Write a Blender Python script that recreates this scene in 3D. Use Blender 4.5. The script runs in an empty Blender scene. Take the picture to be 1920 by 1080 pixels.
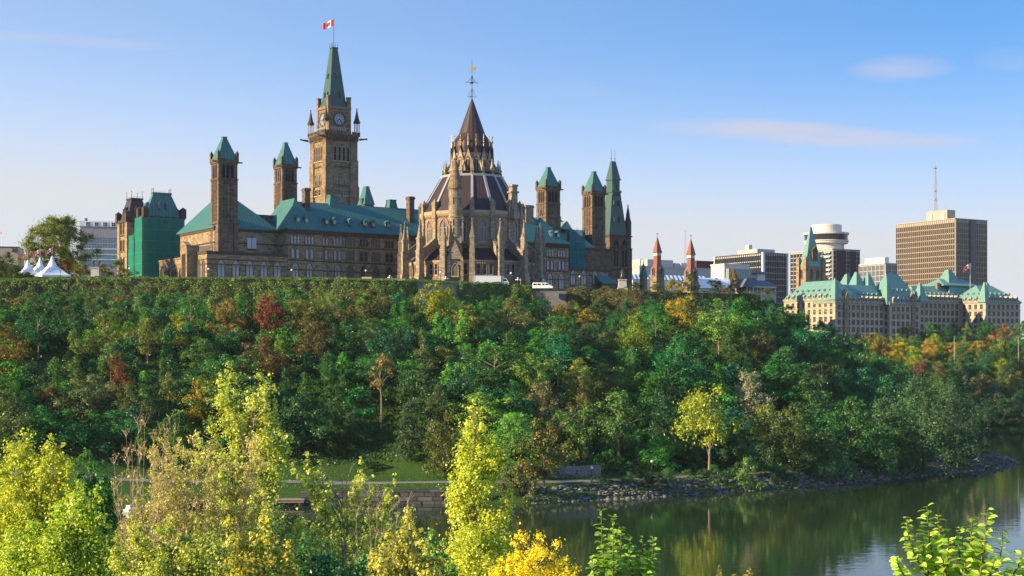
import bpy, bmesh, math, random
import numpy as np
from mathutils import Vector, Matrix

R = math.radians
random.seed(7)
SC = bpy.context.scene
COL = SC.collection

# ------------------------------------------------------------------ camera
F, HY, CX, CZ = 2700.0, 670.0, 960.0, 28.0      # focal length in photo pixels, horizon row, centre column, eye height (m)
cd = bpy.data.cameras.new('camera')
cam = bpy.data.objects.new('camera', cd); COL.objects.link(cam)
cam.location = (0, 0, CZ); cam.rotation_euler = (R(90), 0, 0)
cd.sensor_width = 36; cd.lens = F / 1920 * 36
cd.shift_y = (HY - 540) / 1920
cd.clip_start = 0.5; cd.clip_end = 20000
SC.camera = cam

# ------------------------------------------------------------------ sun and sky
SUN_AZ = Vector((-0.94, -0.34)).normalized()
SUN_EL = R(20)
sdir = Vector((SUN_AZ.x * math.cos(SUN_EL), SUN_AZ.y * math.cos(SUN_EL), math.sin(SUN_EL)))
sl = bpy.data.lights.new('sun', 'SUN'); sl.energy = 5.0; sl.angle = R(0.5); sl.color = (1.0, 0.77, 0.47)
sun = bpy.data.objects.new('sun', sl); COL.objects.link(sun)
sun.rotation_euler = sdir.to_track_quat('Z', 'Y').to_euler()
sun.location = (-100, -50, 200)

w = bpy.data.worlds.new('World'); SC.world = w; w.use_nodes = True
nt = w.node_tree; N = nt.nodes; L = nt.links
bg = N['Background']; bg.inputs[1].default_value = 0.15
tc = N.new('ShaderNodeTexCoord')
mp = N.new('ShaderNodeVectorMath'); mp.operation = 'MULTIPLY'; mp.inputs[1].default_value = (1, 1, 2.6)
ad = N.new('ShaderNodeVectorMath'); ad.operation = 'ADD'; ad.inputs[1].default_value = (0, 0, 0.03)
nm = N.new('ShaderNodeVectorMath'); nm.operation = 'NORMALIZE'
sky = N.new('ShaderNodeTexSky'); sky.sky_type = 'NISHITA'; sky.sun_disc = False
sky.sun_elevation = SUN_EL; sky.sun_rotation = -math.atan2(SUN_AZ.x, SUN_AZ.y)
sky.altitude = 60; sky.air_density = 1.0; sky.dust_density = 0.6; sky.ozone_density = 2.0
L.new(tc.outputs['Generated'], mp.inputs[0]); L.new(mp.outputs[0], ad.inputs[0]); L.new(ad.outputs[0], nm.inputs[0])
L.new(nm.outputs[0], sky.inputs['Vector'])
hs = N.new('ShaderNodeHueSaturation'); hs.inputs['Saturation'].default_value = 1.25; hs.inputs['Value'].default_value = 1.10
L.new(sky.outputs[0], hs.inputs['Color'])
# thin drifting clouds, in sky direction
sep = N.new('ShaderNodeSeparateXYZ'); L.new(tc.outputs['Generated'], sep.inputs[0])
def wm(op, a, b=None, clamp=False):
    n = N.new('ShaderNodeMath'); n.operation = op; n.use_clamp = clamp
    for i, q in enumerate((a, b)):
        if q is None: continue
        if isinstance(q, (int, float)): n.inputs[i].default_value = q
        else: L.new(q, n.inputs[i])
    return n.outputs[0]
ym = wm('MAXIMUM', sep.outputs[1], 0.05)
ca, cb = wm('DIVIDE', sep.outputs[0], ym), wm('DIVIDE', sep.outputs[2], ym)
cv = N.new('ShaderNodeCombineXYZ'); L.new(ca, cv.inputs[0]); L.new(wm('MULTIPLY', cb, 4.5), cv.inputs[1])
cn = N.new('ShaderNodeTexNoise'); cn.inputs['Scale'].default_value = 14; cn.inputs['Detail'].default_value = 6; cn.inputs['Roughness'].default_value = 0.6
L.new(cv.outputs[0], cn.inputs['Vector'])
cn2 = N.new('ShaderNodeTexNoise'); cn2.inputs['Scale'].default_value = 5; cn2.inputs['Detail'].default_value = 5
L.new(cv.outputs[0], cn2.inputs['Vector'])
# pale haze low over the horizon, thicker towards the sun
hyp = wm('MAXIMUM', wm('SQRT', wm('ADD', wm('MULTIPLY', sep.outputs[0], sep.outputs[0]), wm('MULTIPLY', sep.outputs[1], sep.outputs[1]))), .01)
el_ = wm('DIVIDE', sep.outputs[2], hyp)                      # tangent of the elevation, all round the horizon
hz = wm('DIVIDE', wm('SUBTRACT', .240, el_), .165)
hz = wm('POWER', wm('MAXIMUM', hz, 0.0), 2.0)
sunward = wm('MULTIPLY', wm('SUBTRACT', .30, wm('DIVIDE', sep.outputs[0], hyp), True), .64)
hz = wm('ADD', hz, wm('MULTIPLY', sunward, wm('SUBTRACT', 1.25, wm('MULTIPLY', el_, 1.6), True)))
hz = wm('MAXIMUM', wm('MINIMUM', hz, .97), 0.0)
hzm = N.new('ShaderNodeMix'); hzm.data_type = 'RGBA'; L.new(hz, hzm.inputs[0]); L.new(hs.outputs[0], hzm.inputs[6]); hzm.inputs[7].default_value = (2.26, 2.32, 2.44, 1)
tot = None
for (px, py, hw, hh, amt, tilt) in ((1530, 251, 340, 22, 1.0, .035), (1690, 128, 110, 26, .55, -.05), (1895, 112, 80, 22, .2, 0),
                                    (110, 76, 260, 14, .35, .06), (1080, 170, 90, 16, .12, 0), (380, 300, 420, 30, .10, .03)):
    da = wm('DIVIDE', wm('SUBTRACT', ca, (px - CX) / F), hw / F)
    db0 = wm('SUBTRACT', cb, (HY - py) / F)
    db0 = wm('ADD', db0, wm('MULTIPLY', da, tilt * hw / F))
    db = wm('DIVIDE', db0, hh / F)
    db = wm('ADD', db, wm('MULTIPLY', wm('SUBTRACT', cn2.outputs[0], .5), 2.4))
    r2 = wm('ADD', wm('MULTIPLY', da, da), wm('MULTIPLY', db, db))
    m = wm('SUBTRACT', 1.0, r2, True)
    m = wm('MULTIPLY', m, wm('MULTIPLY', wm('ADD', wm('MULTIPLY', cn.outputs[0], 1.6), -.15), amt))
    tot = m if tot is None else wm('ADD', tot, m, True)
mx = N.new('ShaderNodeMix'); mx.data_type = 'RGBA'; L.new(tot, mx.inputs[0])
L.new(hzm.outputs[2], mx.inputs[6]); mx.inputs[7].default_value = (2.15, 2.0, 2.25, 1)
L.new(mx.outputs[2], bg.inputs[0])

vs = SC.view_settings; vs.view_transform = 'Standard'; vs.look = 'None'; vs.exposure = 1.14; vs.gamma = 1.0; vs.use_curve_mapping = False
SC.cycles.max_bounces = 5; SC.cycles.diffuse_bounces = 2; SC.cycles.glossy_bounces = 2; SC.cycles.transmission_bounces = 2
SC.cycles.transparent_max_bounces = 4; SC.cycles.caustics_reflective = False; SC.cycles.caustics_refractive = False

# ------------------------------------------------------------------ helpers
def at(px, py, Y):
    return Vector(((px - CX) * Y / F, Y, CZ - (py - HY) * Y / F))

def thing(name, label, cat, loc=(0, 0, 0), rz=0.0, group=None):
    o = bpy.data.objects.new(name, None); COL.objects.link(o)
    o.empty_display_size = 0.5
    o.location = loc; o.rotation_euler = (0, 0, rz)
    o['label'] = label; o['category'] = cat
    if group: o['group'] = group
    return o

def tag(o, label, cat, group=None, kind=None):
    o['label'] = label; o['category'] = cat
    if group: o['group'] = group
    if kind: o['kind'] = kind
    return o

class MB:
    """collects shapes and links them as one mesh object"""
    def __init__(s): s.v = []; s.f = []; s.mi = []; s.cur = 0; s.T = None
    def add(s, vs_, fs):
        b = len(s.v)
        for p in vs_:
            p = Vector(p)
            s.v.append(s.T @ p if s.T is not None else p)
        for f in fs:
            s.f.append([b + i for i in f]); s.mi.append(s.cur)
        return s
    def box(s, x0, x1, y0, y1, z0, z1):
        return s.frus((x0, x1, y0, y1), z0, (x0, x1, y0, y1), z1)
    def frus(s, a, z0, b, z1):
        vs_ = [(a[0], a[2], z0), (a[1], a[2], z0), (a[1], a[3], z0), (a[0], a[3], z0),
               (b[0], b[2], z1), (b[1], b[2], z1), (b[1], b[3], z1), (b[0], b[3], z1)]
        return s.add(vs_, [(0, 3, 2, 1), (4, 5, 6, 7), (0, 1, 5, 4), (1, 2, 6, 5), (2, 3, 7, 6), (3, 0, 4, 7)])
    def hip(s, x0, x1, y0, y1, z0, z1, h0=None, h1=None, axis='x', t=0.35):
        """hip roof with a fascia of thickness t; h0/h1 how far the ridge ends stand in from each end (0 = gable)"""
        if axis == 'x':
            ym_ = (y0 + y1) / 2; a = (x0 + h0, ym_); b = (x1 - h1, ym_)
        else:
            xm = (x0 + x1) / 2; a = (xm, y0 + h0); b = (xm, y1 - h1)
        vs_ = [(x0, y0, z0), (x1, y0, z0), (x1, y1, z0), (x0, y1, z0),
               (x0, y0, z0 + t), (x1, y0, z0 + t), (x1, y1, z0 + t), (x0, y1, z0 + t), (a[0], a[1], z1), (b[0], b[1], z1)]
        fs = [(0, 3, 2, 1), (0, 1, 5, 4), (1, 2, 6, 5), (2, 3, 7, 6), (3, 0, 4, 7)]
        if axis == 'x': fs += [(4, 5, 9, 8), (6, 7, 8, 9), (7, 4, 8), (5, 6, 9)]
        else: fs += [(4, 5, 8), (6, 7, 9), (7, 4, 8, 9), (5, 6, 9, 8)]
        return s.add(vs_, fs)
    def pyr(s, x0, x1, y0, y1, z0, z1):
        return s.add([(x0, y0, z0), (x1, y0, z0), (x1, y1, z0), (x0, y1, z0), ((x0 + x1) / 2, (y0 + y1) / 2, z1)],
                     [(0, 3, 2, 1), (0, 1, 4), (1, 2, 4), (2, 3, 4), (3, 0, 4)])
    def prism(s, pts, y0, y1):
        """polygon in the x-z plane, extruded along y"""
        n = len(pts)
        vs_ = [(p[0], y0, p[1]) for p in pts] + [(p[0], y1, p[1]) for p in pts]
        fs = [tuple(range(n)), tuple(range(2 * n - 1, n - 1, -1))]
        fs += [(i, n + i, n + (i + 1) % n, (i + 1) % n) for i in range(n)]
        return s.add(vs_, fs)
    def lathe(s, prof, n, cx=0, cy=0, a0=0.0, caps=True):
        vs_ = []; fs = []
        for (r, z) in prof:
            for k in range(n):
                a = a0 + 2 * math.pi * k / n
                vs_.append((cx + r * math.cos(a), cy + r * math.sin(a), z))
        for i in range(len(prof) - 1):
            for k in range(n):
                k2 = (k + 1) % n
                fs.append((i * n + k, i * n + k2, (i + 1) * n + k2, (i + 1) * n + k))
        if caps:
            fs.append(tuple(range(n - 1, -1, -1)))
            m = (len(prof) - 1) * n
            fs.append(tuple(range(m, m + n)))
        return s.add(vs_, fs)
    def tube(s, p, q, r0, r1=None, n=6):
        p = Vector(p); q = Vector(q); r1 = r0 if r1 is None else r1
        d = (q - p)
        if d.length < 1e-6: return s
        d.normalize()
        a = d.orthogonal().normalized(); b = d.cross(a)
        vs_ = []
        for (c, r) in ((p, r0), (q, r1)):
            for k in range(n):
                t = 2 * math.pi * k / n
                vs_.append(c + a * (r * math.cos(t)) + b * (r * math.sin(t)))
        fs = [(k, (k + 1) % n, n + (k + 1) % n, n + k) for k in range(n)]
        fs += [tuple(range(n - 1, -1, -1)), tuple(range(n, 2 * n))]
        return s.add(vs_, fs)
    def sphere(s, c, r, n=10, m=6, sx=1, sy=1, sz=1):
        prof = [(max(.001, r * math.sin(math.pi * i / m)), -r * math.cos(math.pi * i / m)) for i in range(m + 1)]
        vs_ = []; fs = []
        for (rr, z) in prof:
            for k in range(n):
                a = 2 * math.pi * k / n
                vs_.append((c[0] + sx * rr * math.cos(a), c[1] + sy * rr * math.sin(a), c[2] + sz * z))
        for i in range(m):
            for k in range(n):
                k2 = (k + 1) % n
                fs.append((i * n + k, i * n + k2, (i + 1) * n + k2, (i + 1) * n + k))
        return s.add(vs_, fs)
    def mesh(s, name, mats, smooth=False):
        me = bpy.data.meshes.new(name)
        me.from_pydata([tuple(p) for p in s.v], [], s.f)
        if not isinstance(mats, (list, tuple)): mats = [mats]
        for m in mats: me.materials.append(m)
        me.polygons.foreach_set('material_index', s.mi)
        bm = bmesh.new(); bm.from_mesh(me)
        bmesh.ops.recalc_face_normals(bm, faces=bm.faces)
        bm.to_mesh(me); bm.free()
        if smooth: me.polygons.foreach_set('use_smooth', [True] * len(me.polygons))
        me.update()
        return me
    def build(s, name, mats, parent=None, label=None, smooth=False):
        return link(name, s.mesh(name, mats, smooth), parent, label)

def link(name, me, parent=None, label=None, loc=None, rz=None):
    o = bpy.data.objects.new(name, me); COL.objects.link(o)
    if parent is not None: o.parent = parent
    if label: o['label'] = label
    if loc is not None: o.location = loc
    if rz is not None: o.rotation_euler = (0, 0, rz)
    return o

def copy_tree(o, parent=None):
    c = o.copy(); COL.objects.link(c)
    if parent is not None: c.parent = parent
    for ch in o.children: copy_tree(ch, c)
    return c

class Fr:
    """a building's own frame: x along the front (to the right), y into the depth, z up"""
    def __init__(s, px, Y, z0, th):
        s.O = Vector(((px - CX) * Y / F, Y, z0)); s.th = R(th)
        s.u = Vector((math.cos(s.th), math.sin(s.th))); s.v = Vector((-math.sin(s.th), math.cos(s.th)))
    def px2x(s, px, y=0.0):
        k = (px - CX) / F
        return (k * (s.O.y + y * s.v.y) - s.O.x - y * s.v.x) / (s.u.x - k * s.u.y)
    def px2y(s, px, x=0.0):
        k = (px - CX) / F
        return (k * (s.O.y + x * s.u.y) - s.O.x - x * s.u.x) / (s.v.x - k * s.v.y)
    def Y(s, x, y): return s.O.y + x * s.u.y + y * s.v.y
    def z(s, py, x=0.0, y=0.0): return CZ - (py - HY) * s.Y(x, y) / F - s.O.z
    def loc(s, px, Y):
        """local x, y of the point seen in column px at depth Y"""
        d = Vector(((px - CX) * Y / F - s.O.x, Y - s.O.y))
        return d.dot(s.u), d.dot(s.v)
    def root(s, name, label, cat, group=None): return thing(name, label, cat, s.O, s.th, group)

# ------------------------------------------------------------------ materials
class NT:
    def __init__(s, name):
        s.m = bpy.data.materials.new(name); s.m.use_nodes = True
        s.t = s.m.node_tree; s.n = s.t.nodes; s.l = s.t.links
        s.p = s.n['Principled BSDF']; s.out = s.n['Material Output']
    def set(s, node, i, v):
        if hasattr(v, 'is_output') or isinstance(v, bpy.types.NodeSocket): s.l.new(v, node.inputs[i])
        elif isinstance(v, (tuple, list)) and len(v) == 3 and node.inputs[i].type == 'RGBA': node.inputs[i].default_value = (*v, 1)
        else: node.inputs[i].default_value = v
    def math(s, op, a, b=0.0, clamp=False):
        n = s.n.new('ShaderNodeMath'); n.operation = op; n.use_clamp = clamp
        s.set(n, 0, a); s.set(n, 1, b); return n.outputs[0]
    def mix(s, f, a, b, mode='MIX'):
        n = s.n.new('ShaderNodeMix'); n.data_type = 'RGBA'; n.blend_type = mode
        s.set(n, 0, f); s.set(n, 6, a); s.set(n, 7, b); return n.outputs[2]
    def noise(s, vec, scale, detail=3, rough=.55, out=0):
        n = s.n.new('ShaderNodeTexNoise'); n.inputs['Scale'].default_value = scale; n.inputs['Detail'].default_value = detail
        n.inputs['Roughness'].default_value = rough
        if vec is not None: s.l.new(vec, n.inputs['Vector'])
        return n.outputs[out]
    def coord(s, which='Object'):
        if not hasattr(s, 'tc'): s.tc = s.n.new('ShaderNodeTexCoord')
        return s.tc.outputs[which]
    def wallcoord(s):
        """(distance along the wall, height, 0) for walls and roofs of any side"""
        a = s.n.new('ShaderNodeSeparateXYZ'); s.l.new(s.coord('Normal'), a.inputs[0])
        b = s.n.new('ShaderNodeSeparateXYZ'); s.l.new(s.coord('Object'), b.inputs[0])
        f = s.math('GREATER_THAN', s.math('ABSOLUTE', a.outputs[0]), s.math('ABSOLUTE', a.outputs[1]))
        h = s.math('ADD', s.math('MULTIPLY', f, b.outputs[1]), s.math('MULTIPLY', s.math('SUBTRACT', 1.0, f), b.outputs[0]))
        c = s.n.new('ShaderNodeCombineXYZ'); s.l.new(h, c.inputs[0]); s.l.new(b.outputs[2], c.inputs[1])
        return c.outputs[0], h, b.outputs[2]
    def bump(s, h, strength=.4, dist=.1):
        n = s.n.new('ShaderNodeBump'); n.inputs['Strength'].default_value = strength; n.inputs['Distance'].default_value = dist
        s.l.new(h, n.inputs['Height']); s.l.new(n.outputs[0], s.p.inputs['Normal'])
    def done(s, col, rough=.8, spec=.3, metal=0.0):
        s.set(s.p, 'Base Color', col); s.set(s.p, 'Roughness', rough)
        s.p.inputs['Specular IOR Level'].default_value = spec; s.p.inputs['Metallic'].default_value = metal
        return s.m

def sc3(c, k): return tuple(min(1, x * k) for x in c)

def m_plain(name, col, rough=.7, spec=.3, metal=0.0, var=.18, scale=.8):
    t = NT(name)
    f = t.noise(t.coord(), scale, 5)
    c = t.mix(f, sc3(col, 1 - var), sc3(col, 1 + var))
    return t.done(c, rough, spec, metal)

def m_stone(name, col, col2=None, bw=.9, bh=.38, mortar=.55, stain=.35, spots=.5):
    t = NT(name)
    v, h, z = t.wallcoord()
    b = t.n.new('ShaderNodeTexBrick'); t.l.new(v, b.inputs['Vector'])
    b.inputs['Scale'].default_value = 1.0; b.inputs['Brick Width'].default_value = bw; b.inputs['Row Height'].default_value = bh
    b.inputs['Mortar Size'].default_value = .035; b.inputs['Mortar Smooth'].default_value = .3; b.inputs['Bias'].default_value = -.15
    c2 = col2 or sc3(col, .62)
    b.inputs['Color1'].default_value = (*sc3(col, 1.22), 1); b.inputs['Color2'].default_value = (*c2, 1)
    b.inputs['Mortar'].default_value = (*sc3(col, mortar), 1)
    big = t.noise(t.coord(), .16, 6, .65)
    fine = t.noise(t.coord(), 2.2, 4, .7)
    c = t.mix(t.math('MULTIPLY', fine, spots), b.outputs['Color'], sc3(col, .45))
    # soot and run-off streaks, stretched down the wall
    mpn = t.n.new('ShaderNodeMapping'); mpn.inputs['Scale'].default_value = (.9, .9, .09); t.l.new(t.coord(), mpn.inputs[0])
    st = t.noise(mpn.outputs[0], 1.0, 5, .6)
    st = t.math('MULTIPLY', t.math('SUBTRACT', st, .42, True), 3.2, True)
    c = t.mix(t.math('MULTIPLY', st, stain), c, sc3(col, .3))
    c = t.mix(t.math('MULTIPLY', big, .55), c, sc3(col, 1.25), 'SOFT_LIGHT')
    t.bump(t.math('ADD', b.outputs['Fac'], t.math('MULTIPLY', fine, -.8)), .55, -.08)
    return t.done(c, .92, .15)

def m_seam(name, col, col2, pitch=.75, rough=.55, spec=.35, pat=.6, depth=.10):
    """standing-seam metal: seams run up the slope"""
    t = NT(name)
    v, h, z = t.wallcoord()
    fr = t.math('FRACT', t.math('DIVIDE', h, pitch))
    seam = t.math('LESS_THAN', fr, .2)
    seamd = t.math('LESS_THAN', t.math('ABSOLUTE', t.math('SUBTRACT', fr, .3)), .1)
    # each sheet weathers differently
    cell = t.math('FLOOR', t.math('DIVIDE', h, pitch)); row = t.math('FLOOR', t.math('DIVIDE', z, 1.9))
    cv_ = t.n.new('ShaderNodeCombineXYZ'); t.l.new(cell, cv_.inputs[0]); t.l.new(row, cv_.inputs[1])
    wn = t.n.new('ShaderNodeTexWhiteNoise'); t.l.new(cv_.outputs[0], wn.inputs['Vector'])
    mpn = t.n.new('ShaderNodeMapping'); mpn.inputs['Scale'].default_value = (1.2, 1.2, .15); t.l.new(t.coord(), mpn.inputs[0])
    st = t.noise(mpn.outputs[0], .8, 5, .65)
    c = t.mix(t.math('MULTIPLY', wn.outputs['Value'], .35), col, col2)
    c = t.mix(t.math('MULTIPLY', t.math('SUBTRACT', st, .35, True), 2.0 * pat, True), c, col2)
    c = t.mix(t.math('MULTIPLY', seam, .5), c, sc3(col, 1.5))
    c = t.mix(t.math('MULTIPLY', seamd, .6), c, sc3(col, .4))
    t.bump(seam, .7, depth)
    return t.done(c, rough, spec)

def m_glass(name, col, rough=.06, spec=.8):
    t = NT(name)
    f = t.noise(t.coord(), .35, 2)
    c = t.mix(f, sc3(col, .6), sc3(col, 1.4))
    fine = t.noise(t.coord(), .9, 2)
    t.bump(fine, .08, .15)
    return t.done(c, rough, spec)

STONE = m_stone('sandstone', (.365, .285, .20), (.155, .122, .092), 1.5, .6)
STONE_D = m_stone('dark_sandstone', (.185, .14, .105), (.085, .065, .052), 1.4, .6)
STONE_L = m_stone('library_stone', (.36, .305, .235), (.175, .148, .118), 1.2, .55)
STONE_P = m_stone('tower_stone', (.29, .222, .15), (.14, .108, .078), 1.6, .7, stain=.25)
TRIM = m_plain('stone_trim', (.20, .15, .10), .9, .15, var=.35, scale=1.2)
TRIM_L = m_plain('pale_stone_trim', (.36, .29, .20), .9, .15, var=.3, scale=1.2)
TRIM_K = m_plain('sooty_stone', (.075, .06, .05), .9, .15, var=.4, scale=1.2)
REDST = m_plain('red_sandstone', (.36, .16, .105), .9, .15, var=.35, scale=1.5)
COPPER = m_seam('green_copper', (.048, .172, .158), (.030, .105, .105), 1.15)
COPPER_D = m_seam('dark_green_copper', (.045, .105, .095), (.022, .062, .062))
COPPER_L = m_seam('pale_green_copper', (.145, .300, .265), (.085, .205, .195), 1.1)
BRONZE = m_seam('brown_metal_roof', (.046, .028, .032), (.026, .019, .027), .95)
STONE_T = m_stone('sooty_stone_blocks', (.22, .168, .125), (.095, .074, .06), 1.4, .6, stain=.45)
LEAD = m_plain('lead_rib', (.30, .32, .33), .5, .4, var=.2)
SLATE = m_seam('dark_slate', (.045, .035, .035), (.025, .022, .025), .6)
G_PALE = m_glass('pale_window', (.30, .34, .40), .2, .35)
G_DARK = m_glass('dark_window', (.022, .026, .036), .12, .22)
LOUV = m_plain('dark_louvre', (.02, .019, .022), .8, .1)
G_MID = m_glass('grey_window', (.10, .12, .15), .12, .3)
G_WARM = m_glass('amber_reflection', (.42, .26, .16), .2)  # orange reflection on dormer panes, put into the glass colour
IRON = m_plain('black_iron', (.025, .025, .028), .5, .4)
BRZ = m_plain('bronze_statue', (.04, .038, .034), .45, .5)
WHITE = m_plain('white_paint', (.78, .79, .80), .45, .4, var=.05)
GOLD = m_plain('gilding', (.75, .52, .15), .3, .5, .6)

# ------------------------------------------------------------------ windows
def arch(w_, h_, n=7):
    """pointed arch outline, base at z=0, as (x, z)"""
    hs_ = max(.05, h_ - .866 * w_)
    pts = [(-w_ / 2, 0), (w_ / 2, 0)]
    for i in range(n + 1):
        a = R(60) * i / n; pts.append((-w_ / 2 + w_ * math.cos(a), hs_ + w_ * math.sin(a)))
    for i in range(n - 1, -1, -1):
        a = R(60) * i / n; pts.append((w_ / 2 - w_ * math.cos(a), hs_ + w_ * math.sin(a)))
    return pts

def rectp(w_, h_): return [(-w_ / 2, 0), (w_ / 2, 0), (w_ / 2, h_), (-w_ / 2, h_)]

def ring(mb, inner, outer, y0, y1):
    n = len(inner)
    vs_ = [(p[0], y0, p[1]) for p in inner] + [(p[0], y0, p[1]) for p in outer] + \
          [(p[0], y1, p[1]) for p in inner] + [(p[0], y1, p[1]) for p in outer]
    fs = []
    for i in range(n):
        j = (i + 1) % n
        fs += [(i, j, n + j, n + i), (2 * n + i, 2 * n + j, j, i), (n + i, n + j, 3 * n + j, 3 * n + i), (2 * n + j, 2 * n + i, 3 * n + i, 3 * n + j)]
    mb.add(vs_, fs)

_wc = {}
def win_meshes(kind, w_, h_, glass, trim, lights, hood):
    k = (kind, round(w_, 2), round(h_, 2), glass.name, trim.name, lights, hood)
    if k in _wc: return _wc[k]
    f = arch if kind == 'arch' else rectp
    g = MB(); g.prism(f(w_, h_), -.05, .25)
    fr = MB()
    t = .16 if hood else .09
    inner = f(w_, h_); outer = f(w_ + 2 * t, h_ + t * (1.5 if kind == 'arch' else 1))
    outer = [(p[0], p[1] - (.12 if p[1] <= 0 else 0)) for p in outer]
    ring(fr, inner, outer, .2, -.28 if hood else -.16)
    if hood: fr.box(-w_ / 2 - .3, w_ / 2 + .3, -.36, .1, -.42, -.13)
    for i in range(1, lights):
        x = -w_ / 2 + w_ * i / lights
        fr.box(x - .05, x + .05, -.16, .1, .02, h_ * (.72 if kind == 'arch' else .99))
    if h_ > 1.6: fr.box(-w_ / 2, w_ / 2, -.14, .1, h_ * .45 - .04, h_ * .45 + .04)
    if kind == 'arch' and lights > 1:                      # tracery: a small arch over each light and a ring
        lw = w_ / lights
        for i in range(lights):
            cx = -w_ / 2 + lw * (i + .5)
            a_in = arch(lw * .8, h_ * .62); a_out = arch(lw * 1.0, h_ * .66)
            ring(fr, [(p[0] + cx, p[1]) for p in a_in], [(p[0] + cx, p[1]) for p in a_out], .1, -.13)
        circ = lambda r: [(r * math.cos(2 * math.pi * i / 10), h_ * .74 + r * math.sin(2 * math.pi * i / 10)) for i in range(10)]
        ring(fr, circ(w_ * .13), circ(w_ * .2), .1, -.13)
    _wc[k] = (g.mesh('window', glass), fr.mesh('window_frame', trim))
    return _wc[k]

_nw = {}; _over = {}
def win(par, kind, w_, h_, x, y, z, rz=0.0, glass=None, trim=None, lights=1, hood=True):
    gm, fm = win_meshes(kind, w_, h_, glass or G_DARK, trim or TRIM, lights, hood)
    n = _nw[par.name] = _nw.get(par.name, 0) + 1
    if n > 97:
        _over.setdefault(par.name, []).append((gm, fm, Matrix.Translation((x, y, z)) @ Matrix.Rotation(rz, 4, 'Z'))); return
    o = link('window', gm, par, loc=(x, y, z), rz=rz)
    link('window_frame', fm, o)

def flush_windows():
    for k, lst in _over.items():
        par = bpy.data.objects[k]
        bm = bmesh.new(); mats = []
        for (gm, fm, M) in lst:
            for me in (gm, fm):
                mt = me.materials[0]
                if mt not in mats: mats.append(mt)
                mi = mats.index(mt)
                b0 = len(bm.verts)
                vv = [bm.verts.new(M @ v.co) for v in me.vertices]
                for p in me.polygons:
                    fc = bm.faces.new([vv[i] for i in p.vertices]); fc.material_index = mi
        me = bpy.data.meshes.new('small_windows'); bm.to_mesh(me); bm.free()
        for mt in mats: me.materials.append(mt)
        o = link('small_windows', me, par); o['kind'] = 'stuff'

def body(name, joints, edges, radii, mt, parent=None, sub=2):
    """one continuous figure grown from a skeleton"""
    me = bpy.data.meshes.new(name)
    me.from_pydata(joints, edges, []); me.materials.append(mt)
    o = link(name, me, parent)
    md = o.modifiers.new('skin', 'SKIN')
    for i, r in enumerate(radii):
        me.skin_vertices[0].data[i].radius = (r, r) if isinstance(r, (int, float)) else r
    me.skin_vertices[0].data[0].use_root = True
    s2 = o.modifiers.new('subdivision', 'SUBSURF'); s2.levels = sub; s2.render_levels = sub
    return o
# ------------------------------------------------------------------ ground, water, path
SHORE = [(-900, 120), (-270, 150), (-200, 190), (-160, 235), (-125, 260), (-104, 268), (-60, 271), (-28, 273), (4, 276), (25, 286), (43, 298), (61, 308.5), (84, 329), (102, 343.6), (119, 360),  # first points trace an unseen spur at the left, added to shade the slope
         (128.5, 370.6), (134, 381), (134.5, 393), (131, 405), (133, 425), (140, 455), (150, 495), (161, 540), (174, 560), (200, 563), (300, 574), (900, 620)]
LAND = np.array(SHORE + [(6000, 900), (6000, 9000), (-6000, 9000), (-6000, 100)])

def inland(X, Y):
    """signed distance from the waterline (positive on land)"""
    X = np.asarray(X, float); Y = np.asarray(Y, float)
    d = np.full(X.shape, 1e9); ins = np.zeros(X.shape, bool)
    n = len(LAND)
    for i in range(n):
        ax, ay = LAND[i]; bx, by = LAND[(i + 1) % n]
        ex, ey = bx - ax, by - ay
        if i < len(SHORE) - 1:
            t = np.clip(((X - ax) * ex + (Y - ay) * ey) / (ex * ex + ey * ey), 0, 1)
            d = np.minimum(d, np.hypot(X - ax - t * ex, Y - ay - t * ey))
        c = ((ay > Y) != (by > Y)) & (X < ex * (Y - ay) / (ey if ey else 1e-9) + ax)
        ins ^= c
    return np.where(ins, d, -d)

_pd = [-40, -4, 0, 1.5, 4.5, 7, 20, 40, 50, 80, 105, 117, 122, 126, 132, 150]
_pz = [-6, -2, -.25, .7, 1.9, 2.5, 3.3, 9.5, 17, 32, 38, 40.3, 41.5, 49.3, 49.9, 51.4]
def ground_z(X, Y):
    X = np.asarray(X, float); Y = np.asarray(Y, float)
    D = inland(X, Y)
    meadow = np.clip(1 - np.abs(X + 50) / 45, 0, 1) * np.clip((330 - Y) / 20, 0, 1)     # the open lawn on the left is wider
    De = D - 12 * np.clip(meadow * 2, 0, 1) * np.clip((D - 8) / 10, 0, 1) * np.clip((70 - D) / 30, 0, 1)
    z = np.interp(De, _pd, _pz)
    k = np.interp(X, [-260, -190, -150, -10, 50, 110, 175], [1.35, 1.25, 1, 1, .93, .90, .70])  # unseen left spur raised higher to throw shade over the lower slope
    z = np.where(z > 3.3, 3.3 + (z - 3.3) * k, z)
    z = z + 17 * np.exp(-((X - 74) / 36) ** 2 - ((Y - 428) / 48) ** 2) * np.clip((D - 14) / 30, 0, 1) * np.clip((z - 3.3) / 6, 0, 1) * np.clip((56 - z) / 12, 0, 1)
    bumps = .5 * np.sin(X * .21 + 1.3 * np.sin(Y * .13)) + .4 * np.sin(Y * .27 + X * .11)
    z = z + np.clip((De - 22) / 20, 0, 1) * np.clip((118 - De) / 10, 0, 1) * bumps * 1.6
    near = 25.5 - .18 * np.clip(Y, -200, 1e9) - .0002 * X * X * (Y < 200)
    return np.maximum(z, np.where(Y < 200, near, -9))

def gz(x, y): return float(ground_z(np.array([x]), np.array([y]))[0])

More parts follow.
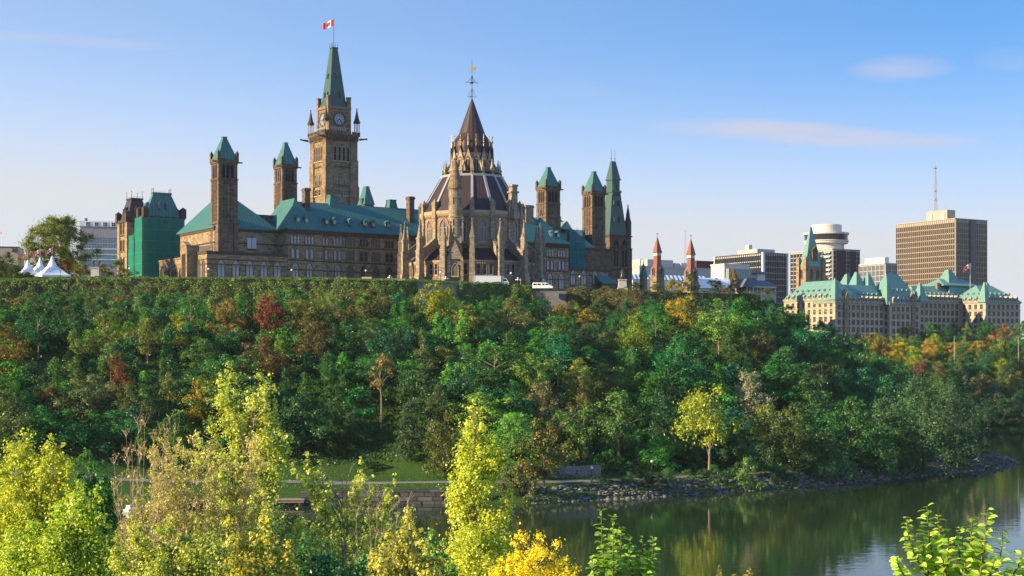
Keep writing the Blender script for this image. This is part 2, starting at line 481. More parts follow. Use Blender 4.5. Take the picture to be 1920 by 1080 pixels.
def grid_mesh(name, xs, ys, zf, mt):
    X, Y = np.meshgrid(xs, ys); Z = zf(X, Y)
    nx, ny = len(xs), len(ys)
    co = np.stack([X, Y, Z], -1).reshape(-1, 3)
    i = np.arange(nx * ny).reshape(ny, nx)
    q = np.stack([i[:-1, :-1], i[:-1, 1:], i[1:, 1:], i[1:, :-1]], -1).reshape(-1, 4)
    me = bpy.data.meshes.new(name)
    me.vertices.add(len(co)); me.vertices.foreach_set('co', co.ravel())
    me.loops.add(q.size); me.loops.foreach_set('vertex_index', q.ravel())
    me.polygons.add(len(q)); me.polygons.foreach_set('loop_start', np.arange(len(q)) * 4)
    me.materials.append(mt); me.polygons.foreach_set('use_smooth', [True] * len(q)); me.update(calc_edges=True); me.validate()
    return me

def m_ground():
    t = NT('earth_and_grass')
    n1 = t.noise(t.coord(), .08, 6, .65); n2 = t.noise(t.coord(), 1.6, 4, .7); n3 = t.noise(t.coord(), 9, 3, .7)
    c = t.mix(n1, (.028, .10, .016), (.060, .13, .022))
    c = t.mix(t.math('MULTIPLY', n2, .55), c, (.075, .105, .028))
    c = t.mix(t.math('MULTIPLY', n3, .4), c, (.02, .05, .012))
    t.bump(t.math('ADD', n2, n3), .8, .25)
    return t.done(c, .95, .1)
GROUND = m_ground()
xs = np.concatenate([np.arange(-5000, -400, 230), np.arange(-400, -150, 10), np.arange(-150, 180, 2.0), np.arange(180, 420, 8), np.arange(420, 5200, 240)])
ys = np.concatenate([np.arange(-300, 180, 12), np.arange(180, 255, 5), np.arange(255, 420, 1.6), np.arange(420, 760, 6), np.arange(760, 6000, 260)])
g = link('ground', grid_mesh('ground', xs, ys, ground_z, GROUND)); tag(g, 'grassy river banks and the steep hill rising from the water', 'ground', kind='structure')

def m_water():
    t = NT('river_water')
    mpn = t.n.new('ShaderNodeMapping'); mpn.inputs['Scale'].default_value = (.55, 1.0, 1); t.l.new(t.coord(), mpn.inputs[0])
    a = t.noise(mpn.outputs[0], .55, 3, .55); b = t.noise(mpn.outputs[0], .09, 2); c = t.noise(mpn.outputs[0], 2.4, 2)
    # calm near the bank, a little breeze in patches
    h = t.math('ADD', t.math('MULTIPLY', a, t.math('ADD', t.math('MULTIPLY', b, 1.0), .15)), t.math('MULTIPLY', c, .12))
    t.bump(h, .16, .14)
    m = t.done((.022, .042, .018), .03, .5)
    t.p.inputs['IOR'].default_value = 1.33
    return m
wm_ = MB(); wm_.add([(-5000, -300, 0), (5200, -300, 0), (5200, 640, 0), (-5000, 640, 0)], [(0, 1, 2, 3)])
wo = wm_.build('water', m_water()); tag(wo, 'calm dark green river with reflections of the wooded hill', 'river', kind='structure')

def resample(pts, step):
    out = []
    for (a, b) in zip(pts[:-1], pts[1:]):
        a = Vector(a); b = Vector(b); n = max(1, int((b - a).length / step))
        out += [a + (b - a) * (i / n) for i in range(n)]
    out.append(Vector(pts[-1])); return out

def smooth_line(pts, k=3, step=3):
    p = resample(pts, step)
    for _ in range(k * 4):
        p = [p[0]] + [(p[i - 1] + p[i] * 2 + p[i + 1]) / 4 for i in range(1, len(p) - 1)] + [p[-1]]
    return p

def ribbon(name, pts, width, mt, dz, label, cat):
    """a path sheet laid over the ground"""
    p = pts; L_ = []; n = len(p)
    for i in range(n):
        t_ = (p[min(i + 1, n - 1)] - p[max(i - 1, 0)]).normalized(); nn = Vector((-t_.y, t_.x))
        L_.append([p[i] + nn * (width * (j / 4 - .5)) for j in range(5)])
    mb = MB()
    vs_ = [(q.x, q.y, gz(q.x, q.y) + dz) for row in L_ for q in row]
    fs = [(i * 5 + j, i * 5 + j + 1, i * 5 + j + 6, i * 5 + j + 5) for i in range(n - 1) for j in range(4)]
    mb.add(vs_, fs)
    o = mb.build(name, mt); tag(o, label, cat, kind='structure'); return o

PATHPTS = smooth_line([(-170, 287), (-110, 292), (-75, 294), (-50, 294), (-20, 291), (4, 288.5), (22, 296), (38, 306), (58, 318.5), (80, 338), (98, 353), (112, 367),
                       (121, 379), (125, 392), (124, 406), (121, 422), (112, 440), (100, 458)])
ASPH = m_plain('path_asphalt', (.20, .185, .18), .9, .2, var=.2, scale=1.5)
ribbon('path', PATHPTS, 3.4, ASPH, .05, 'grey paved riverside path curving along the foot of the hill', 'path')

# broken stone along the water's edge
def rubble():
    rng = np.random.default_rng(3)
    pts = smooth_line([p for p in SHORE if -8 < p[0] < 150 and p[1] < 470], 1, 1.0)
    base = bmesh.new(); bmesh.ops.create_icosphere(base, subdivisions=1, radius=1.0)
    bv = np.array([v.co[:] for v in base.verts]); bf = np.array([[v.index for v in f.verts] for f in base.faces]); base.free()
    V = []; Fc = []; nb = 0
    for i in range(len(pts) - 1):
        a, b = pts[i], pts[i + 1]; t_ = (b - a).normalized(); nn = Vector((-t_.y, t_.x))
        for _ in range(16):
            d = rng.uniform(-.6, 6.6); q = a + t_ * rng.uniform(0, 1) + nn * d
            s = rng.choice([.16, .22, .3, .42, .62], p=[.3, .3, .22, .13, .05])
            z = gz(q.x, q.y)
            sc = np.array([rng.uniform(.8, 1.9), rng.uniform(.6, 1.2), rng.uniform(.35, .7)]) * s
            vv = np.sign(bv) * np.abs(bv) ** .75 * (1 + rng.uniform(-.22, .22, bv.shape)) * sc
            e = rng.uniform(0, 6.28); tl = rng.uniform(-.5, .5)
            Rz = np.array([[math.cos(e), -math.sin(e), 0], [math.sin(e), math.cos(e), 0], [0, 0, 1]])
            Rx = np.array([[1, 0, 0], [0, math.cos(tl), -math.sin(tl)], [0, math.sin(tl), math.cos(tl)]])
            vv = vv @ Rx.T @ Rz.T + np.array([q.x, q.y, max(z, -.05) + s * .22])
            V.append(vv); Fc.append(bf + nb); nb += len(bv)
    V = np.concatenate(V); Fc = np.concatenate(Fc)
    me = bpy.data.meshes.new('rubble')
    me.vertices.add(len(V)); me.vertices.foreach_set('co', V.ravel())
    me.loops.add(Fc.size); me.loops.foreach_set('vertex_index', Fc.ravel())
    me.polygons.add(len(Fc)); me.polygons.foreach_set('loop_start', np.arange(len(Fc)) * 3)
    t = NT('broken_stone'); g_ = t.n.new('ShaderNodeNewGeometry')
    c = t.mix(g_.outputs['Random Per Island'], (.045, .047, .058), (.22, .215, .225))
    c = t.mix(t.math('MULTIPLY', t.noise(t.coord(), 3, 3), .5), c, (.09, .085, .08))
    me.materials.append(t.done(c, .85, .25)); me.update(calc_edges=True)
    o = link('rubble', me); tag(o, 'band of broken grey stones lining the river bank', 'rubble', kind='stuff')
rubble()

# masonry quay wall, low boardwalk and the garden wall by the path
q0 = at(600, 940, 0)
def wall_thing(name, label, cat, p0, p1, z0, z1, thick, mt, coping=None, block=False):
    d = Vector((p1[0] - p0[0], p1[1] - p0[1])); rz = math.atan2(d.y, d.x)
    r = thing(name, label, cat, (p0[0], p0[1], 0), rz)
    mb = MB()
    if block:
        rng = random.Random(5); z = z0; k = 0
        while z < z1 - .05:
            hh = min(.72 + rng.random() * .2, z1 - z); x = -.4 * rng.random()
            while x < d.length:
                l_ = 1.2 + rng.random() * 1.8; dd = rng.random() * .12 + k * .10
                mb.box(max(0, x) + .05, min(d.length, x + l_) - .06, dd, thick, z + .05, z + hh - .05)
                x += l_
            z += hh; k += 1
        mb.box(0, d.length, .35 + k * .1, thick + .2, z0, z1 - .05)
    else: mb.box(0, d.length, 0, thick, z0, z1)
    mb.build('wall_face', mt, r)
    if coping is not None:
        c = MB(); c.box(-.1, d.length + .1, -.12, thick + .12, z1 + .003, z1 + .22); c.build('coping', coping, r)
    return r
t_ = NT('quay_blocks'); g_ = t_.n.new('ShaderNodeNewGeometry')
BLOCK = t_.done(t_.mix(t_.math('MULTIPLY', t_.noise(t_.coord(), 2.5, 4), .6), t_.mix(g_.outputs['Random Per Island'], (.06, .058, .06), (.21, .20, .195)), (.05, .05, .045)), .9, .2)
wall_thing('quay_wall', 'grey stepped stone block quay wall standing in the river', 'wall', (-40, 272.3), (-6, 275.2), -1, 2.75, 1.6, BLOCK, block=True)
GWALL = m_stone('garden_wall_stone', (.30, .29, .29), (.19, .18, .18), .55, .22)
wall_thing('retaining_wall', 'low grey stone retaining wall behind the lamp post beside the path', 'wall', (7.5, 296), (18.6, 301), 2.0, 5.4, .8, GWALL)
r = thing('boardwalk', 'low wooden boardwalk with a red edge along the water left of the quay', 'dock', (-60, 268.5, 0), R(4))
mb = MB(); mb.box(-4, 21, 0, 3.4, .75, 1.25); mb.build('deck', m_plain('deck_planks', (.30, .25, .22), .85), r)
mb = MB(); mb.box(-4, 21, -.12, -.003, 1.14, 1.29); mb.build('edge_board', m_plain('red_edge', (.34, .09, .08), .7), r)
mb = MB()
for i in range(11): mb.tube((-3.5 + i * 2.4, .9, -1.5), (-3.5 + i * 2.4, .9, .75), .16)
mb.box(-4, 21, 1.3, 1.5, -.6, .73)
mb.build('piles', m_plain('dock_piles', (.16, .13, .11), .9), r)
# ------------------------------------------------------------------ Parliament: centre block
GZ = 51.0
CB = Fr(0, 476, GZ, 34); CB.O = Vector((-30.5, 476, GZ))
cb = CB.root('parliament_building', 'long sandstone building with steep green copper roof behind the round library', 'building')
X = CB.px2x
EV, RG = 16.9, 27.0
pL, pR = X(540, -1.5), X(605, -1.5)
xR = X(1066, 0)
xS = X(1008, 0)

mb = MB()
mb.box(pL, pR, -1.5, 19.5, -6, EV - 1); mb.box(pR, xR, 0, 19.3, -6, EV - 1)
mb.build('main_wall', STONE, cb)
# string courses, cornice with dentils
mb = MB()
for z, p in ((EV - .98, .32), (11.9, .22), (7.1, .12), (4.2, .14)):
    t_ = .98 if z > 15 else .32
    mb.box(pL - p, pR + p, -1.5 - p, 5, z, z + t_); mb.box(pR + p + .003, xR + p, -p, 5, z, z + t_)
for i in range(int((xR - pR) / .8)):
    mb.box(pR + .9 + i * .8, pR + 1.3 + i * .8, -.5, -.2, EV - 1.35, EV - .985)
for i in range(int((pR - pL) / .8)):
    mb.box(pL + .2 + i * .8, pL + .6 + i * .8, -2.0, -1.7, EV - 1.35, EV - .985)
mb.build('string_course', TRIM_K, cb)
mb = MB(); mb.hip(pL - .5, xR + .5, -.7, 20, EV + .003, RG, 7.5, 8.5)
mb.build('main_roof', COPPER, cb)
mb = MB(); mb.hip(pL - .55, pR + .6, -2.1, 20.2, EV + .006, RG + .6, 8.5, 4.0, axis='y'); mb.build('pavilion_roof', COPPER, cb)
mb = MB(); mb.hip(X(1012, -1.2), X(1067, -1.2), -1.2, 20.2, EV + .006, RG - .3, 8.5, 4.0, axis='y'); mb.build('pavilion_roof', COPPER, cb)

def bay(px, yf, g=None, only=None):
    x = X(px, yf); g = g or G_PALE
    win(cb, 'arch', 2.1, 5.4, x, yf, 1.2, 0, g, TRIM, 2)
    for s in (-1, 1): win(cb, 'arch', 1.05, 3.1, x + s * .82, yf, 8.0, 0, g, TRIM, 1)
    for s in (-1, 0, 1): win(cb, 'arch', .8, 2.5, x + s * 1.12, yf, 12.6, 0, g, TRIM, 1)
for px in (553.5, 580): bay(px, -1.5)
for i, px in enumerate((607, 632.6, 656.5, 681.5, 704.5, 729.5)): bay(px, 0, (G_PALE, G_PALE, G_MID, G_DARK, G_MID, G_DARK)[i])
for px in (1031, 1052.5): bay(px, 0)
for y_ in (4, 9, 14):
    win(cb, 'arch', 2.0, 5.0, pL, y_, 1.2, R(-90), G_MID, TRIM, 2)
    for s in (-1, 1): win(cb, 'arch', 1.0, 3.0, pL, y_ + s * .8, 8, R(-90), G_MID, TRIM)

def dormer(px, zc, yf0, g):
    """small dormer: box with a gabled cap"""
    slope = (RG - EV) / 10.3
    yf = yf0 + (zc - EV) / slope - 1.0
    x = X(px, yf)
    d = MB(); d.T = Matrix.Translation((x, yf, zc))
    d.box(-.62, .62, 0, 1.8, -.2, 1.35)
    d.prism([(-.8, 1.36), (.8, 1.36), (0, 2.25)], -.15, 2.4)
    o = d.build('dormer', COPPER, cb)
    e = MB(); e.T = d.T; e.box(-.45, .45, -.06, .1, .05, 1.15); e.build('pane', g, o)
for px, g in ((559.5, G_PALE), (575, G_PALE), (613, G_PALE), (627.5, G_PALE), (657, G_MID), (686, G_WARM), (700.5, G_WARM), (729, G_WARM)):  # pale and amber pane colours stand in for white and orange reflections
    dormer(px, EV + 2.6, -.7 if px > 600 else -2.1, g)
for px in (1035, 1047): dormer(px, EV + 2.6, -1.0, G_PALE)

def chimney(px0, px1, py0, y, zb, mt=STONE_D, depth=2.2, name='chimney'):
    x0, x1 = X(px0, y), X(px1, y); zt = CB.z(py0, x0, y)
    x1 = max(x1 - .37 * depth, x0 + 1.0)
    c = MB(); c.box(x0, x1, y, y + depth, zb, zt - .9)
    c.box(x0 - .25, x1 + .25, y - .25, y + depth + .25, zt - .897, zt - .35); c.box(x0 - .08, x1 + .08, y - .08, y + depth + .08, zt - .347, zt)
    c.build(name, mt, cb)
chimney(572, 586, 352, 6, 15)
chimney(768, 781, 368, 4, 15)
chimney(986, 1004, 384, 7, 15, STONE)
def vent(px0, px1, py0, y, fl=.45):
    x0, x1 = X(px0, y), X(px1, y); zt = CB.z(py0, x0, y); m_ = (x1 - x0) * fl / 2; s = (x1 - x0)
    c = MB(); c.frus((x0, x1, y, y + s), RG - 3, (x0 + m_, x1 - m_, y + m_, y + s - m_), zt - .4); c.box(x0 + m_ - .15, x1 - m_ + .15, y + m_ - .15, y + s - m_ + .15, zt - .397, zt)
    c.build('roof_ventilator', COPPER, cb)
vent(617, 641, 364, 8); vent(729, 750, 373, 9)

# ---- ventilation towers
def vent_tower(px_l, px_r, px_corner, Y, py_top, py_ev, py_base):
    x0, y0 = CB.loc(px_corner, Y)
    x1 = X(px_r, y0); s = x1 - x0
    y1 = y0 + max(s * .95, min(CB.px2y(px_l, x0) - y0, s * 1.2))
    Z = lambda py: CB.z(py, x0, y0)
    zt, ze, zb = Z(py_top), Z(py_ev), Z(py_base)
    t = MB(); t.box(x0, x1, y0, y1, -4, ze - 1.0)
    q = .9
    for (a, b) in ((x0, y0), (x1 - q, y0), (x0, y1 - q), (x1 - q, y1 - q)):        # corner buttresses, stepping in
        t.box(a - .28, a + q + .28, b - .28, b + q + .28, -4, zb + 1.2); t.frus((a - .28, a + q + .28, b - .28, b + q + .28), zb + 1.203, (a - .14, a + q + .14, b - .14, b + q + .14), zb + 1.7)
        t.box(a - .16, a + q + .16, b - .16, b + q + .16, zb + 1.7, ze - 6.4)
        t.box(a - .1, a + q + .1, b - .1, b + q + .1, ze - 6.4, ze - .6)
    n = 3                                                                        # slender shafts up each face
    for i in range(1, n + 1):
        xc = x0 + q + (x1 - x0 - 2 * q) * i / (n + 1); yc = y0 + q + (y1 - y0 - 2 * q) * i / (n + 1)
        t.box(xc - .2, xc + .2, y0 - .22, y1 + .22, zb + 2, ze - 6.5); t.box(x0 - .22, x1 + .22, yc - .2, yc + .2, zb + 2, ze - 6.5)
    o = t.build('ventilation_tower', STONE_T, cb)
    c = MB()
    for z, p, h in ((zb + .9, .42, .35), (ze - 6.5, .34, .4)):
        c = MB(); c.box(x0 - p, x1 + p, y0 - p, y1 + p, z, z + h); c.build('string_course', STONE_D, o)
    c = MB()
    for z, p, h in ((ze - 1.5, .3, .53), (ze - .98, .42, .98)): c.box(x0 - p, x1 + p, y0 - p, y1 + p, z, z + h)
    for (a, b) in ((x0, y0), (x1, y0), (x0, y1), (x1, y1)):                       # corner turrets of the parapet
        c.box(a - .42, a + .42, b - .42, b + .42, ze - .6, ze + 1.7); c.pyr(a - .46, a + .46, b - .46, b + .46, ze + 1.703, ze + 2.7)
    for s_, xa in ((-1, x0), (1, x1)):                                            # gargoyles
        c.box(min(xa, xa + s_ * 1.9), max(xa, xa + s_ * 1.9), y0 + .2, y0 + .55, ze - 1.15, ze - .75)
    c.build('parapet', STONE_D, o)
    rf = MB(); m_ = (x1 - x0) * .40; m2 = (y1 - y0) * .40
    rf.frus((x0 - .1, x1 + .1, y0 - .1, y1 + .1), ze + .01, (x0 + m_, x1 - m_, y0 + m2, y1 - m2), zt - .3)
    rf.box(x0 + m_ - .15, x1 - m_ + .15, y0 + m2 - .15, y1 - m2 + .15, zt - .297, zt); rf.build('tower_roof', COPPER, o)
    wv, wh = (x1 - x0 - 2 * q) / 3, (y1 - y0 - 2 * q) / 3
    for i in range(3):
        for (zz, hh) in ((ze - 5.9, 4.2),):
            gm, fm = win_meshes('arch', round(wv * .68, 1), hh, LOUV, STONE_D, 1, False)
            for (xx, yy, rz) in ((x0 + q + wv * (i + .5), y0, 0), (x0, y0 + q + wh * (i + .5), R(-90)), (x1, y0 + q + wh * (i + .5), R(90))):
                a = link('belfry_window', gm, o, loc=(xx, yy, zz), rz=rz)
    gm, fm = win_meshes('arch', .7, 2.2, G_DARK, STONE_D, 1, False)
    for (xx, yy, rz) in ((x0 + s * .36, y0, 0), (x0 + s * .64, y0, 0), (x0, (y0 + y1) / 2 - .6, R(-90)), (x0, (y0 + y1) / 2 + .6, R(-90))):
        link('belfry_window', gm, o, loc=(xx, yy, zb + 1.6), rz=rz)
    return x0, x1, y0, y1
T1 = vent_tower(398, 444.5, 410, 440, 253, 296, 424)
T2 = vent_tower(513, 556, 529.5, 471, 264, 306, 410)
T3 = vent_tower(1008.5, 1049.5, 1024, 521, 311, 348, 412)
T4 = vent_tower(1093, 1134, 1110.5, 537, 319, 357, 462)

# ---- left wing behind the first tower
yw = T1[2] + 3.0
x0, x1 = X(402, yw), X(521, yw); y1 = CB.px2y(338, x0)
ev = CB.z(430, (x0 + x1) / 2, yw); pk = CB.z(370, (x0 + x1) / 2, yw + 10)
mb = MB(); mb.box(x0, x1, yw, y1, -6, ev - .8); mb.build('wing_wall', STONE, cb)
mb = MB()
for z in (ev - .78, ev - 4.6): mb = MB(); mb.box(x0 - .25, x1 + .25, yw - .25, y1, z, z + (.77 if z > ev - 2 else .35)); mb.build('string_course', TRIM_K, cb)
mb = MB(); mb.hip(x0 - .5, x0 + (x1 - x0) * 1.0, yw - .5, y1 + 2, ev + .003, pk, 10.5, 1.5, axis='y'); mb.build('wing_roof', COPPER, cb)
mb = MB(); mb.box(x0 + (x1 - x0) * .5, x1 + 6, yw + 9, yw + 20, ev - 4, CB.z(403, x1, yw + 9)); mb.build('flat_roof_block', STONE_D, cb)
mb = MB(); xx = (x0 + x1) / 2; mb.tube((xx, yw + 10, pk - .1), (xx, yw + 10, pk + 3), .09, .03); mb.build('finial', IRON, cb)
xa, xb = X(463, yw), X(480, yw); z0, z1 = CB.z(466, xa, yw), CB.z(446, xa, yw)
mb = MB(); mb.box(xa, xb, yw - .3, yw + .1, z0, z1); bl = mb.build('blind_panel', m_plain('boarded_opening', (.42, .48, .52), .6, var=.06), cb)
mb = MB(); mb.box((xa + xb) / 2 - .06, (xa + xb) / 2 + .06, yw - .36, yw - .303, z0, z1); mb.box(xa - .15, xb + .15, yw - .4, yw - .1, z0 - .3, z0 - .003); mb.build('panel_frame', TRIM_K, bl)
for i in range(9): win(cb, 'rect', .8, 2.6, x0, yw + 1.5 + i * 1.6, ev - 5.0 - 2.8, R(-90), G_MID, TRIM, 1, False)
for px in (352, 367, 381): pass

# ---- low terrace range in front
yt = -1.2
x0, x1 = X(388, yt), pL; zt = CB.z(470, x0, yt); yb = CB.px2y(367.5, x0)
mb = MB(); mb.box(x0, x1 - .003, yt, T1[2] + 8, -6, zt - .9); mb.build('terrace_wall', STONE, cb)
mb = MB(); mb.box(x0 - .2, x1 - .006, yt - .2, T1[2] + 8.2, zt - .897, zt); mb.box(x0 - .12, x1 - .006, yt - .12, 6, 5.0, 5.3); mb.box(x0 - .12, x1 - .006, yt - .12, 6, zt - 2.6, zt - 2.3)
mb.box(x0 - .12, x1 - .006, yt - .12, 6, .9, 1.15); mb.build('string_course', TRIM_K, cb)
for px in (414.5, 442, 468, 494.6, 520): win(cb, 'arch', 2.3, 5.2, X(px, yt), yt, 1.3, 0, G_PALE, TRIM, 2)
for k in (1, 2): win(cb, 'arch', 1.5, 5.0, x0, yt + (yb - yt) * (k * .4 - .1), 1.3, R(-90), G_MID, TRIM, 1)
# ---- lit range further left with its tall pier
yp = T1[2] + 4
x0 = X(352, yp); y1 = CB.px2y(299, x0); zt = CB.z(484, x0, yp)
mb = MB(); mb.box(x0, X(372, yp), yp, y1, -6, zt); mb.build('terrace_wall', STONE, cb)
mb = MB(); mb.box(x0 - .2, x0 + 3, yp - .1, y1 + .2, zt + .003, zt + .6); mb.build('string_course', TRIM, cb); mb = MB(); mb.box(x0 - .14, x0 + 2, yp, y1, 1.0, 1.3); mb.build('string_course', TRIM, cb)
zt2 = CB.z(463, x0, yp)
mb = MB(); mb.box(x0 - .5, X(372, yp), yp - .5, yp + 4.2, -6, zt2); mb.box(x0 - .65, X(372, yp) + .1, yp - .65, yp + 4.3, zt2 + .003, zt2 + .45)
mb.T = Matrix.Translation((x0 - .3, yp + 1.8, zt2 + .46)) @ Matrix.Rotation(R(-90), 4, 'Z')
mb.prism([(-2.5, 0), (2.5, 0), (0, 1.3)], -.5, 1.2); mb.T = None
mb.build('pier', STONE, cb)
for k in range(3): win(cb, 'arch', .55, 7.0, x0 - .5, yp + .9 + k * 1.1, 1.6, R(-90), G_DARK, TRIM, 1, False)
n = 6
for k in range(n): win(cb, 'arch', 1.3, 4.0 if k % 2 else 3.2, x0, yp + 6 + (y1 - yp - 8) * k / (n - 1), 1.0, R(-90), G_DARK if k % 2 else G_MID, TRIM, 1)
mb = MB(); xq = X(306, yp); mb.box(x0 - 2.4, x0 - 1.6, yp + 5, y1, -4, 1.2); mb.box(x0 - 2.8, x0 - 1.4, y1 - 2, y1, 1.1, 2.2); mb.build('parapet', TRIM_L, cb)

# ---- right wing: roof, gable, low range with arched windows
ya = T4[2] - 1
x0, x1 = X(1050, ya), X(1106, ya); ev = CB.z(462, x0, ya)
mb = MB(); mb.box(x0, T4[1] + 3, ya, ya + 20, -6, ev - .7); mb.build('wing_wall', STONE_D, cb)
mb = MB(); mb.box(x0 - .2, T4[1] + 3.2, ya - .25, ya + 5, ev - .697, ev); mb.build('string_course', TRIM_K, cb)
mb = MB(); mb.hip(x0 - 4, x1 + 2, ya - .4, ya + 22, ev + .003, CB.z(404, x0, ya + 10), 6, 9); mb.build('wing_roof', COPPER, cb)
gx = X(1070, ya - 1); gzt = CB.z(414, gx, ya - 1)
mb = MB(); mb.T = Matrix.Translation((gx, ya + 2, gzt - 3.0)); mb.prism([(-2.4, 0), (2.4, 0), (0, 3.0)], -1, 7); mb.build('gable', COPPER_L, cb)
mb = MB(); mb.tube((gx - 2, ya + 10, gzt - 1), (gx - 2, ya + 10, gzt + 5), .08, .03); mb.build('finial', IRON, cb)
yr = 3.0
x0, x1 = X(1067, yr), X(1140, yr); zt = CB.z(503, x0, yr)
mb = MB(); mb.box(xR + .01, x1, yr, ya - .01, -8, zt - .8); mb.build('terrace_wall', STONE, cb)
mb = MB(); mb.box(xR + .3, x1 + .2, yr - .2, ya - .02, zt - .797, zt); mb.build('string_course', TRIM_K, cb); mb = MB(); mb.box(xR + .3, x1 + .1, yr - .1, yr + 2, zt - 2.4, zt - 2.1); mb.build('string_course', TRIM_K, cb)
for px in (1074, 1094, 1115.5): win(cb, 'arch', 2.2, 5.0, X(px, yr), yr, CB.z(533, X(px, yr), yr), 0, G_PALE, TRIM, 2)
x0, x1 = X(1128, yr - 4), X(1160, yr - 4); z0, z1 = CB.z(531, x0, yr - 4), CB.z(508, x0, yr)
mb = MB(); mb.hip(x0, x1, yr - 4, yr + 9, z0, z1, 0, 3.6); mb.build('porch_roof', COPPER, cb)
mb = MB(); mb.box(x0 + .4, x1 - .4, yr - 3.6, yr + 8, z0 - 6, z0 - .003); mb.build('porch_wall', STONE_D, cb)

# ------------------------------------------------------------------ Peace tower (clock tower)
PT = Fr(611.7, 515, GZ, 34)
pt = PT.root('clock_tower', 'tall gothic clock tower with green spire flying the red and white flag', 'tower')
S = (PT.px2x(666.5) + PT.px2y(582.5)) / 2
Z = lambda py: PT.z(py)
ztop = Z(243)
mb = MB(); mb.box(0, S, 0, S, -5, ztop - 2.2)
for (a, b) in ((0, 0), (1, 0), (0, 1), (1, 1)):
    xa, ya_ = a * (S - 2.2), b * (S - 2.2)
    for (e, z0, z1) in ((.75, -5, Z(345)), (.5, Z(345), Z(295)), (.28, Z(295), ztop - 2)):
        mb.box(xa - e, xa + 2.2 + e, ya_ - e, ya_ + 2.2 + e, z0, z1 - .5); mb.frus((xa - e, xa + 2.2 + e, ya_ - e, ya_ + 2.2 + e), z1 - .5, (xa - e + .25, xa + 1.95 + e, ya_ - e + .25, ya_ + 1.95 + e), z1)
mb.build('shaft', STONE_P, pt)
mb = MB()
for py, p, h in ((347, .45, .5), (311, .4, .45), (262, .35, .4)): mb.box(-p, S + p, -p, S + p, Z(py), Z(py) + h)
mb.box(-.6, S + .6, -.6, S + .6, ztop - 3.2, ztop - 1.6)
for i in range(int(S / .9)):                                         # corbels and merlons
    for e in (0, 1):
        q = .3 + i * .9
        mb.box(q, q + .45, -.95 if e == 0 else S + .6, -.6 if e == 0 else S + .95, ztop - 3.0, ztop - 1.65)
        mb.box(-.95 if e == 0 else S + .6, -.6 if e == 0 else S + .95, q, q + .45, ztop - 3.0, ztop - 1.65)
mb.box(-1.0, S + 1.0, -1.0, S + 1.0, ztop - 1.597, ztop - 1.0)
for i in range(int((S + 2) / 1.1)):
    q = -1 + i * 1.1
    for (a, b, c_, d) in ((q, q + .65, -1.0, -.6), (q, q + .65, S + .6, S + 1.0), (-1.0, -.6, q, q + .65), (S + .6, S + 1.0, q, q + .65)):
        mb.box(a, b, c_, d, ztop - .997, ztop)
mb.build('gallery', STONE_D, pt)
mb = MB()
for (dx, dy) in ((-1, -1), (1, 1), (1, -1), (-1, 1)):                 # gargoyles
    cx = S + .8 if dx > 0 else -.8; cy = S + .8 if dy > 0 else -.8
    for (vx, vy) in ((1, 0),):
        mb = MB(); mb.tube((cx, cy, ztop - 2.6), (cx + dx * 2.7, cy + dy * .3, ztop - 2.3), .42, .22); mb.sphere((cx + dx * 2.8, cy + dy * .3, ztop - 2.25), .36, 8, 5); mb.build('gargoyle', TRIM_K, pt)
wy = lambda i, n, m_=2.6: m_ + (S - 2 * m_) * (i + .5) / n
for rz, fx in ((0, lambda q: (q, 0)), (R(-90), lambda q: (0, q)), (R(90), lambda q: (S, q))):
    for i in range(4): x_, y_ = fx(wy(i, 4)); win(pt, 'arch', 1.0, Z(272) - Z(299), x_, y_, Z(299), rz, LOUV, TRIM_L, 1)
    for i in range(2):
        x_, y_ = fx(wy(i, 2)); win(pt, 'arch', 2.4, Z(324) - Z(345), x_, y_, Z(345), rz, G_DARK, TRIM_L, 2)
        win(pt, 'rect', 2.3, Z(353) - Z(364), x_, y_, Z(364), rz, G_DARK, TRIM_L, 2)
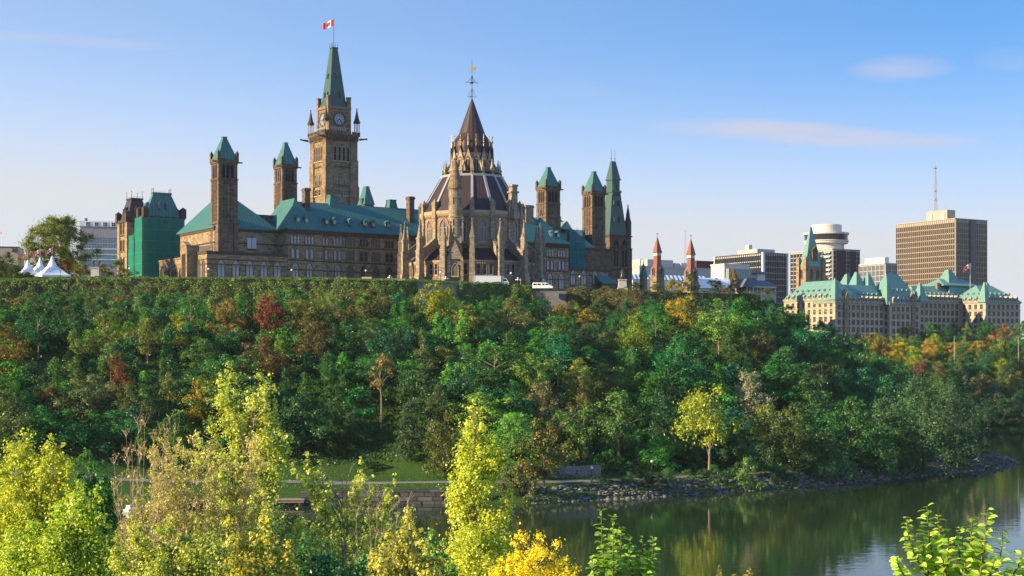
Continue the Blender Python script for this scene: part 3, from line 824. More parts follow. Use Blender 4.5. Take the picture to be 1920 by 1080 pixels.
# clock stage
c0 = PT.px2x(654.5, 2); inset = (S - (PT.px2x(654.5) - PT.px2x(597 + 14))) / 2
inset = 1.75
zc0, zc1 = ztop - 1.0, Z(195)
mb = MB(); mb.box(inset, S - inset, inset, S - inset, zc0, zc1)
for (a, b) in ((0, 0), (1, 0), (0, 1), (1, 1)):
    xa = inset - .3 if a == 0 else S - inset - 1.0; yb_ = inset - .3 if b == 0 else S - inset - 1.0
    mb.box(xa, xa + 1.3, yb_, yb_ + 1.3, zc0, Z(178)); mb.box(xa - .1, xa + 1.4, yb_ - .1, yb_ + 1.4, Z(178), Z(176))
cs = mb.build('clock_stage', STONE_P, pt)
mb = MB(); mb.box(inset - .4, S - inset + .4, inset - .4, S - inset + .4, zc1 - 1.0, zc1); mb.build('cornice', TRIM, cs)
def clock(x_, y_, rz):
    zc = Z(219.4); T_ = Matrix.Translation((x_, y_, zc)) @ Matrix.Rotation(rz, 4, 'Z') @ Matrix.Rotation(R(90), 4, 'X')
    d = MB(); d.T = T_; d.lathe([(2.05, -.1), (2.05, .12)], 32); o = d.build('clock_face', m_plain('clock_dial', (.30, .34, .40), .5, var=.05), cs)
    d = MB(); d.T = T_
    for k in range(32):
        a, b = 2 * math.pi * k / 32, 2 * math.pi * (k + 1) / 32
        d.add([(r_ * math.cos(q), r_ * math.sin(q), z_) for q in (a, b) for r_ in (2.05, 2.5) for z_ in (.0, .3)], [(1, 3, 7, 5), (0, 1, 5, 4), (2, 3, 7, 6)])
    d.build('clock_ring', TRIM_K, o)
    d = MB(); d.T = T_
    for k in range(12):
        a = 2 * math.pi * k / 12; T2_ = T_ @ Matrix.Rotation(a, 4, 'Z'); d.T = T2_; d.box(-.09, .09, 1.35, 1.9, .123, .17)
    d.T = T_
    for k in range(24):
        a, b = 2 * math.pi * k / 24, 2 * math.pi * (k + 1) / 24
        for rr in (1.12,): d.tube((rr * math.cos(a), rr * math.sin(a), .14), (rr * math.cos(b), rr * math.sin(b), .14), .05, .05, 4)
    d.build('numerals', IRON, o)
    for (ang, l_, w2) in ((-142, 1.75, .11), (128, 1.2, .16)):
        d = MB(); d.T = T_ @ Matrix.Rotation(R(ang), 4, 'Z'); d.box(-w2, w2, -.3, l_, .175 if l_ > 1.5 else .2, .23); d.build('clock_hand', IRON, o)
ctr = S / 2
clock(ctr, inset, 0); clock(inset, ctr, R(-90)); clock(S - inset, ctr, R(90)); clock(ctr, S - inset, R(180))
mb = MB()
for i in range(9): mb.box(inset + .9 + i * .72, inset + 1.2 + i * .72, inset - .35, inset - .1, Z(242), Z(236)); mb.box(inset - .35, inset - .1, inset + .9 + i * .72, inset + 1.2 + i * .72, Z(242), Z(236))
mb.box(inset + .5, S - inset - .5, inset - .4, inset - .05, Z(236), Z(235)); mb.box(inset - .4, inset - .05, inset + .5, S - inset - .5, Z(236), Z(235)); mb.build('balustrade', LEAD, cs)
zs1 = Z(80); i2 = inset + .35; it = S / 2 - 1.05
mb = MB(); zm = zc1 + 2.2; k_ = .75
mb.frus((i2 - .3, S - i2 + .3, i2 - .3, S - i2 + .3), zc1 + .003, (i2 + k_, S - i2 - k_, i2 + k_, S - i2 - k_), zm)
mb.frus((i2 + k_, S - i2 - k_, i2 + k_, S - i2 - k_), zm, (it, S - it, it, S - it), zs1 - .4); mb.box(it - .2, S - it + .2, it - .2, S - it + .2, zs1 - .397, zs1)
sp = mb.build('spire', COPPER_D, pt)
mb = MB()
for (zz, hw) in ((zc1 + 4.3, .33), (zc1 + 11, .25)):
    f_ = (zz - zm) / (zs1 - zm); e_ = (i2 + k_) + (it - i2 - k_) * f_
    for q in ((-1.1, 1.1) if hw > .3 else (0,)):
        mb = MB(); mb.box(S / 2 + q - hw, S / 2 + q + hw, e_ - .45, e_ + .6, zz - .6, zz + .7); mb.prism([(S / 2 + q - hw - .15, zz + .703), (S / 2 + q + hw + .15, zz + .703), (S / 2 + q, zz + 1.4)], e_ - .5, e_ + .8); mb.build('lucarne', COPPER_D, sp); mb = MB()
        mb.box(e_ - .45, e_ + .6, S / 2 + q - hw, S / 2 + q + hw, zz - .6, zz + .7); mb.pyr(e_ - .5, e_ + .8, S / 2 + q - hw - .15, S / 2 + q + hw + .15, zz + .703, zz + 1.4); mb.build('lucarne', COPPER_D, sp)
mb = MB()
for (a, b) in ((it, it), (S - it, it), (it, S - it), (S - it, S - it), (S / 2, it), (it, S / 2)): mb.tube((a, b, zs1), (a, b, zs1 + 1.7), .1, .06)
mb.build('cresting', IRON, sp)
mb = MB(); mb.tube((S / 2, S / 2, zs1), (S / 2, S / 2, Z(24)), .13, .07); mb.sphere((S / 2, S / 2, Z(24)), .16); mb.build('flagpole', IRON, pt)
def pinnacle(px_, x_, y_):
    d = MB()
    for (a, b) in ((-1, -1), (1, -1), (-1, 1), (1, 1)): d.tube((x_ + a * .62, y_ + b * .62, ztop - .99), (x_ + a * .62, y_ + b * .62, Z(226)), .17, .17, 6)
    o = d.build('pinnacle', TRIM_L, pt)
    d = MB(); d.box(x_ - .95, x_ + .95, y_ - .95, y_ + .95, Z(226) + .003, Z(223)); d.lathe([(1.15, Z(223) + .003), (.75, Z(217)), (.45, Z(209)), (.14, Z(200)), (.1, Z(199.5)), (.34, Z(199)), (.08, Z(197))], 8, x_, y_, R(22.5))
    for k in range(4):
        a = R(90 * k); d.pyr(x_ + .8 * math.cos(a) - .3, x_ + .8 * math.cos(a) + .3, y_ + .8 * math.sin(a) - .3, y_ + .8 * math.sin(a) + .3, Z(223) + .006, Z(217))
    d.build('pinnacle_cap', TRIM_K, o)
for (a, b) in ((-.1, -.1), (S + .1, -.1), (-.1, S + .1), (S + .1, S + .1)): pinnacle(0, a, b)

# flags -------------------------------------------------------------
RED = m_plain('flag_red', (.62, .02, .03), .7, .2, var=.05); FWH = m_plain('flag_white', (.8, .8, .8), .7, .2, var=.03)
LEAF = [(0, -.40), (.03, -.40), (.02, -.20), (.22, -.23), (.19, -.15), (.40, .02), (.36, .05), (.40, .18), (.28, .15), (.26, .20), (.16, .10), (.20, .33), (.13, .29), (0, .47)]
LEAF = LEAF + [(-x_, y_) for (x_, y_) in LEAF[::-1][1:]]
def flag(label, tip, wd, rz, droop=.25, grp=None, pole_bottom=None, name='flag'):
    """flag streaming along local +x from its hoist at the tip"""
    r_ = thing(name, label, 'flag', tip, rz, grp)
    h_ = wd * .55; nx = 16
    def P(u_, v_): return (u_ * wd * .96, .10 * wd * math.sin(u_ * 9) * u_, -h_ * v_ - droop * wd * u_ ** 1.5 + .04 * wd * math.sin(u_ * 7))
    for (a, b, mt, nm_) in ((0, 4, RED, 'red_band'), (4, 12, FWH, 'white_field'), (12, 16, RED, 'red_band')):
        d = MB()
        for i in range(a, b):
            u0, u1 = i / nx, (i + 1) / nx
            d.add([P(u0, 0), P(u1, 0), P(u1, .5), P(u0, .5), P(u0, 1), P(u1, 1)], [(0, 1, 2, 3), (3, 2, 5, 4)])
        d.build(nm_, mt, r_)
    d = MB()
    for s_ in (-1, 1):
        vs_ = []
        for (x_, y_) in LEAF:
            p = P(.5 + x_ * .55 * .9, .5 - y_ * .95); vs_.append((p[0], p[1] + s_ * .012 * wd, p[2]))
        c_ = P(.5, .5); vs_.append((c_[0], c_[1] + s_ * .012 * wd, c_[2])); n_ = len(LEAF)
        d.add(vs_, [(n_, i, (i + 1) % n_) for i in range(n_)])
    d.build('maple_leaf', RED, r_)
    if pole_bottom is not None:
        d = MB(); d.tube((0, 0, .2), (0, 0, pole_bottom), .05 if wd < 2.5 else .09); d.build('pole', m_plain('white_pole', (.7, .7, .7), .4), r_)
    return r_
c_ = PT.O + Vector((S / 2 * PT.u.x + S / 2 * PT.v.x, S / 2 * PT.u.y + S / 2 * PT.v.y, Z(27)))
flag('red and white maple leaf flag flying on the clock tower spire', c_, 4.3, R(172), .30)

# ------------------------------------------------------------------ little turret roof behind the ridge
TB = Fr(684, 500, GZ, 34)
tb = TB.root('stair_turret', 'small stone turret with truncated green roof behind the long roof ridge', 'tower')
s_ = TB.px2x(701); sy = TB.px2y(672); ze, zt = TB.z(383), TB.z(348)
mb = MB(); mb.box(0, s_, 0, sy, -5, ze); mb.build('wall', STONE_D, tb)
mb = MB(); m_ = s_ * .34; mb.frus((-.3, s_ + .3, -.3, sy + .3), ze + .003, (m_, s_ - m_, m_, sy - m_), zt - .2); mb.box(m_ - .12, s_ - m_ + .12, m_ - .12, sy - m_ + .12, zt - .197, zt); mb.build('roof', COPPER, tb)
win(tb, 'rect', .8, 1.6, 0, sy / 2, ze - 2.2, R(-90), G_DARK, TRIM_K, 1, False)
mb = MB(); mb.box(-.6, .6, s_ * .3, s_ * .3 + 1, ze + .4, ze + 2.2); mb.build('dormer', COPPER_D, tb)

# ------------------------------------------------------------------ library
LZ = GZ
lib = thing('library', 'round gothic stone library with tiered brown roofs and flying buttresses', 'building', (-12.5, 450, LZ), R(-88.4))
A16 = R(22.5)
lz = lambda py, Y=450: CZ - (py - HY) * Y / F - LZ
r_out, r_dr = 19.6, 15.9
z_lw, z_lr, z_de, z_rt = lz(487, 430), lz(464, 434), lz(403), lz(334)
mb = MB(); mb.lathe([(r_out, -6), (r_out, z_lw)], 16); mb.build('aisle_wall', STONE_L, lib)
mb = MB(); mb.lathe([(r_out + .55, -6), (r_out + .55, 1.0), (r_out + .15, 1.5)], 16); mb.build('plinth', TRIM, lib)
mb = MB(); mb.lathe([(r_out + .25, z_lw - .7), (r_out + .45, z_lw - .3), (r_out + .45, z_lw + .05)], 16)
for k in range(16):
    for j in range(11):
        a = A16 * k; b = A16 * (k + 1); t_ = (j + .5) / 11
        p = Vector((math.cos(a), math.sin(a), 0)) * (r_out + .2) * (1 - t_) + Vector((math.cos(b), math.sin(b), 0)) * (r_out + .2) * t_
        mb.box(p.x - .16, p.x + .16, p.y - .16, p.y + .16, z_lw - 1.1, z_lw - .703)
mb.build('cornice', TRIM_L, lib)
mb = MB(); mb.lathe([(r_out + .5, z_lw + .06), (r_dr - .1, z_lr)], 16); mb.build('lower_roof', BRONZE, lib)
mb = MB(); mb.lathe([(r_dr, z_lw), (r_dr, z_de - .9)], 16); mb.build('drum_wall', STONE_L, lib)
mb = MB(); mb.lathe([(r_dr + .2, z_lr + 1.1), (r_dr + .2, z_lr + 1.5)], 16); mb.lathe([(r_dr + .2, z_de - 1.5), (r_dr + .55, z_de - .9), (r_dr + .55, z_de)], 16)
for k in range(16):
    for j in range(10):
        a = A16 * k; b = A16 * (k + 1); t_ = (j + .5) / 10
        p = Vector((math.cos(a), math.sin(a), 0)) * (r_dr + .2) * (1 - t_) + Vector((math.cos(b), math.sin(b), 0)) * (r_dr + .2) * t_
        mb.box(p.x - .16, p.x + .16, p.y - .16, p.y + .16, z_de - 2.0, z_de - 1.503)
mb.build('cornice', TRIM_L, lib)
mb = MB(); mb.lathe([(r_dr + .35, z_de + .003), (9.6, z_rt)], 16); mb.build('great_roof', BRONZE, lib)
mb = MB()
for k in range(16):
    a = A16 * k; c, s = math.cos(a), math.sin(a)
    T_ = Matrix.Rotation(a, 4, 'Z'); mb.T = T_
    mb.add([(r_dr + .75, -.42, z_de), (r_dr + .75, .42, z_de), (9.75, .36, z_rt + .1), (9.75, -.36, z_rt + .1), (r_dr - .3, -.42, z_de), (r_dr - .3, .42, z_de), (9.0, .36, z_rt + .1), (9.0, -.36, z_rt + .1)],
           [(0, 1, 2, 3), (0, 3, 7, 4), (1, 2, 6, 5), (0, 1, 5, 4), (3, 2, 6, 7)])
mb.T = None; mb.lathe([(9.9, z_rt - .35), (9.9, z_rt + .35), (9.2, z_rt + .36)], 16); mb.build('roof_ribs', LEAD, lib)
# gallery balustrade, lantern
mb = MB()
for k in range(48):
    a = 2 * math.pi * k / 48; mb.tube((9.3 * math.cos(a), 9.3 * math.sin(a), z_rt + .36), (9.3 * math.cos(a), 9.3 * math.sin(a), z_rt + 1.1), .07, .07, 4)
mb.lathe([(9.4, z_rt + 1.1), (9.4, z_rt + 1.25), (9.15, z_rt + 1.25)], 16); mb.build('balustrade', SLATE, lib)
z_lt = lz(288); r_l = 6.5
mb = MB(); mb.lathe([(r_l, z_rt - 1), (r_l, z_lt - .5)], 16); mb.build('lantern_wall', TRIM_L, lib)
z_c0, z_c1, z_c2, z_ap = lz(300), lz(268), lz(252), lz(184)
mb = MB(); mb.lathe([(6.15, z_c0), (6.3, z_c1 - 1.4), (6.1, z_c1), (4.9, z_c1 + 1.6), (4.15, z_c2), (.12, z_ap)], 16); crown_r = mb.build('crown_roof', BRONZE, lib)
gab = MB(); gw = 1.25
gab.prism([(-gw, lz(304)), (gw, lz(304)), (0, lz(279))], -.25, .6)
gmesh = gab.mesh('lantern_gable', TRIM_L)
pane = MB(); pane.prism([(p[0], p[1] + lz(328)) for p in arch(1.5, lz(300) - lz(328))], -.1, .2); pmesh = pane.mesh('lantern_window', G_DARK)
fr_ = MB(); inn = [(p[0], p[1] + lz(328)) for p in arch(1.5, lz(300) - lz(328))]; out_ = [(p[0], p[1] + lz(328)) for p in arch(1.95, lz(299) - lz(328) + .25)]
ring(fr_, inn, out_, .1, -.25); fr_.box(-.07, .07, -.2, .1, lz(328), lz(306)); frmesh = fr_.mesh('window_frame', TRIM_L)
capm = MB(); capm.add([(-gw - .2, -.38, lz(304.5)), (0, -.38, lz(277.3)), (0, .75, lz(277.3)), (-gw - .2, .75, lz(304.5)), (gw + .2, -.38, lz(304.5)), (gw + .2, .75, lz(304.5)),
                       (-gw + .05, -.38, lz(304.5)), (0, -.38, lz(280.3)), (gw - .05, -.38, lz(304.5))], [(0, 1, 2, 3), (1, 4, 5, 2), (0, 6, 7, 1), (7, 8, 4, 1)]); capmesh = capm.mesh('gable_coping', BRONZE)
finm = MB(); finm.tube((0, -.1, lz(279)), (0, -.1, lz(268)), .13, .09); finm.sphere((0, -.1, lz(267.5)), .3, 6, 4); finm.tube((0, -.1, lz(267)), (0, -.1, lz(256)), .09, .03); finm.sphere((0, -.1, lz(259)), .2, 6, 4); finmesh = finm.mesh('gable_finial', GOLD)
pinm = MB(); pinm.box(-.5, .5, -.5, .5, lz(336), lz(322)); pinm.box(-.62, .62, -.62, .62, lz(322) + .003, lz(320.5)); pinm.lathe([(.55, lz(320.5) + .003), (.1, lz(306)), (.22, lz(305)), (.03, lz(303))], 4, 0, 0, R(45)); pinmesh = pinm.mesh('pinnacle', TRIM_L)
eavm = MB(); eavm.box(-.75, .75, -.6, .8, z_de - 2.2, z_de + 1.9); eavm.box(-.9, .9, -.75, .9, z_de + 1.903, z_de + 2.3); eavm.pyr(-.8, .8, -.65, .8, z_de + 2.303, z_de + 3.9); eavm.box(-.55, .55, -.35, .8, z_lr, z_de - 2.203); eavmesh = eavm.mesh('pilaster', STONE_L)
for k in range(16):
    am = A16 * (k + .5); av = A16 * k; ro = r_l * math.cos(A16 / 2)
    rz = am + R(90)
    o = link('lantern_gable', gmesh, lib, loc=(ro * math.cos(am), ro * math.sin(am), 0), rz=rz)
    link('gable_coping', capmesh, o); link('gable_finial', finmesh, o)
    o = link('lantern_window', pmesh, lib, loc=(ro * math.cos(am), ro * math.sin(am), 0), rz=rz); link('window_frame', frmesh, o)
    link('pinnacle', pinmesh, lib, loc=(8.75 * math.cos(av), 8.75 * math.sin(av), 0), rz=av + R(90))
    link('pilaster', eavmesh, lib, loc=((r_dr + .1) * math.cos(av), (r_dr + .1) * math.sin(av), 0), rz=av + R(90))
# inner flyers of the lantern
flm = MB(); flm.add([(8.9, -.22, z_rt + .4), (8.9, .22, z_rt + .4), (6.2, .22, lz(306)), (6.2, -.22, lz(306)), (8.9, -.22, z_rt + 1.5), (8.9, .22, z_rt + 1.5), (6.2, .22, lz(300)), (6.2, -.22, lz(300))],
                     [(0, 1, 2, 3), (4, 7, 6, 5), (0, 3, 7, 4), (1, 5, 6, 2)]); flmesh = flm.mesh('lantern_buttress', TRIM_L)
for k in range(16): link('lantern_buttress', flmesh, lib, rz=A16 * k)
# drum windows with red stone arches, aisle windows in threes
dh = z_de - 2.3 - (z_lr + 1.8)
def lib_win(par, kind_r, w_, h_, z, am, rad, glass, red, off=0.0, lights=1):
    gm, fm = win_meshes('arch', w_, h_, glass, TRIM_L, lights, True)
    c, s = math.cos(am), math.sin(am)
    x_, y_ = rad * c - off * s, rad * s + off * c
    o = link('window', gm, par, loc=(x_, y_, z), rz=am + R(90)); link('window_frame', fm, o)
    key = ('red', w_, h_)
    if key not in _wc:
        d = MB(); a_in = arch(w_ + .4, h_ + .25)[2:]; a_out = arch(w_ + 1.7, h_ + 1.05)[2:]; a_out = [(p[0], max(p[1], a_in[0][1])) for p in a_out]
        k_ = len(a_in); vs_ = [(p[0], y_, p[1]) for y_ in (-.14, .1) for lst in (a_in, a_out) for p in lst]
        fs = []
        for i in range(k_ - 1): fs += [(i, i + 1, k_ + i + 1, k_ + i), (k_ + i, k_ + i + 1, 3 * k_ + i + 1, 3 * k_ + i), (2 * k_ + i, 2 * k_ + i + 1, i + 1, i)]
        d.add(vs_, fs); _wc[key] = d.mesh('arch_stones', REDST)
    if red: link('arch_stones', _wc[key], o)
for k in range(16):
    am = A16 * (k + .5)
    lib_win(lib, 'drum', 2.6, dh * .93, z_lr + 2.0, am, r_dr * math.cos(A16 / 2), G_MID, True, 0, 3)
    for j in (-1, 0, 1): lib_win(lib, 'aisle', 1.05, 3.5, 1.9, am, r_out * math.cos(A16 / 2), G_DARK, j == 0 or True, j * 1.95)
# flying buttresses
fb = MB()
fb.box(21.2, 23.2, -.8, .8, -6, lz(470, 430)); fb.frus((20.6, 24.6, -1.1, 1.1), -6, (21.15, 23.3, -.86, .86), lz(508, 430))
fb.box(21.1, 23.3, -.9, .9, lz(470, 430) + .003, lz(470, 430) + .4)
fb.box(21.4, 23.0, -.68, .68, lz(470, 430) + .4, lz(447, 430)); fb.box(21.25, 23.15, -.82, .82, lz(447, 430) + .003, lz(447, 430) + .45)
zp = lz(447, 430) + .453
fb.frus((21.5, 22.9, -.6, .6), zp, (21.75, 22.65, -.36, .36), zp + 2.0)
for sg in (-1, 1): fb.pyr(21.5, 22.9, sg * .62 - .12, sg * .62 + .12, zp, zp + 1.8)
fb.frus((21.75, 22.65, -.36, .36), zp + 2.0, (22.14, 22.26, -.06, .06), lz(411, 430)); fb.box(21.95, 22.45, -.25, .25, lz(412.5, 430), lz(411, 430)); fb.lathe([(.25, lz(411, 430) + .003), (.1, lz(409, 430))], 6, 22.2, 0)
za, zb2 = lz(452, 434), lz(476, 430)                                        # raking arm: straight on top, curved below
pts = [(r_dr - .2, za + 1.3), (21.6, zb2 + 1.0)]
low = [(21.6 - (21.6 - r_dr + .2) * t_, zb2 - 1.9 + (za - zb2 - .6) * (t_ ** .75)) for t_ in [i / 8 for i in range(9)]]
fb.prism(pts + low, -.42, .42)
fb.add([(r_dr - .2, -.58, za + 1.3), (r_dr - .2, .58, za + 1.3), (21.6, .58, zb2 + 1.0), (21.6, -.58, zb2 + 1.0), (r_dr - .2, -.58, za + 1.7), (r_dr - .2, .58, za + 1.7), (21.6, .58, zb2 + 1.4), (21.6, -.58, zb2 + 1.4)],
       [(0, 1, 2, 3), (4, 7, 6, 5), (0, 3, 7, 4), (1, 5, 6, 2), (0, 4, 5, 1), (3, 2, 6, 7)])
fbm = fb.mesh('flying_buttress', STONE_L)
for k in range(16): link('flying_buttress', fbm, lib, rz=A16 * k)
# round stair turret in front, tall chimney stack at the right shoulder, finial
def lib_local(px, Y):
    p = Vector(((px - CX) * Y / F + 12.5, Y - 450)); a = R(88.4)
    return p.x * math.cos(a) - p.y * math.sin(a), p.x * math.sin(a) + p.y * math.cos(a)
tx, ty = lib_local(853.5, 431.5); tz = lambda py: lz(py, 431.5)
mb = MB(); mb.lathe([(1.95, tz(445)), (1.95, tz(409)), (2.08, tz(408)), (2.08, tz(406)), (1.95, tz(405)), (1.95, tz(357)), (2.25, tz(354))], 20, tx, ty)
tr = mb.build('stair_turret', STONE_L, lib)
mb = MB(); mb.lathe([(2.35, tz(354) + .003), (2.3, tz(351)), (1.55, tz(331)), (.75, tz(308)), (.35, tz(301)), (.3, tz(300.8)), (.62, tz(299)), (.5, tz(297.5)), (.12, tz(295))], 20, tx, ty); mb.build('turret_cap', STONE_P, tr)
mb = MB()
for k, (py0, py1) in enumerate(((384, 371), (424, 412), (440, 428))):
    for a in (-.25, .9, -1.3): mb.T = Matrix.Translation((tx, ty, 0)) @ Matrix.Rotation(a, 4, 'Z'); mb.box(1.85, 2.02, -.16, .16, tz(py0), tz(py1))
mb.T = None; mb.build('turret_slits', G_DARK, tr)
mb = MB(); T_ = Matrix.Translation((tx, ty, 0)); mb.T = T_
mb.frus((-2.2, 2.4, -2.3, 2.3), -6, (-2.2, 2.1, -2.1, 2.1), tz(470)); mb.box(-2.3, 2.2, -2.2, 2.2, tz(470), tz(466))
mb.box(-2.0, 1.6, -1.9, 1.9, tz(466), tz(444))
mb.T = T_ @ Matrix.Rotation(R(90), 4, 'Z'); mb.prism([(-2.3, tz(487)), (2.3, tz(487)), (0, tz(452))], -2.7, 0)
mb.T = T_
for sg in (-1, 1): mb.box(1.6, 2.9, sg * 2.0 - .45, sg * 2.0 + .45, -6, tz(490)); mb.pyr(1.6, 2.9, sg * 2.0 - .45, sg * 2.0 + .45, tz(490), tz(472))
mb.T = None; mb.build('turret_base', STONE_L, lib)
gm, fm = win_meshes('arch', 1.9, 3.6, TRIM, TRIM_L, 2, True)
o = link('niche', gm, lib, loc=(tx + 2.72, ty, tz(518)), rz=R(90)); link('window_frame', fm, o)
cx_, cy_ = lib_local(962, 440); cz_ = lambda py: lz(py, 440)
mb = MB(); mb.T = Matrix.Translation((cx_, cy_, 0)) @ Matrix.Rotation(R(34), 4, 'Z')
mb.frus((-1.6, 1.6, -1.6, 1.6), cz_(410), (-1.1, 1.1, -1.1, 1.1), cz_(388)); mb.box(-1.0, 1.0, -1.0, 1.0, cz_(388), cz_(362)); mb.box(-1.35, 1.35, -1.35, 1.35, cz_(362) + .003, cz_(359))
mb.box(-.95, .95, -.95, .95, cz_(359), cz_(350)); mb.box(-1.15, 1.15, -1.15, 1.15, cz_(350) + .003, cz_(346.5))
for sg in (-1, 1): mb.frus((sg * 1.9 - .5, sg * 1.9 + .5, -1.3, .2), cz_(412), (sg * 1.6 - .3, sg * 1.6 + .3, -1.0, 0), cz_(392))
mb.build('chimney', STONE_L, lib)
mb = MB(); mb.tube((0, 0, z_ap - .3), (0, 0, lz(112)), .13, .05)
for k in range(4):
    a = R(90 * k + 20); c, s = math.cos(a), math.sin(a)
    mb.tube((0, 0, lz(155)), (1.9 * c, 1.9 * s, lz(155)), .07); mb.sphere((1.9 * c, 1.9 * s, lz(155)), .14, 6, 4)
    mb.tube((0, 0, lz(180)), (1.5 * c, 1.5 * s, lz(182)), .06); mb.tube((1.5 * c, 1.5 * s, lz(182)), (.15 * c, .15 * s, lz(166)), .04); mb.tube((1.6 * c, 1.6 * s, lz(155)), (.1 * c, .1 * s, lz(146)), .05)
mb.lathe([(.2, lz(157)), (.55, lz(155)), (.2, lz(153))], 8); mb.lathe([(.12, lz(146)), (.3, lz(144)), (.12, lz(142))], 8); fin = mb.build('finial', IRON, lib)
mb = MB(); mb.T = Matrix.Rotation(R(88.4), 4, 'Z'); mb.box(-.9, .9, -.06, .06, lz(131), lz(126)); mb.add([(.9, 0, lz(132.5)), (.9, 0, lz(124.5)), (1.5, 0, lz(128.5)), (.9, .06, lz(128.5))], [(0, 3, 2), (3, 1, 2), (0, 2, 1)]); mb.build('weather_vane', GOLD, fin)
# ------------------------------------------------------------------ west tower (steep dark green roof)
WT = Fr(1143, 590, 46, 34)
wt = WT.root('gothic_tower', 'stone tower with tall tapering dark green roof and two iron finials beside dark pinnacle', 'tower')
sx, sy = WT.px2x(1182), WT.px2y(1133.5); Z = lambda py: WT.z(py)
ze = Z(437)
mb = MB(); mb.box(0, sx, 0, sy, -6, ze - .8)
for (a, b) in ((0, 0), (1, 0), (0, 1), (1, 1)):
    xa, yb_ = a * (sx - 1.5), b * (sy - 1.5); mb.box(xa - .5, xa + 2.0, yb_ - .5, yb_ + 2.0, -6, Z(466)); mb.box(xa - .25, xa + 1.75, yb_ - .25, yb_ + 1.75, Z(466), ze - .6)
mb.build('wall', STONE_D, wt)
mb = MB()
for z, h in ((ze - 1.2, .6), (Z(466), .5), (Z(505), .5)): mb = MB(); mb.box(-.6, sx + .6, -.6, sy + .6, z, z + h); mb.build('string_course', TRIM_K, wt)
for i in (0, 1):
    win(wt, 'arch', 2.7, Z(447) - Z(500), sx * (.3 + .4 * i), 0, Z(500), 0, LOUV, TRIM, 2)
    win(wt, 'arch', 2.4, Z(447) - Z(500), 0, sy * (.3 + .4 * i), Z(500), R(-90), LOUV, TRIM, 2)
x1r = WT.px2x(1174.5) ; m1 = .5
zb1, zb2_, zt = Z(360), Z(334), Z(300)
xa0, xa1 = WT.px2x(1142.5, sy * .3), WT.px2x(1162, sy * .3)
c_, cy2 = WT.loc(1149.5, 594); h1 = 2.15
mb = MB(); mb.frus((-.4, x1r, -.4, sy + .4), ze - .59, (c_ - h1, c_ + h1, cy2 - h1, cy2 + h1), zb1); rf = mb.build('lower_roof', COPPER_D, wt)
mb = MB(); mb.box(c_ - h1 - .35, c_ + h1 + .35, cy2 - h1 - .35, cy2 + h1 + .35, zb1 + .003, zb1 + .9); mb.box(c_ - h1 + .2, c_ + h1 - .2, cy2 - h1 + .2, cy2 + h1 - .2, zb1 + .9, zb2_ - .5); mb.box(c_ - h1 - .2, c_ + h1 + .2, cy2 - h1 - .2, cy2 + h1 + .2, zb2_ - .497, zb2_)
for i in range(7):
    q = c_ - h1 - .2 + i * (2 * h1) / 6.5; mb.box(q, q + .3, cy2 - h1 - .55, cy2 - h1 - .2, zb1 - .9, zb1)
for q in (-1.0, 1.0): mb.box(c_ + q - .6, c_ + q + .6, cy2 - h1 - .1, cy2 - h1 + 1, zb1 + .9, zb1 + 2.6); mb.pyr(c_ + q - .75, c_ + q + .75, cy2 - h1 - .25, cy2 - h1 + 1.2, zb1 + 2.603, zb1 + 4.2)
mb.build('roof_gallery', COPPER_D, wt)
mb = MB(); mb.frus((c_ - h1, c_ + h1, cy2 - h1, cy2 + h1), zb2_ + .003, (c_ - 1.05, c_ + 1.05, cy2 - .4, cy2 + .4), zt); mb.build('upper_roof', COPPER_D, wt)
for q in (-.95, .95):
    mb = MB(); mb.tube((c_ + q, cy2, zt - .2), (c_ + q, cy2, Z(277)), .12, .05)
    for py in (295, 289, 283): mb.sphere((c_ + q, cy2, Z(py)), .28 if py > 290 else .16, 6, 4)
    mb.build('finial', IRON, wt)
mb = MB()
for q in (-1.4, 1.4):
    for (zz, yy) in ((Z(416), -.4 + (cy2 - h1 + .4) * (437 - 416) / 77), (Z(384), -.4 + (cy2 - h1 + .4) * (437 - 384) / 77)): mb = MB(); mb.box(c_ + q - .55, c_ + q + .55, yy - .6, yy + 1.6, zz, zz + 1.6); mb.pyr(c_ + q - .65, c_ + q + .65, yy - .75, yy + 1.8, zz + 1.603, zz + 2.7); mb.build('dormer', COPPER_D, wt)
px_ = WT.px2x(1178, 0)
mb = MB(); mb.box(px_ - 1.0, px_ + 1.0, -.8, 1.2, ze - .5, Z(412)); mb.lathe([(1.2, Z(412) + .003), (.75, Z(402)), (.85, Z(401)), (.2, Z(385)), (.3, Z(384.5)), (.05, Z(380))], 8, px_, .2); mb.box(px_ - .7, px_ + .7, .1, .3, Z(401.5), Z(400)); mb.build('pinnacle', TRIM_K, wt)

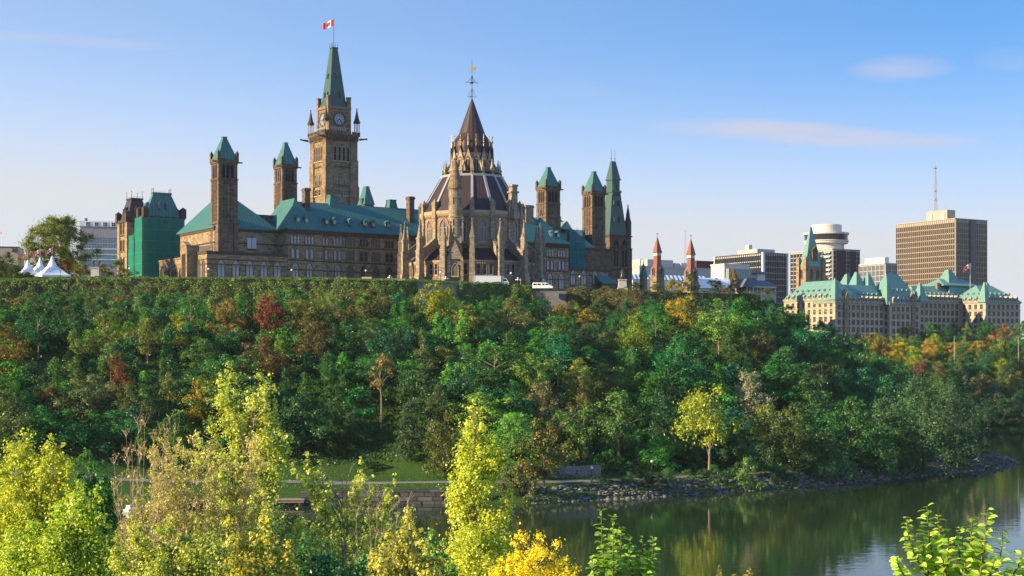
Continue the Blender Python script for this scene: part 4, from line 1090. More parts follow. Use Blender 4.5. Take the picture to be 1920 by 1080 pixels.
# ------------------------------------------------------------------ left pavilions, scaffolding
def mansard(name, label, fr, pxl, pxr, py_b, py_t, t0, t1, zlow, roofm, n_fin):
    r_ = fr.root(name, label, 'building')
    sx, sy = fr.px2x(pxr), fr.px2y(pxl); Z = lambda py: fr.z(py)
    ze, zt = Z(py_b), Z(py_t)
    mb = MB(); mb.box(0, sx, 0, sy, zlow, ze - 1.0)
    for (a, b) in ((0, 0), (1, 0), (0, 1), (1, 1)):
        xa, yb_ = a * (sx - 1.8), b * (sy - 1.8); mb.box(xa - .35, xa + 2.15, yb_ - .35, yb_ + 2.15, zlow, ze - .6)
    mb.build('wall', STONE, r_)
    mb = MB(); mb.box(-.3, sx + .3, -.3, sy + .3, ze - 6, ze - 5.6); mb.build('string_course', TRIM_K, r_); mb = MB(); mb.box(-.6, sx + .6, -.6, sy + .6, ze - .997, ze)
    for (a, b) in ((0, 0), (1, 0), (0, 1), (1, 1)):
        xa, yb_ = a * sx, b * sy; mb.box(xa - .9, xa + .9, yb_ - .9, yb_ + .9, ze - .5, ze + 2.6); mb.pyr(xa - 1, xa + 1, yb_ - 1, yb_ + 1, ze + 2.603, ze + 3.5)
    mb.build('parapet', TRIM_K, r_)
    xm0, xm1 = fr.px2x(t0, sy / 2), fr.px2x(t1, sy / 2)
    ins = sx * .27
    mb = MB(); mb.frus((.3, sx - .3, .3, sy - .3), ze + .003, (ins, sx - ins, min(ins, sy * .35), sy - min(ins, sy * .35)), zt - .5)
    iy = min(ins, sy * .35)
    mb.box(ins - .3, sx - ins + .3, iy - .3, sy - iy + .3, zt - .497, zt); mb.build('mansard_roof', roofm, r_)
    mb = MB()
    for (a, b) in ((ins, iy), (sx - ins, iy), (ins, sy - iy), (sx - ins, sy - iy)): mb.tube((a, b, zt), (a, b, zt + n_fin), .12, .05); mb.sphere((a, b, zt + n_fin), .2, 6, 4)
    for k in range(8): xx = ins + (sx - 2 * ins) * k / 7; mb.tube((xx, iy, zt), (xx, iy, zt + .7), .05)
    mb.build('cresting', IRON, r_)
    mb = MB()
    for q in (.4, .6):
        f_ = .3; zz = ze + (zt - ze) * f_; yy = .3 + (iy - .3) * f_
        mb = MB(); mb.box(sx * q - .5, sx * q + .5, yy - .5, yy + 1.2, zz, zz + 1.6); mb.prism([(sx * q - .65, zz + 1.603), (sx * q + .65, zz + 1.603), (sx * q, zz + 2.5)], yy - .6, yy + 1.6); mb.build('dormer', roofm, r_); mb = MB()
        xx = .3 + (ins - .3) * f_; mb.box(xx - .5, xx + 1.2, sy * q - .5, sy * q + .5, zz, zz + 1.6); mb.pyr(xx - .6, xx + 1.4, sy * q - .6, sy * q + .6, zz + 1.603, zz + 2.5); mb.build('dormer', roofm, r_)
    for z_ in (ze - 5.2, ze - 11.5, ze - 18):
        for q in (.36, .64): win(r_, 'arch', 1.1, 4.2, 0, sy * q, z_, R(-90), G_DARK, TRIM, 1)
        for q in (.3, .5, .7): win(r_, 'arch', 1.1, 4.2, sx * q, 0, z_, 0, G_DARK, TRIM, 1)
    return r_, sx, sy
GP = Fr(272, 490, 52, 34)
gp, gsx, gsy = mansard('mansard_pavilion', 'stone pavilion with truncated green copper roof rising out of the green netting', GP, 262, 343, 404, 358, 291, 324, -6, COPPER, 1.2)
BP = Fr(239, 530, 52, 34)
bp, bsx, bsy = mansard('mansard_pavilion', 'stone pavilion with truncated dark slate roof left of the green netting', BP, 222, 283, 411, 369, 246, 276, -6, SLATE, 2.4)

def m_net(name, col):
    t = NT(name)
    v, h, z = t.wallcoord()
    lift = t.math('LESS_THAN', t.math('FRACT', t.math('DIVIDE', z, 3.9)), .05)
    vert = t.math('LESS_THAN', t.math('FRACT', t.math('DIVIDE', h, 2.6)), .05)
    n = t.noise(t.coord(), .5, 5, .6); n2 = t.noise(t.coord(), 2.6, 4, .7)
    c = t.mix(n, sc3(col, .75), sc3(col, 1.35)); c = t.mix(t.math('MULTIPLY', t.math('ADD', lift, t.math('MULTIPLY', vert, .5)), .5), c, sc3(col, 2.0))
    c = t.mix(t.math('MULTIPLY', n2, .35), c, sc3(col, .5))
    t.bump(t.math('ADD', n, t.math('MULTIPLY', n2, .5)), .8, .4)
    t.done(c, .8, .15)
    tr = t.n.new('ShaderNodeBsdfTranslucent'); t.set(tr, 0, c)
    tp = t.n.new('ShaderNodeBsdfTransparent')
    a = t.n.new('ShaderNodeMixShader'); a.inputs[0].default_value = .30; t.l.new(t.p.outputs[0], a.inputs[1]); t.l.new(tr.outputs[0], a.inputs[2])
    b = t.n.new('ShaderNodeMixShader'); b.inputs[0].default_value = .16; t.l.new(a.outputs[0], b.inputs[1]); t.l.new(tp.outputs[0], b.inputs[2])
    t.l.new(b.outputs[0], t.out.inputs[0]); return t.m
NETG = m_net('green_netting', (.022, .27, .20)); NETT = m_net('teal_netting', (.016, .19, .21))
def scaffold(label, fr, x0, x1, y0, y1, z0, z1, netm, rows=1):
    r_ = fr.root('scaffolding', label, 'scaffolding')
    fx, fy = max(2, int((x1 - x0) / 2.4)), max(1, int((y1 - y0) / 2.4)); nz = max(2, int((z1 - z0) / 3.9))
    mb = MB()
    for i in range(fx + 1):
        xx = x0 + (x1 - x0) * i / fx; mb.tube((xx, y0 + .12, z0), (xx, y0 + .12, z1 + .8), .07, .07, 4)
    for i in range(fy + 1):
        yy = y0 + (y1 - y0) * i / fy; mb.tube((x0 + .12, yy, z0), (x0 + .12, yy, z1 + .8), .07, .07, 4)
    for k in range(nz + 1):
        z = z0 + (z1 - z0) * k / nz; mb.box(x0 + .1, x1, y0 + .08, y0 + .9, z - .06, z); mb.box(x0 + .1, x0 + .9, y0 + .9, y1, z - .06, z)
    mb.build('poles_and_decks', m_plain('scaffold_steel', (.10, .16, .13), .5, .5), r_)
    mb = MB(); n = 14
    def sheet(p0, p1, out):
        vs_ = []; fs = []
        m_ = nz * 3
        for j in range(m_ + 1):
            for i in range(n + 1):
                t_ = i / n; bul = .16 * math.sin(t_ * n * 1.6 + j * .8) * (1 if j % 3 else .3)
                vs_.append((p0[0] + (p1[0] - p0[0]) * t_ + out[0] * bul, p0[1] + (p1[1] - p0[1]) * t_ + out[1] * bul, z0 + (z1 - z0) * j / m_))
        for j in range(m_):
            for i in range(n): fs.append((j * (n + 1) + i, j * (n + 1) + i + 1, (j + 1) * (n + 1) + i + 1, (j + 1) * (n + 1) + i))
        mb.add(vs_, fs)
    sheet((x0, y0), (x1, y0), (0, -1)); sheet((x0, y1), (x0, y0), (-1, 0))
    mb.build('netting', netm, r_, smooth=True)
    return r_
zt = GP.z(408)
scaffold('tall scaffold wrapped in bright green netting around the left pavilion', GP, -1.6, GP.px2x(346, -1.6), -1.6, gsy + .5, -4, zt, NETG)
yl = gsy + 1.2
scaffold('narrower lower green netted scaffold between the two pavilions', GP, GP.px2x(252, yl + 1), -1.7, yl, yl + 7, -4, GP.z(440, 0, yl), NETG)
yk = ya - 1.8
scaffold('teal netted scaffold by the second tower from the right', CB, X(1068, yk), X(1097, yk), yk, ya - .3, CB.z(503, X(1068, yk), yk), CB.z(430, X(1068, yk), yk), NETT)

# ------------------------------------------------------------------ generic blocks of the far town
def strip_block(fr, name, label, cat, pxl, pxr, py_t, zlow, wallm, glassm, fl_h, fins=None, finm=None, roof_h=1.2, left=True, py_list=None, base=0.0):
    """an office block: its storeys are glass strips between floor bands, with fins in front"""
    r_ = fr.root(name, label, cat)
    sx, sy = fr.px2x(pxr), fr.px2y(pxl); zt = fr.z(py_t)
    mb = MB(); mb.box(0, sx, 0, sy, zlow, zt); mb.build('wall', wallm, r_)
    n = int((zt - roof_h - zlow - base) / fl_h)
    for k in range(min(n, 40)):
        z = zt - roof_h - (k + 1) * fl_h
        g = MB(); g.box(.4, sx - .4, -.12, .2, z + fl_h * .12, z + fl_h * .96); g.box(-.12, .2, .4, sy - .4, z + fl_h * .12, z + fl_h * .96)
        g.build('window_strip', glassm, r_)
    if fins:
        f_ = MB(); m_ = int(sx / fins); l_ = int(sy / fins); z0 = zt - roof_h - n * fl_h
        for i in range(m_ + 1): q = .25 + (sx - .5) * i / max(1, m_); f_.box(q - .11, q + .11, -.42, .1, z0, zt - .4)
        for i in range(l_ + 1): q = .25 + (sy - .5) * i / max(1, l_); f_.box(-.42, .1, q - .11, q + .11, z0, zt - .4)
        f_.box(-.5, sx + .3, -.5, sy, zt - .397, zt + .1)
        f_.build('fins', finm or wallm, r_)
    return r_, sx, sy, zt
CONC = m_plain('tan_concrete', (.36, .315, .265), .85, .2, var=.1); CONC_G = m_plain('grey_concrete', (.40, .39, .38), .85, .2, var=.12)
CONC_W = m_plain('white_concrete', (.55, .53, .50), .8, .2, var=.08); DARKB = m_plain('dark_cladding', (.05, .05, .06), .5, .4, var=.2); BRICK = m_stone('red_brick', (.20, .085, .06), (.14, .06, .045), .5, .2)
G_BRZ = m_glass('bronze_glass', (.06, .046, .038), .15, .25); G_BLUE = m_glass('blue_glass', (.10, .22, .30), .15)

OT = Fr(1791, 960, 30, 31.5)
ot, sx, sy, zt = strip_block(OT, 'office_tower', 'tall slab office tower with bronze glass and a lattice mast on its roof', 'building', 1680, 1850.5, 409, -2, CONC, G_BRZ, 3.7, 1.75, CONC, 2.6)
mb = MB(); xa = OT.px2x(1829, 0); xb = OT.px2x(1818, 0); mb.box(xb, xa, -.8, .3, 0, zt - .5); mb.build('recessed_bay', DARKB, ot)
ya_, yb_ = OT.px2y(1776, 8), OT.px2y(1737, 8); zp = OT.z(393, 8, ya_)
mb = MB(); mb.box(8, OT.px2x(1791, ya_) + 0, ya_, yb_, zt, zp); ph = mb.build('penthouse', CONC, ot)
mb = MB(); q = (ya_ + yb_) / 2
for d in (-6, 5): mb.box(7.4, 7.95, q + d - 1.2, q + d + 1.2, zt + .5, zp - 2)
mb.build('louvre', CONC_W, ph)
mx_, my_ = OT.loc(1753.5, OT.Y(14, q)); zm = OT.z(310, mx_, my_)
def lattice(mb, x_, y_, z0, z1, w_, n):
    for (a, b) in ((-1, -1), (1, -1), (0, 1)): mb.tube((x_ + a * w_, y_ + b * w_, z0), (x_ + a * w_ * .3, y_ + b * w_ * .3, z1), .16, .1, 4)
    for k in range(n):
        t0_, t1_ = k / n, (k + 1) / n; e0, e1 = w_ * (1 - .7 * t0_), w_ * (1 - .7 * t1_); za, zb = z0 + (z1 - z0) * t0_, z0 + (z1 - z0) * t1_
        P0 = [(x_ + a * e0, y_ + b * e0, za) for a, b in ((-1, -1), (1, -1), (0, 1))]; P1 = [(x_ + a * e1, y_ + b * e1, zb) for a, b in ((-1, -1), (1, -1), (0, 1))]
        for i in range(3): mb.tube(P0[i], P1[(i + 1) % 3], .07, .07, 3); mb.tube(P0[i], P0[(i + 1) % 3], .07, .07, 3)
mb = MB(); lattice(mb, mx_, my_, zp, zm, .9, 16)
mb.box(mx_ - 1.9, mx_ + 1.9, my_ - .1, my_ + .1, zm - 2.2, zm - 1.7)
for dz in (8, 14): mb.sphere((mx_ - .9, my_ - .3, zp + dz), .8, 8, 5)
for (a, b) in ((-7, -4), (7, -4), (0, 7)): mb.tube((mx_ + a, my_ + b, zp), (mx_, my_, zm - 8), .035, .035, 3)
mb.build('mast', m_plain('mast_steel', (.32, .32, .34), .5, .5, .3), ot)

HT = Fr(1561, 1010, 40, 31.5)
ht, sx, sy, zt = strip_block(HT, 'hotel_tower', 'hotel block with round white restaurant drum on its roof', 'building', 1482, 1612, 466, -4, CONC_G, G_DARK, 3.1, 3.2, CONC_G, 1.6)
mb = MB(); a_, b_ = HT.px2x(1568), HT.px2x(1584); mb.box(a_, b_, -.6, .2, -3, zt - 1.2); a_, b_ = HT.px2x(1593), HT.px2x(1604); mb.box(a_, b_, -.6, .2, -3, zt - 1.2); mb.build('glass_bay', G_DARK, ht)
mb = MB()
for k in range(16):
    z = zt - 3 - k * 3.1; mb.box(-1.6, -.45, 1.0, 7.0, z, z + .9)
mb.build('balconies', CONC_W, ht)
hx, hy = HT.loc(1549, 1010 + 22); hz = lambda py: HT.z(py, hx, hy); rr = lambda d: d / 2 * 1032 / F
mb = MB(); mb.lathe([(rr(66), zt - 1), (rr(66), hz(458)), (rr(80), hz(457.5)), (rr(80), hz(454.5)), (rr(83), hz(454)), (rr(83), hz(452))], 40, hx, hy); mb.lathe([(rr(84), hz(441)), (rr(84), hz(437.5)), (rr(57), hz(436.5))], 40, hx, hy); mb.build('restaurant_floor', CONC_W, ht)
mb = MB(); mb.lathe([(rr(80), hz(452) + .003), (rr(80), hz(441) - .003)], 40, hx, hy); mb.build('restaurant_glass', G_DARK, ht)
mb = MB(); mb.lathe([(rr(57), hz(437)), (rr(57), hz(424)), (rr(56), hz(422.5))], 40, hx, hy); mb.build('drum', CONC_W, ht)

SL = Fr(1431, 860, 44, 31.5)
s_, sx, sy, zt = strip_block(SL, 'office_slab', 'dark glass office slab with pale corner edges and plant room chimney', 'building', 1340, 1476, 473.5, -4, CONC_G, G_DARK, 3.6, 1.9, DARKB, 1.4)
mb = MB(); xq = 5; y0_, y1_ = SL.px2y(1420, xq), SL.px2y(1383, xq); zq = SL.z(466.5, xq, y0_); mb.box(xq, xq + 14, y0_, y1_, zt, zq); mb.box(xq + 4, xq + 6.5, y1_ - 6, y1_ - 2.5, zq, zq + 3.4)
mb.build('plant_room', CONC_G, s_)
mb = MB(); mb.box(-.62, 1.0, -.62, 1.0, -4, zt + .3); mb.box(-.62, .6, sy - .8, sy + .3, -4, zt + .2); mb.box(sx - .9, sx + .3, -.62, .6, -4, zt + .2); mb.build('corner_pier', CONC_W, s_)
SB = Fr(1659, 900, 40, 31.5)
s_, sx, sy, zt = strip_block(SB, 'apartment_block', 'pale low block with a stepped white top between the hotel and office tower', 'building', 1611, 1682, 493, -4, CONC, G_MID, 3.4, 3.6, CONC_W, 1.2)
mb = MB(); mb.box(3, sx - 4, 3, sy - 2, zt, SB.z(482, 3, 3)); mb.build('top_storey', CONC_W, s_)

# grey stone museum-like range and its neighbours behind the twin red spires
def simple(name, label, px_c, Y, pxl, pxr, py_t, z0, mt, cat='building', extra=None, th=31.5):
    fr = Fr(px_c, Y, z0, th); r_ = fr.root(name, label, cat); sx, sy = fr.px2x(pxr), fr.px2y(pxl); zt = fr.z(py_t)
    mb = MB(); mb.box(0, sx, 0, sy, -8, zt - .8); mb.build('wall', mt, r_)
    mb = MB(); mb.box(-.25, sx + .25, -.25, sy + .25, zt - .797, zt); mb.build('parapet', mt, r_)
    return fr, r_, sx, sy, zt
fr, r_, sx, sy, zt = simple('stone_block', 'long low grey building behind the twin red spires', 1199, 780, 1183, 1362, 498, 50, CONC_G)
xq = fr.px2x(1214, 6); mb = MB(); mb.box(xq, fr.px2x(1262, 6), 6, 20, zt, fr.z(486, xq, 6)); mb.box(fr.px2x(1264, 8), fr.px2x(1276, 8), 8, 18, zt, fr.z(491, xq, 8)); mb.box(fr.px2x(1200, 12), fr.px2x(1213, 12), 12, 24, zt, fr.z(485, 0, 12)); mb.build('roof_plant', CONC_G, r_)
mb = MB(); mb.box(fr.px2x(1277, 10), fr.px2x(1304, 10), 10, 24, zt, fr.z(490, xq, 10)); mb.build('white_roof_box', CONC_W, r_)
simple('brick_block', 'dark red low block with ribbon window behind the right red spire', 1306, 860, 1300, 1338, 488.5, 50, BRICK)
simple('stone_block', 'cream low building with white roof edge in front of the glass slab', 1358, 740, 1333, 1405, 494, 50, CONC_W)
fr = Fr(1366, 680, 48, 31.5); r_ = fr.root('copper_hall', 'grey green sloped metal clad hall behind the pavilion', 'building'); sx, sy = fr.px2x(1412), fr.px2y(1356)
mb = MB(); mb.frus((0, sx, 0, sy), -6, (1, sx - .5, 1, sy - 1), fr.z(503)); mb.build('cladding', m_seam('grey_green_cladding', (.20, .27, .25), (.15, .2, .2), 1.5), r_)
fr = Fr(1310, 640, 47, 30); r_ = fr.root('white_hall', 'low hall with curved white roof behind the dark round tree', 'building')
sx = fr.px2x(1412); mb = MB(); pts = [(math.cos(math.pi * i / 12), math.sin(math.pi * i / 12)) for i in range(13)]
z0, z1 = fr.z(540), fr.z(519)
mb.T = Matrix.Rotation(R(90), 4, 'Z'); mb.prism([(6 + 7 * a, z0 + (z1 - z0) * b) for a, b in pts], -sx, 0); mb.T = None; mb.build('vaulted_roof', WHITE, r_)
mb = MB(); mb.box(.3, sx - .3, .4, 12, -6, z0 - .003); mb.build('wall', CONC_W, r_)
def m_striped():
    t = NT('striped_glazing'); v, h, z = t.wallcoord()
    s_ = t.math('LESS_THAN', t.math('FRACT', t.math('DIVIDE', t.math('ADD', h, t.math('MULTIPLY', z, -.6)), 2.2)), .5)
    return t.done(t.mix(s_, (.72, .76, .8), (.06, .20, .42)), .3, .5)
fr = Fr(1186, 660, 46, 24); r_ = fr.root('glasshouse', 'long low roof with blue and white diagonal stripes behind the shrubs', 'building')
sx = fr.px2x(1330); mb = MB(); mb.hip(0, sx, 0, 9, fr.z(524), fr.z(513), .1, .1); mb.build('striped_roof', m_striped(), r_)
mb = MB(); mb.box(.3, sx - .3, .3, 8.7, -6, fr.z(524) - .003); mb.build('wall', CONC_W, r_)

RTILE = m_seam('red_brown_tile', (.26, .10, .065), (.18, .07, .05), .6)
def red_spire(label, px, Y, py_tip):
    fr = Fr(px, Y, 46, 34); r_ = fr.root('spired_tower', label, 'tower', None); k = Y / F; z = lambda py: fr.z(py)
    o = py_tip - 440
    w_ = 5.6 * k / 1.0
    mb = MB(); mb.frus((-11 * k, 11 * k, -11 * k, 11 * k), -6, (-9 * k, 9 * k, -9 * k, 9 * k), z(507 + o)); mb.build('base', STONE_P, r_)
    mb = MB(); mb.frus((-9.6 * k, 9.6 * k, -9.6 * k, 9.6 * k), z(507 + o) + .003, (-5 * k, 5 * k, -5 * k, 5 * k), z(496 + o))
    mb.box(-5 * k, 5 * k, -5 * k, 5 * k, z(496 + o), z(480.5 + o)); mb.build('shaft', RTILE, r_)
    mb = MB(); mb.box(-5 * k, 5 * k, -5 * k, 5 * k, z(480.5 + o) + .003, z(475.5 + o)); mb.build('louvre_band', CONC_W, r_)
    mb = MB(); mb.frus((-6.6 * k, 6.6 * k, -6.6 * k, 6.6 * k), z(475.5 + o) + .003, (-.4 * k, .4 * k, -.4 * k, .4 * k), z(445 + o)); mb.build('spire', RTILE, r_)
    mb = MB(); mb.tube((0, 0, z(446 + o)), (0, 0, z(437 + o)), .12, .05); mb.sphere((0, 0, z(439 + o)), .3, 6, 4); mb.build('finial', IRON, r_)
    for rz, xx, yy in ((0, 0, -9.3 * k), (R(-90), -9.3 * k, 0)): win(r_, 'arch', 1.2, 3, xx, yy, z(517 + o), rz, G_DARK, TRIM, 1)
red_spire('left one of the twin slim towers with red brown spires', 1232.5, 620, 439)
red_spire('right one of the twin slim towers with red brown spires', 1295.5, 640, 443)
fr = Fr(1206.5, 600, 45, 34); r_ = fr.root('turret', 'small turret with pointed green roof left of the red spires', 'tower'); k = 600 / F
mb = MB(); mb.lathe([(7.2 * k, -6), (7.2 * k, fr.z(519))], 8); mb.build('wall', STONE_P, r_)
mb = MB(); mb.lathe([(9 * k, fr.z(519) + .003), (.15, fr.z(493)), (.05, fr.z(485))], 8); mb.build('roof', COPPER, r_)
r_ = thing('radio_mast', 'thin red and grey lattice mast between the two red spires', 'mast', at(1285, 530, 1000)); mb = MB(); lattice(mb, 0, 0, -10, at(1285, 430, 1000).z - r_.location.z, 1.0, 20); mb.box(-3, 3, -.2, .2, 10, 10.5); mb.build('lattice', m_plain('mast_paint', (.45, .36, .36), .5), r_)

# the lookout pavilion with a lantern roof
fr = Fr(1412, 560, 46, 28); r_ = fr.root('lookout_pavilion', 'open pavilion with hipped slate roof, lantern and pale columns on the hill edge', 'pavilion')
x0, x1 = fr.px2x(1404), fr.px2x(1456); ze, zr = fr.z(536), fr.z(520)
PSL = m_seam('pavilion_slate', (.12, .15, .19), (.07, .09, .12), 1.2)
mb = MB(); mb.hip(x0, x1, -.5, 10, ze, zr, 3, 4); mb.build('roof', PSL, r_)
mb = MB(); xm = fr.px2x(1422, 4.7); mb.box(xm - 1.7, xm + 1.7, 3, 6.4, zr - 1, fr.z(514, xm, 4)); mb.build('lantern', CONC_W, r_)
mb = MB(); mb.hip(xm - 2.4, xm + 2.4, 2.3, 7.1, fr.z(514, xm, 4) + .003, fr.z(507, xm, 4), 2, 2); mb.build('lantern_roof', PSL, r_)
gxx = fr.px2x(1397); mb = MB(); mb.hip(gxx - 1.9, gxx + 1.9, -3.5, 9, fr.z(539), fr.z(523), 0, 0, axis='y'); mb.build('gable_roof', PSL, r_)
mb = MB()
for i in range(8): q = x0 + .6 + (x1 - x0 - 1.2) * i / 7; mb.tube((q, 0, -4), (q, 0, ze), .16, .16, 8)
for q in (gxx - 1.5, gxx + 1.5): mb.tube((q, -3.2, -4), (q, -3.2, fr.z(539)), .16, .16, 8)
mb.box(x0 + .2, x1 - .2, -.2, .2, ze - .6, ze - .003); mb.build('columns', CONC_W, r_)
mb = MB(); mb.box(x0 + .6, x1 - .6, 4, 9.4, -4, ze - .003); mb.box(x0 + .3, x1 - .3, -.1, .1, -4, fr.z(546)); mb.build('back_wall', CONC, r_)

# ------------------------------------------------------------------ Justice tower with green spire
fr = Fr(1511, 760, 36, 32); r_ = fr.root('spired_tower', 'square brown stone tower with steep pale green spire among far offices', 'tower'); z = lambda py: fr.z(py)
sx, sy = fr.px2x(1543), fr.px2y(1498)
mb = MB(); mb.box(0, sx, 0, sy, -4, z(499)); mb.box(sx * .95, sx * 1.5, 2, sy, -4, z(518)); mb.build('wall', STONE, r_)
mb = MB()
for (a, b) in ((0, 0), (1, 0), (0, 1), (1, 1)): mb.box(a * sx - 1.1, a * sx + 1.1, b * sy - 1.1, b * sy + 1.1, -4, z(487)); mb.pyr(a * sx - 1.2, a * sx + 1.2, b * sy - 1.2, b * sy + 1.2, z(487) + .003, z(480))
mb.build('corner_turret', STONE, r_)
mb = MB(); mb.frus((-.3, sx + .3, -.3, sy + .3), z(499) + .003, (sx * .12, sx * .88, sy * .12, sy * .88), z(480)); mb.frus((sx * .1, sx * .9, sy * .1, sy * .9), z(480), (sx * .17, sx * .83, sy * .17, sy * .83), z(474)); mb.frus((sx * .17, sx * .83, sy * .17, sy * .83), z(474), (sx * .47, sx * .53, sy * .47, sy * .53), z(423)); mb.build('spire', COPPER_L, r_)
mb = MB(); mb.box(sx * .36, sx * .64, -.5, 1.5, z(488), z(470)); mb.prism([(sx * .3, z(470)), (sx * .7, z(470)), (sx * .5, z(462))], -.7, 2.2); mb.build('dormer', STONE_D, r_)
for q in (.32, .68):
    win(r_, 'arch', 1.2, 5, sx * q, 0, z(522), 0, G_DARK, TRIM, 1); win(r_, 'arch', 1.2, 5, 0, sy * q, z(522), R(-90), G_DARK, TRIM, 1)

# ------------------------------------------------------------------ Confederation building
CH = m_stone('pale_chateau_stone', (.48, .41, .325), (.36, .305, .25), .9, .4, .8, .2, .3)
G_CH = m_glass('chateau_window', (.035, .042, .055), .2, .2); CHT = m_plain('chateau_trim', (.30, .245, .18), .9, .2)
CF = Fr(1848, 720, 34, 31.5)
cf = CF.root('chateau_building', 'large chateau style building with pale copper roofs above the far bank', 'building')
def cwing(x0, y0, x1, y1, py_e, py_r, ref, h0=5, h1=5, axis='x', rows=6, step=3.4, faces='fl', nm='wall', pyref=None):
    ze = CF.z(py_e, *ref); zr = CF.z(py_r, *ref)
    mb = MB(); mb.box(x0, x1, y0, y1, -6, ze - .6); mb.build(nm, CH, cf)
    mb = MB(); mb.box(x0 - .4, x1 + .4, y0 - .4, y1, ze - .597, ze); mb.box(x0 - .2, x1 + .2, y0 - .2, y1, ze - 4.3, ze - 4.0); mb.build('cornice', CHT, cf)
    mb = MB(); mb.hip(x0 - .5, x1 + .5, y0 - .5, y1 + .5, ze + .003, zr, h0, h1, axis=axis); mb.build('roof', COPPER_L, cf)
    rise = (zr - ze); run = ((y1 - y0) / 2 if axis == 'x' else (x1 - x0) / 2); runl = h0 if axis == 'x' else run; runf = run if axis == 'x' else h0
    if 'f' in faces:
        n = max(2, int((x1 - x0 - 1.5) / step))
        for r2 in range(rows):
            for i in range(n): win(cf, 'rect', 1.7, 2.3, x0 + 1 + (x1 - x0 - 2) * (i + .5) / n, y0, ze - 3.6 - r2 * 3.5, 0, G_CH, CHT, 2, False)
        d = MB()
        for row in (0, 1):
            for i in range(n):
                xx = x0 + 1 + (x1 - x0 - 2) * (i + .5) / n; zz = ze + rise * (.06 + .38 * row); yy = y0 - .5 + runf * (zz - ze) / rise
                w2 = .75 if row == 0 else .45; hh = 2.6 if row == 0 else 1.1
                if row == 0:
                    d.cur = 0; d.box(xx - w2, xx + w2, yy - .5, yy + 2, zz - .8, zz + hh * .6); d.prism([(xx - w2 - .2, zz + hh * .6), (xx + w2 + .2, zz + hh * .6), (xx, zz + hh)], yy - .6, yy + 3)
                else: d.cur = 1; d.box(xx - w2, xx + w2, yy - .3, yy + 1, zz, zz + hh * .6); d.prism([(xx - w2 - .15, zz + hh * .6), (xx + w2 + .15, zz + hh * .6), (xx, zz + hh)], yy - .4, yy + 1.6)
                d.cur = 2; d.box(xx - w2 * .6, xx + w2 * .6, yy - (.56 if row == 0 else .36), yy, zz + .05, zz + hh * .55)
        d.build('dormers', [CH, COPPER_L, G_CH], cf)
    if 'l' in faces:
        n = max(1, int((y1 - y0 - 1) / step))
        for r2 in range(rows):
            for i in range(n): win(cf, 'rect', 1.6, 2.3, x0, y0 + .8 + (y1 - y0 - 1.6) * (i + .5) / n, ze - 3.6 - r2 * 3.5, R(-90), G_CH, CHT, 2, False)
        d = MB()
        for row in (0, 1):
            for i in range(n):
                yy = y0 + .8 + (y1 - y0 - 1.6) * (i + .5) / n; zz = ze + rise * (.06 + .38 * row); xx = x0 - .5 + runl * (zz - ze) / rise; w2 = .7 if row == 0 else .45; hh = 2.4 if row == 0 else 1.1
                d.cur = 0 if row == 0 else 1; d.box(xx - .45, xx + 1.6, yy - w2, yy + w2, zz - .6, zz + hh * .6); d.pyr(xx - .5, xx + 2.4, yy - w2 - .15, yy + w2 + .15, zz + hh * .6 + .003, zz + hh)
                d.cur = 2; d.box(xx - .5, xx, yy - w2 * .6, yy + w2 * .6, zz + .05, zz + hh * .55)
        d.build('dormers', [CH, COPPER_L, G_CH], cf)
    return ze, zr
xe = CF.px2x(1913); yl_ = CF.px2y(1803)
cwing(0, 0, xe, yl_ + 8, 565.5, 532.5, (0, 0), 7, 8, rows=6, faces='fl', step=3.2)
yr_ = yl_ + 1
x_l = CF.px2x(1722, yr_)
cwing(x_l, yr_, -.01, yr_ + 15, 565, 536, (-10, yr_), 3, 3, rows=6, faces='f', step=3.0)
ym_ = yr_ - 11
xm0, xm1 = CF.px2x(1668, ym_), CF.px2x(1726, ym_)
cwing(xm0, ym_, xm1, ym_ + 17, 570, 511, (xm0, ym_), 7, 7, rows=6, faces='fl', step=3.0)
cp = (xm0 + xm1) / 2
def cpyr(px, Yb, py_t, py_b, w_, nm='pyramid_roof'):
    x_, y_ = CF.loc(px, Yb); zb, zt = CF.z(py_b, x_, y_), CF.z(py_t, x_, y_)
    mb = MB(); mb.frus((x_ - w_, x_ + w_, y_ - w_, y_ + w_), zb, (x_ - w_ * .12, x_ + w_ * .12, y_ - w_ * .12, y_ + w_ * .12), zt); mb.build(nm, COPPER_L, cf)
Ym = CF.Y(cp, ym_ + 8)
xf0, xf1 = CF.px2x(1566, ym_ + 3), xm0 - .01
yf_ = ym_ + 3; ylong = CF.px2y(1470, xf0)
cwing(xf0, yf_, xf1, yf_ + 14, 566, 531, (xf0, yf_), 6, 2, rows=6, faces='f', step=3.0)
cwing(xf0 + .02, yf_ + .01, xf0 + 15, ylong, 560, 523, (xf0, yf_), 7, 7, axis='y', rows=5, faces='l', step=3.6)
cpyr(1588, CF.Y(xf0 + 20, yf_ + 22), 514, 560, 5.5); cpyr(1606, CF.Y(xf0 + 22, yf_ + 16), 510, 560, 5); cpyr(1628, CF.Y(xf0 + 26, yf_ + 14), 513, 560, 4.5)
cpyr(1663, CF.Y(xm0, ym_ + 3), 526, 572, 2.4); cpyr(1725, CF.Y(xm1, ym_ + 3), 530, 566, 3); cpyr(1566, CF.Y(xf0, yf_ + 3), 522, 562, 2.6); cpyr(1846, CF.Y(0, 3), 529, 567, 2.6)
cpyr(1778, CF.Y(-20, yr_ + 24), 506, 562, 8.5); cpyr(1850, CF.Y(10, yl_ + 6), 530, 560, 4)
x_, y_ = CF.loc(1786, CF.Y(-15, yr_ + 20)); mb = MB(); mb.hip(x_ - 12, x_ + 14, y_ - 5, y_ + 9, CF.z(537, x_, y_), CF.z(523, x_, y_), 4, 4); mb.build('roof', COPPER_L, cf)
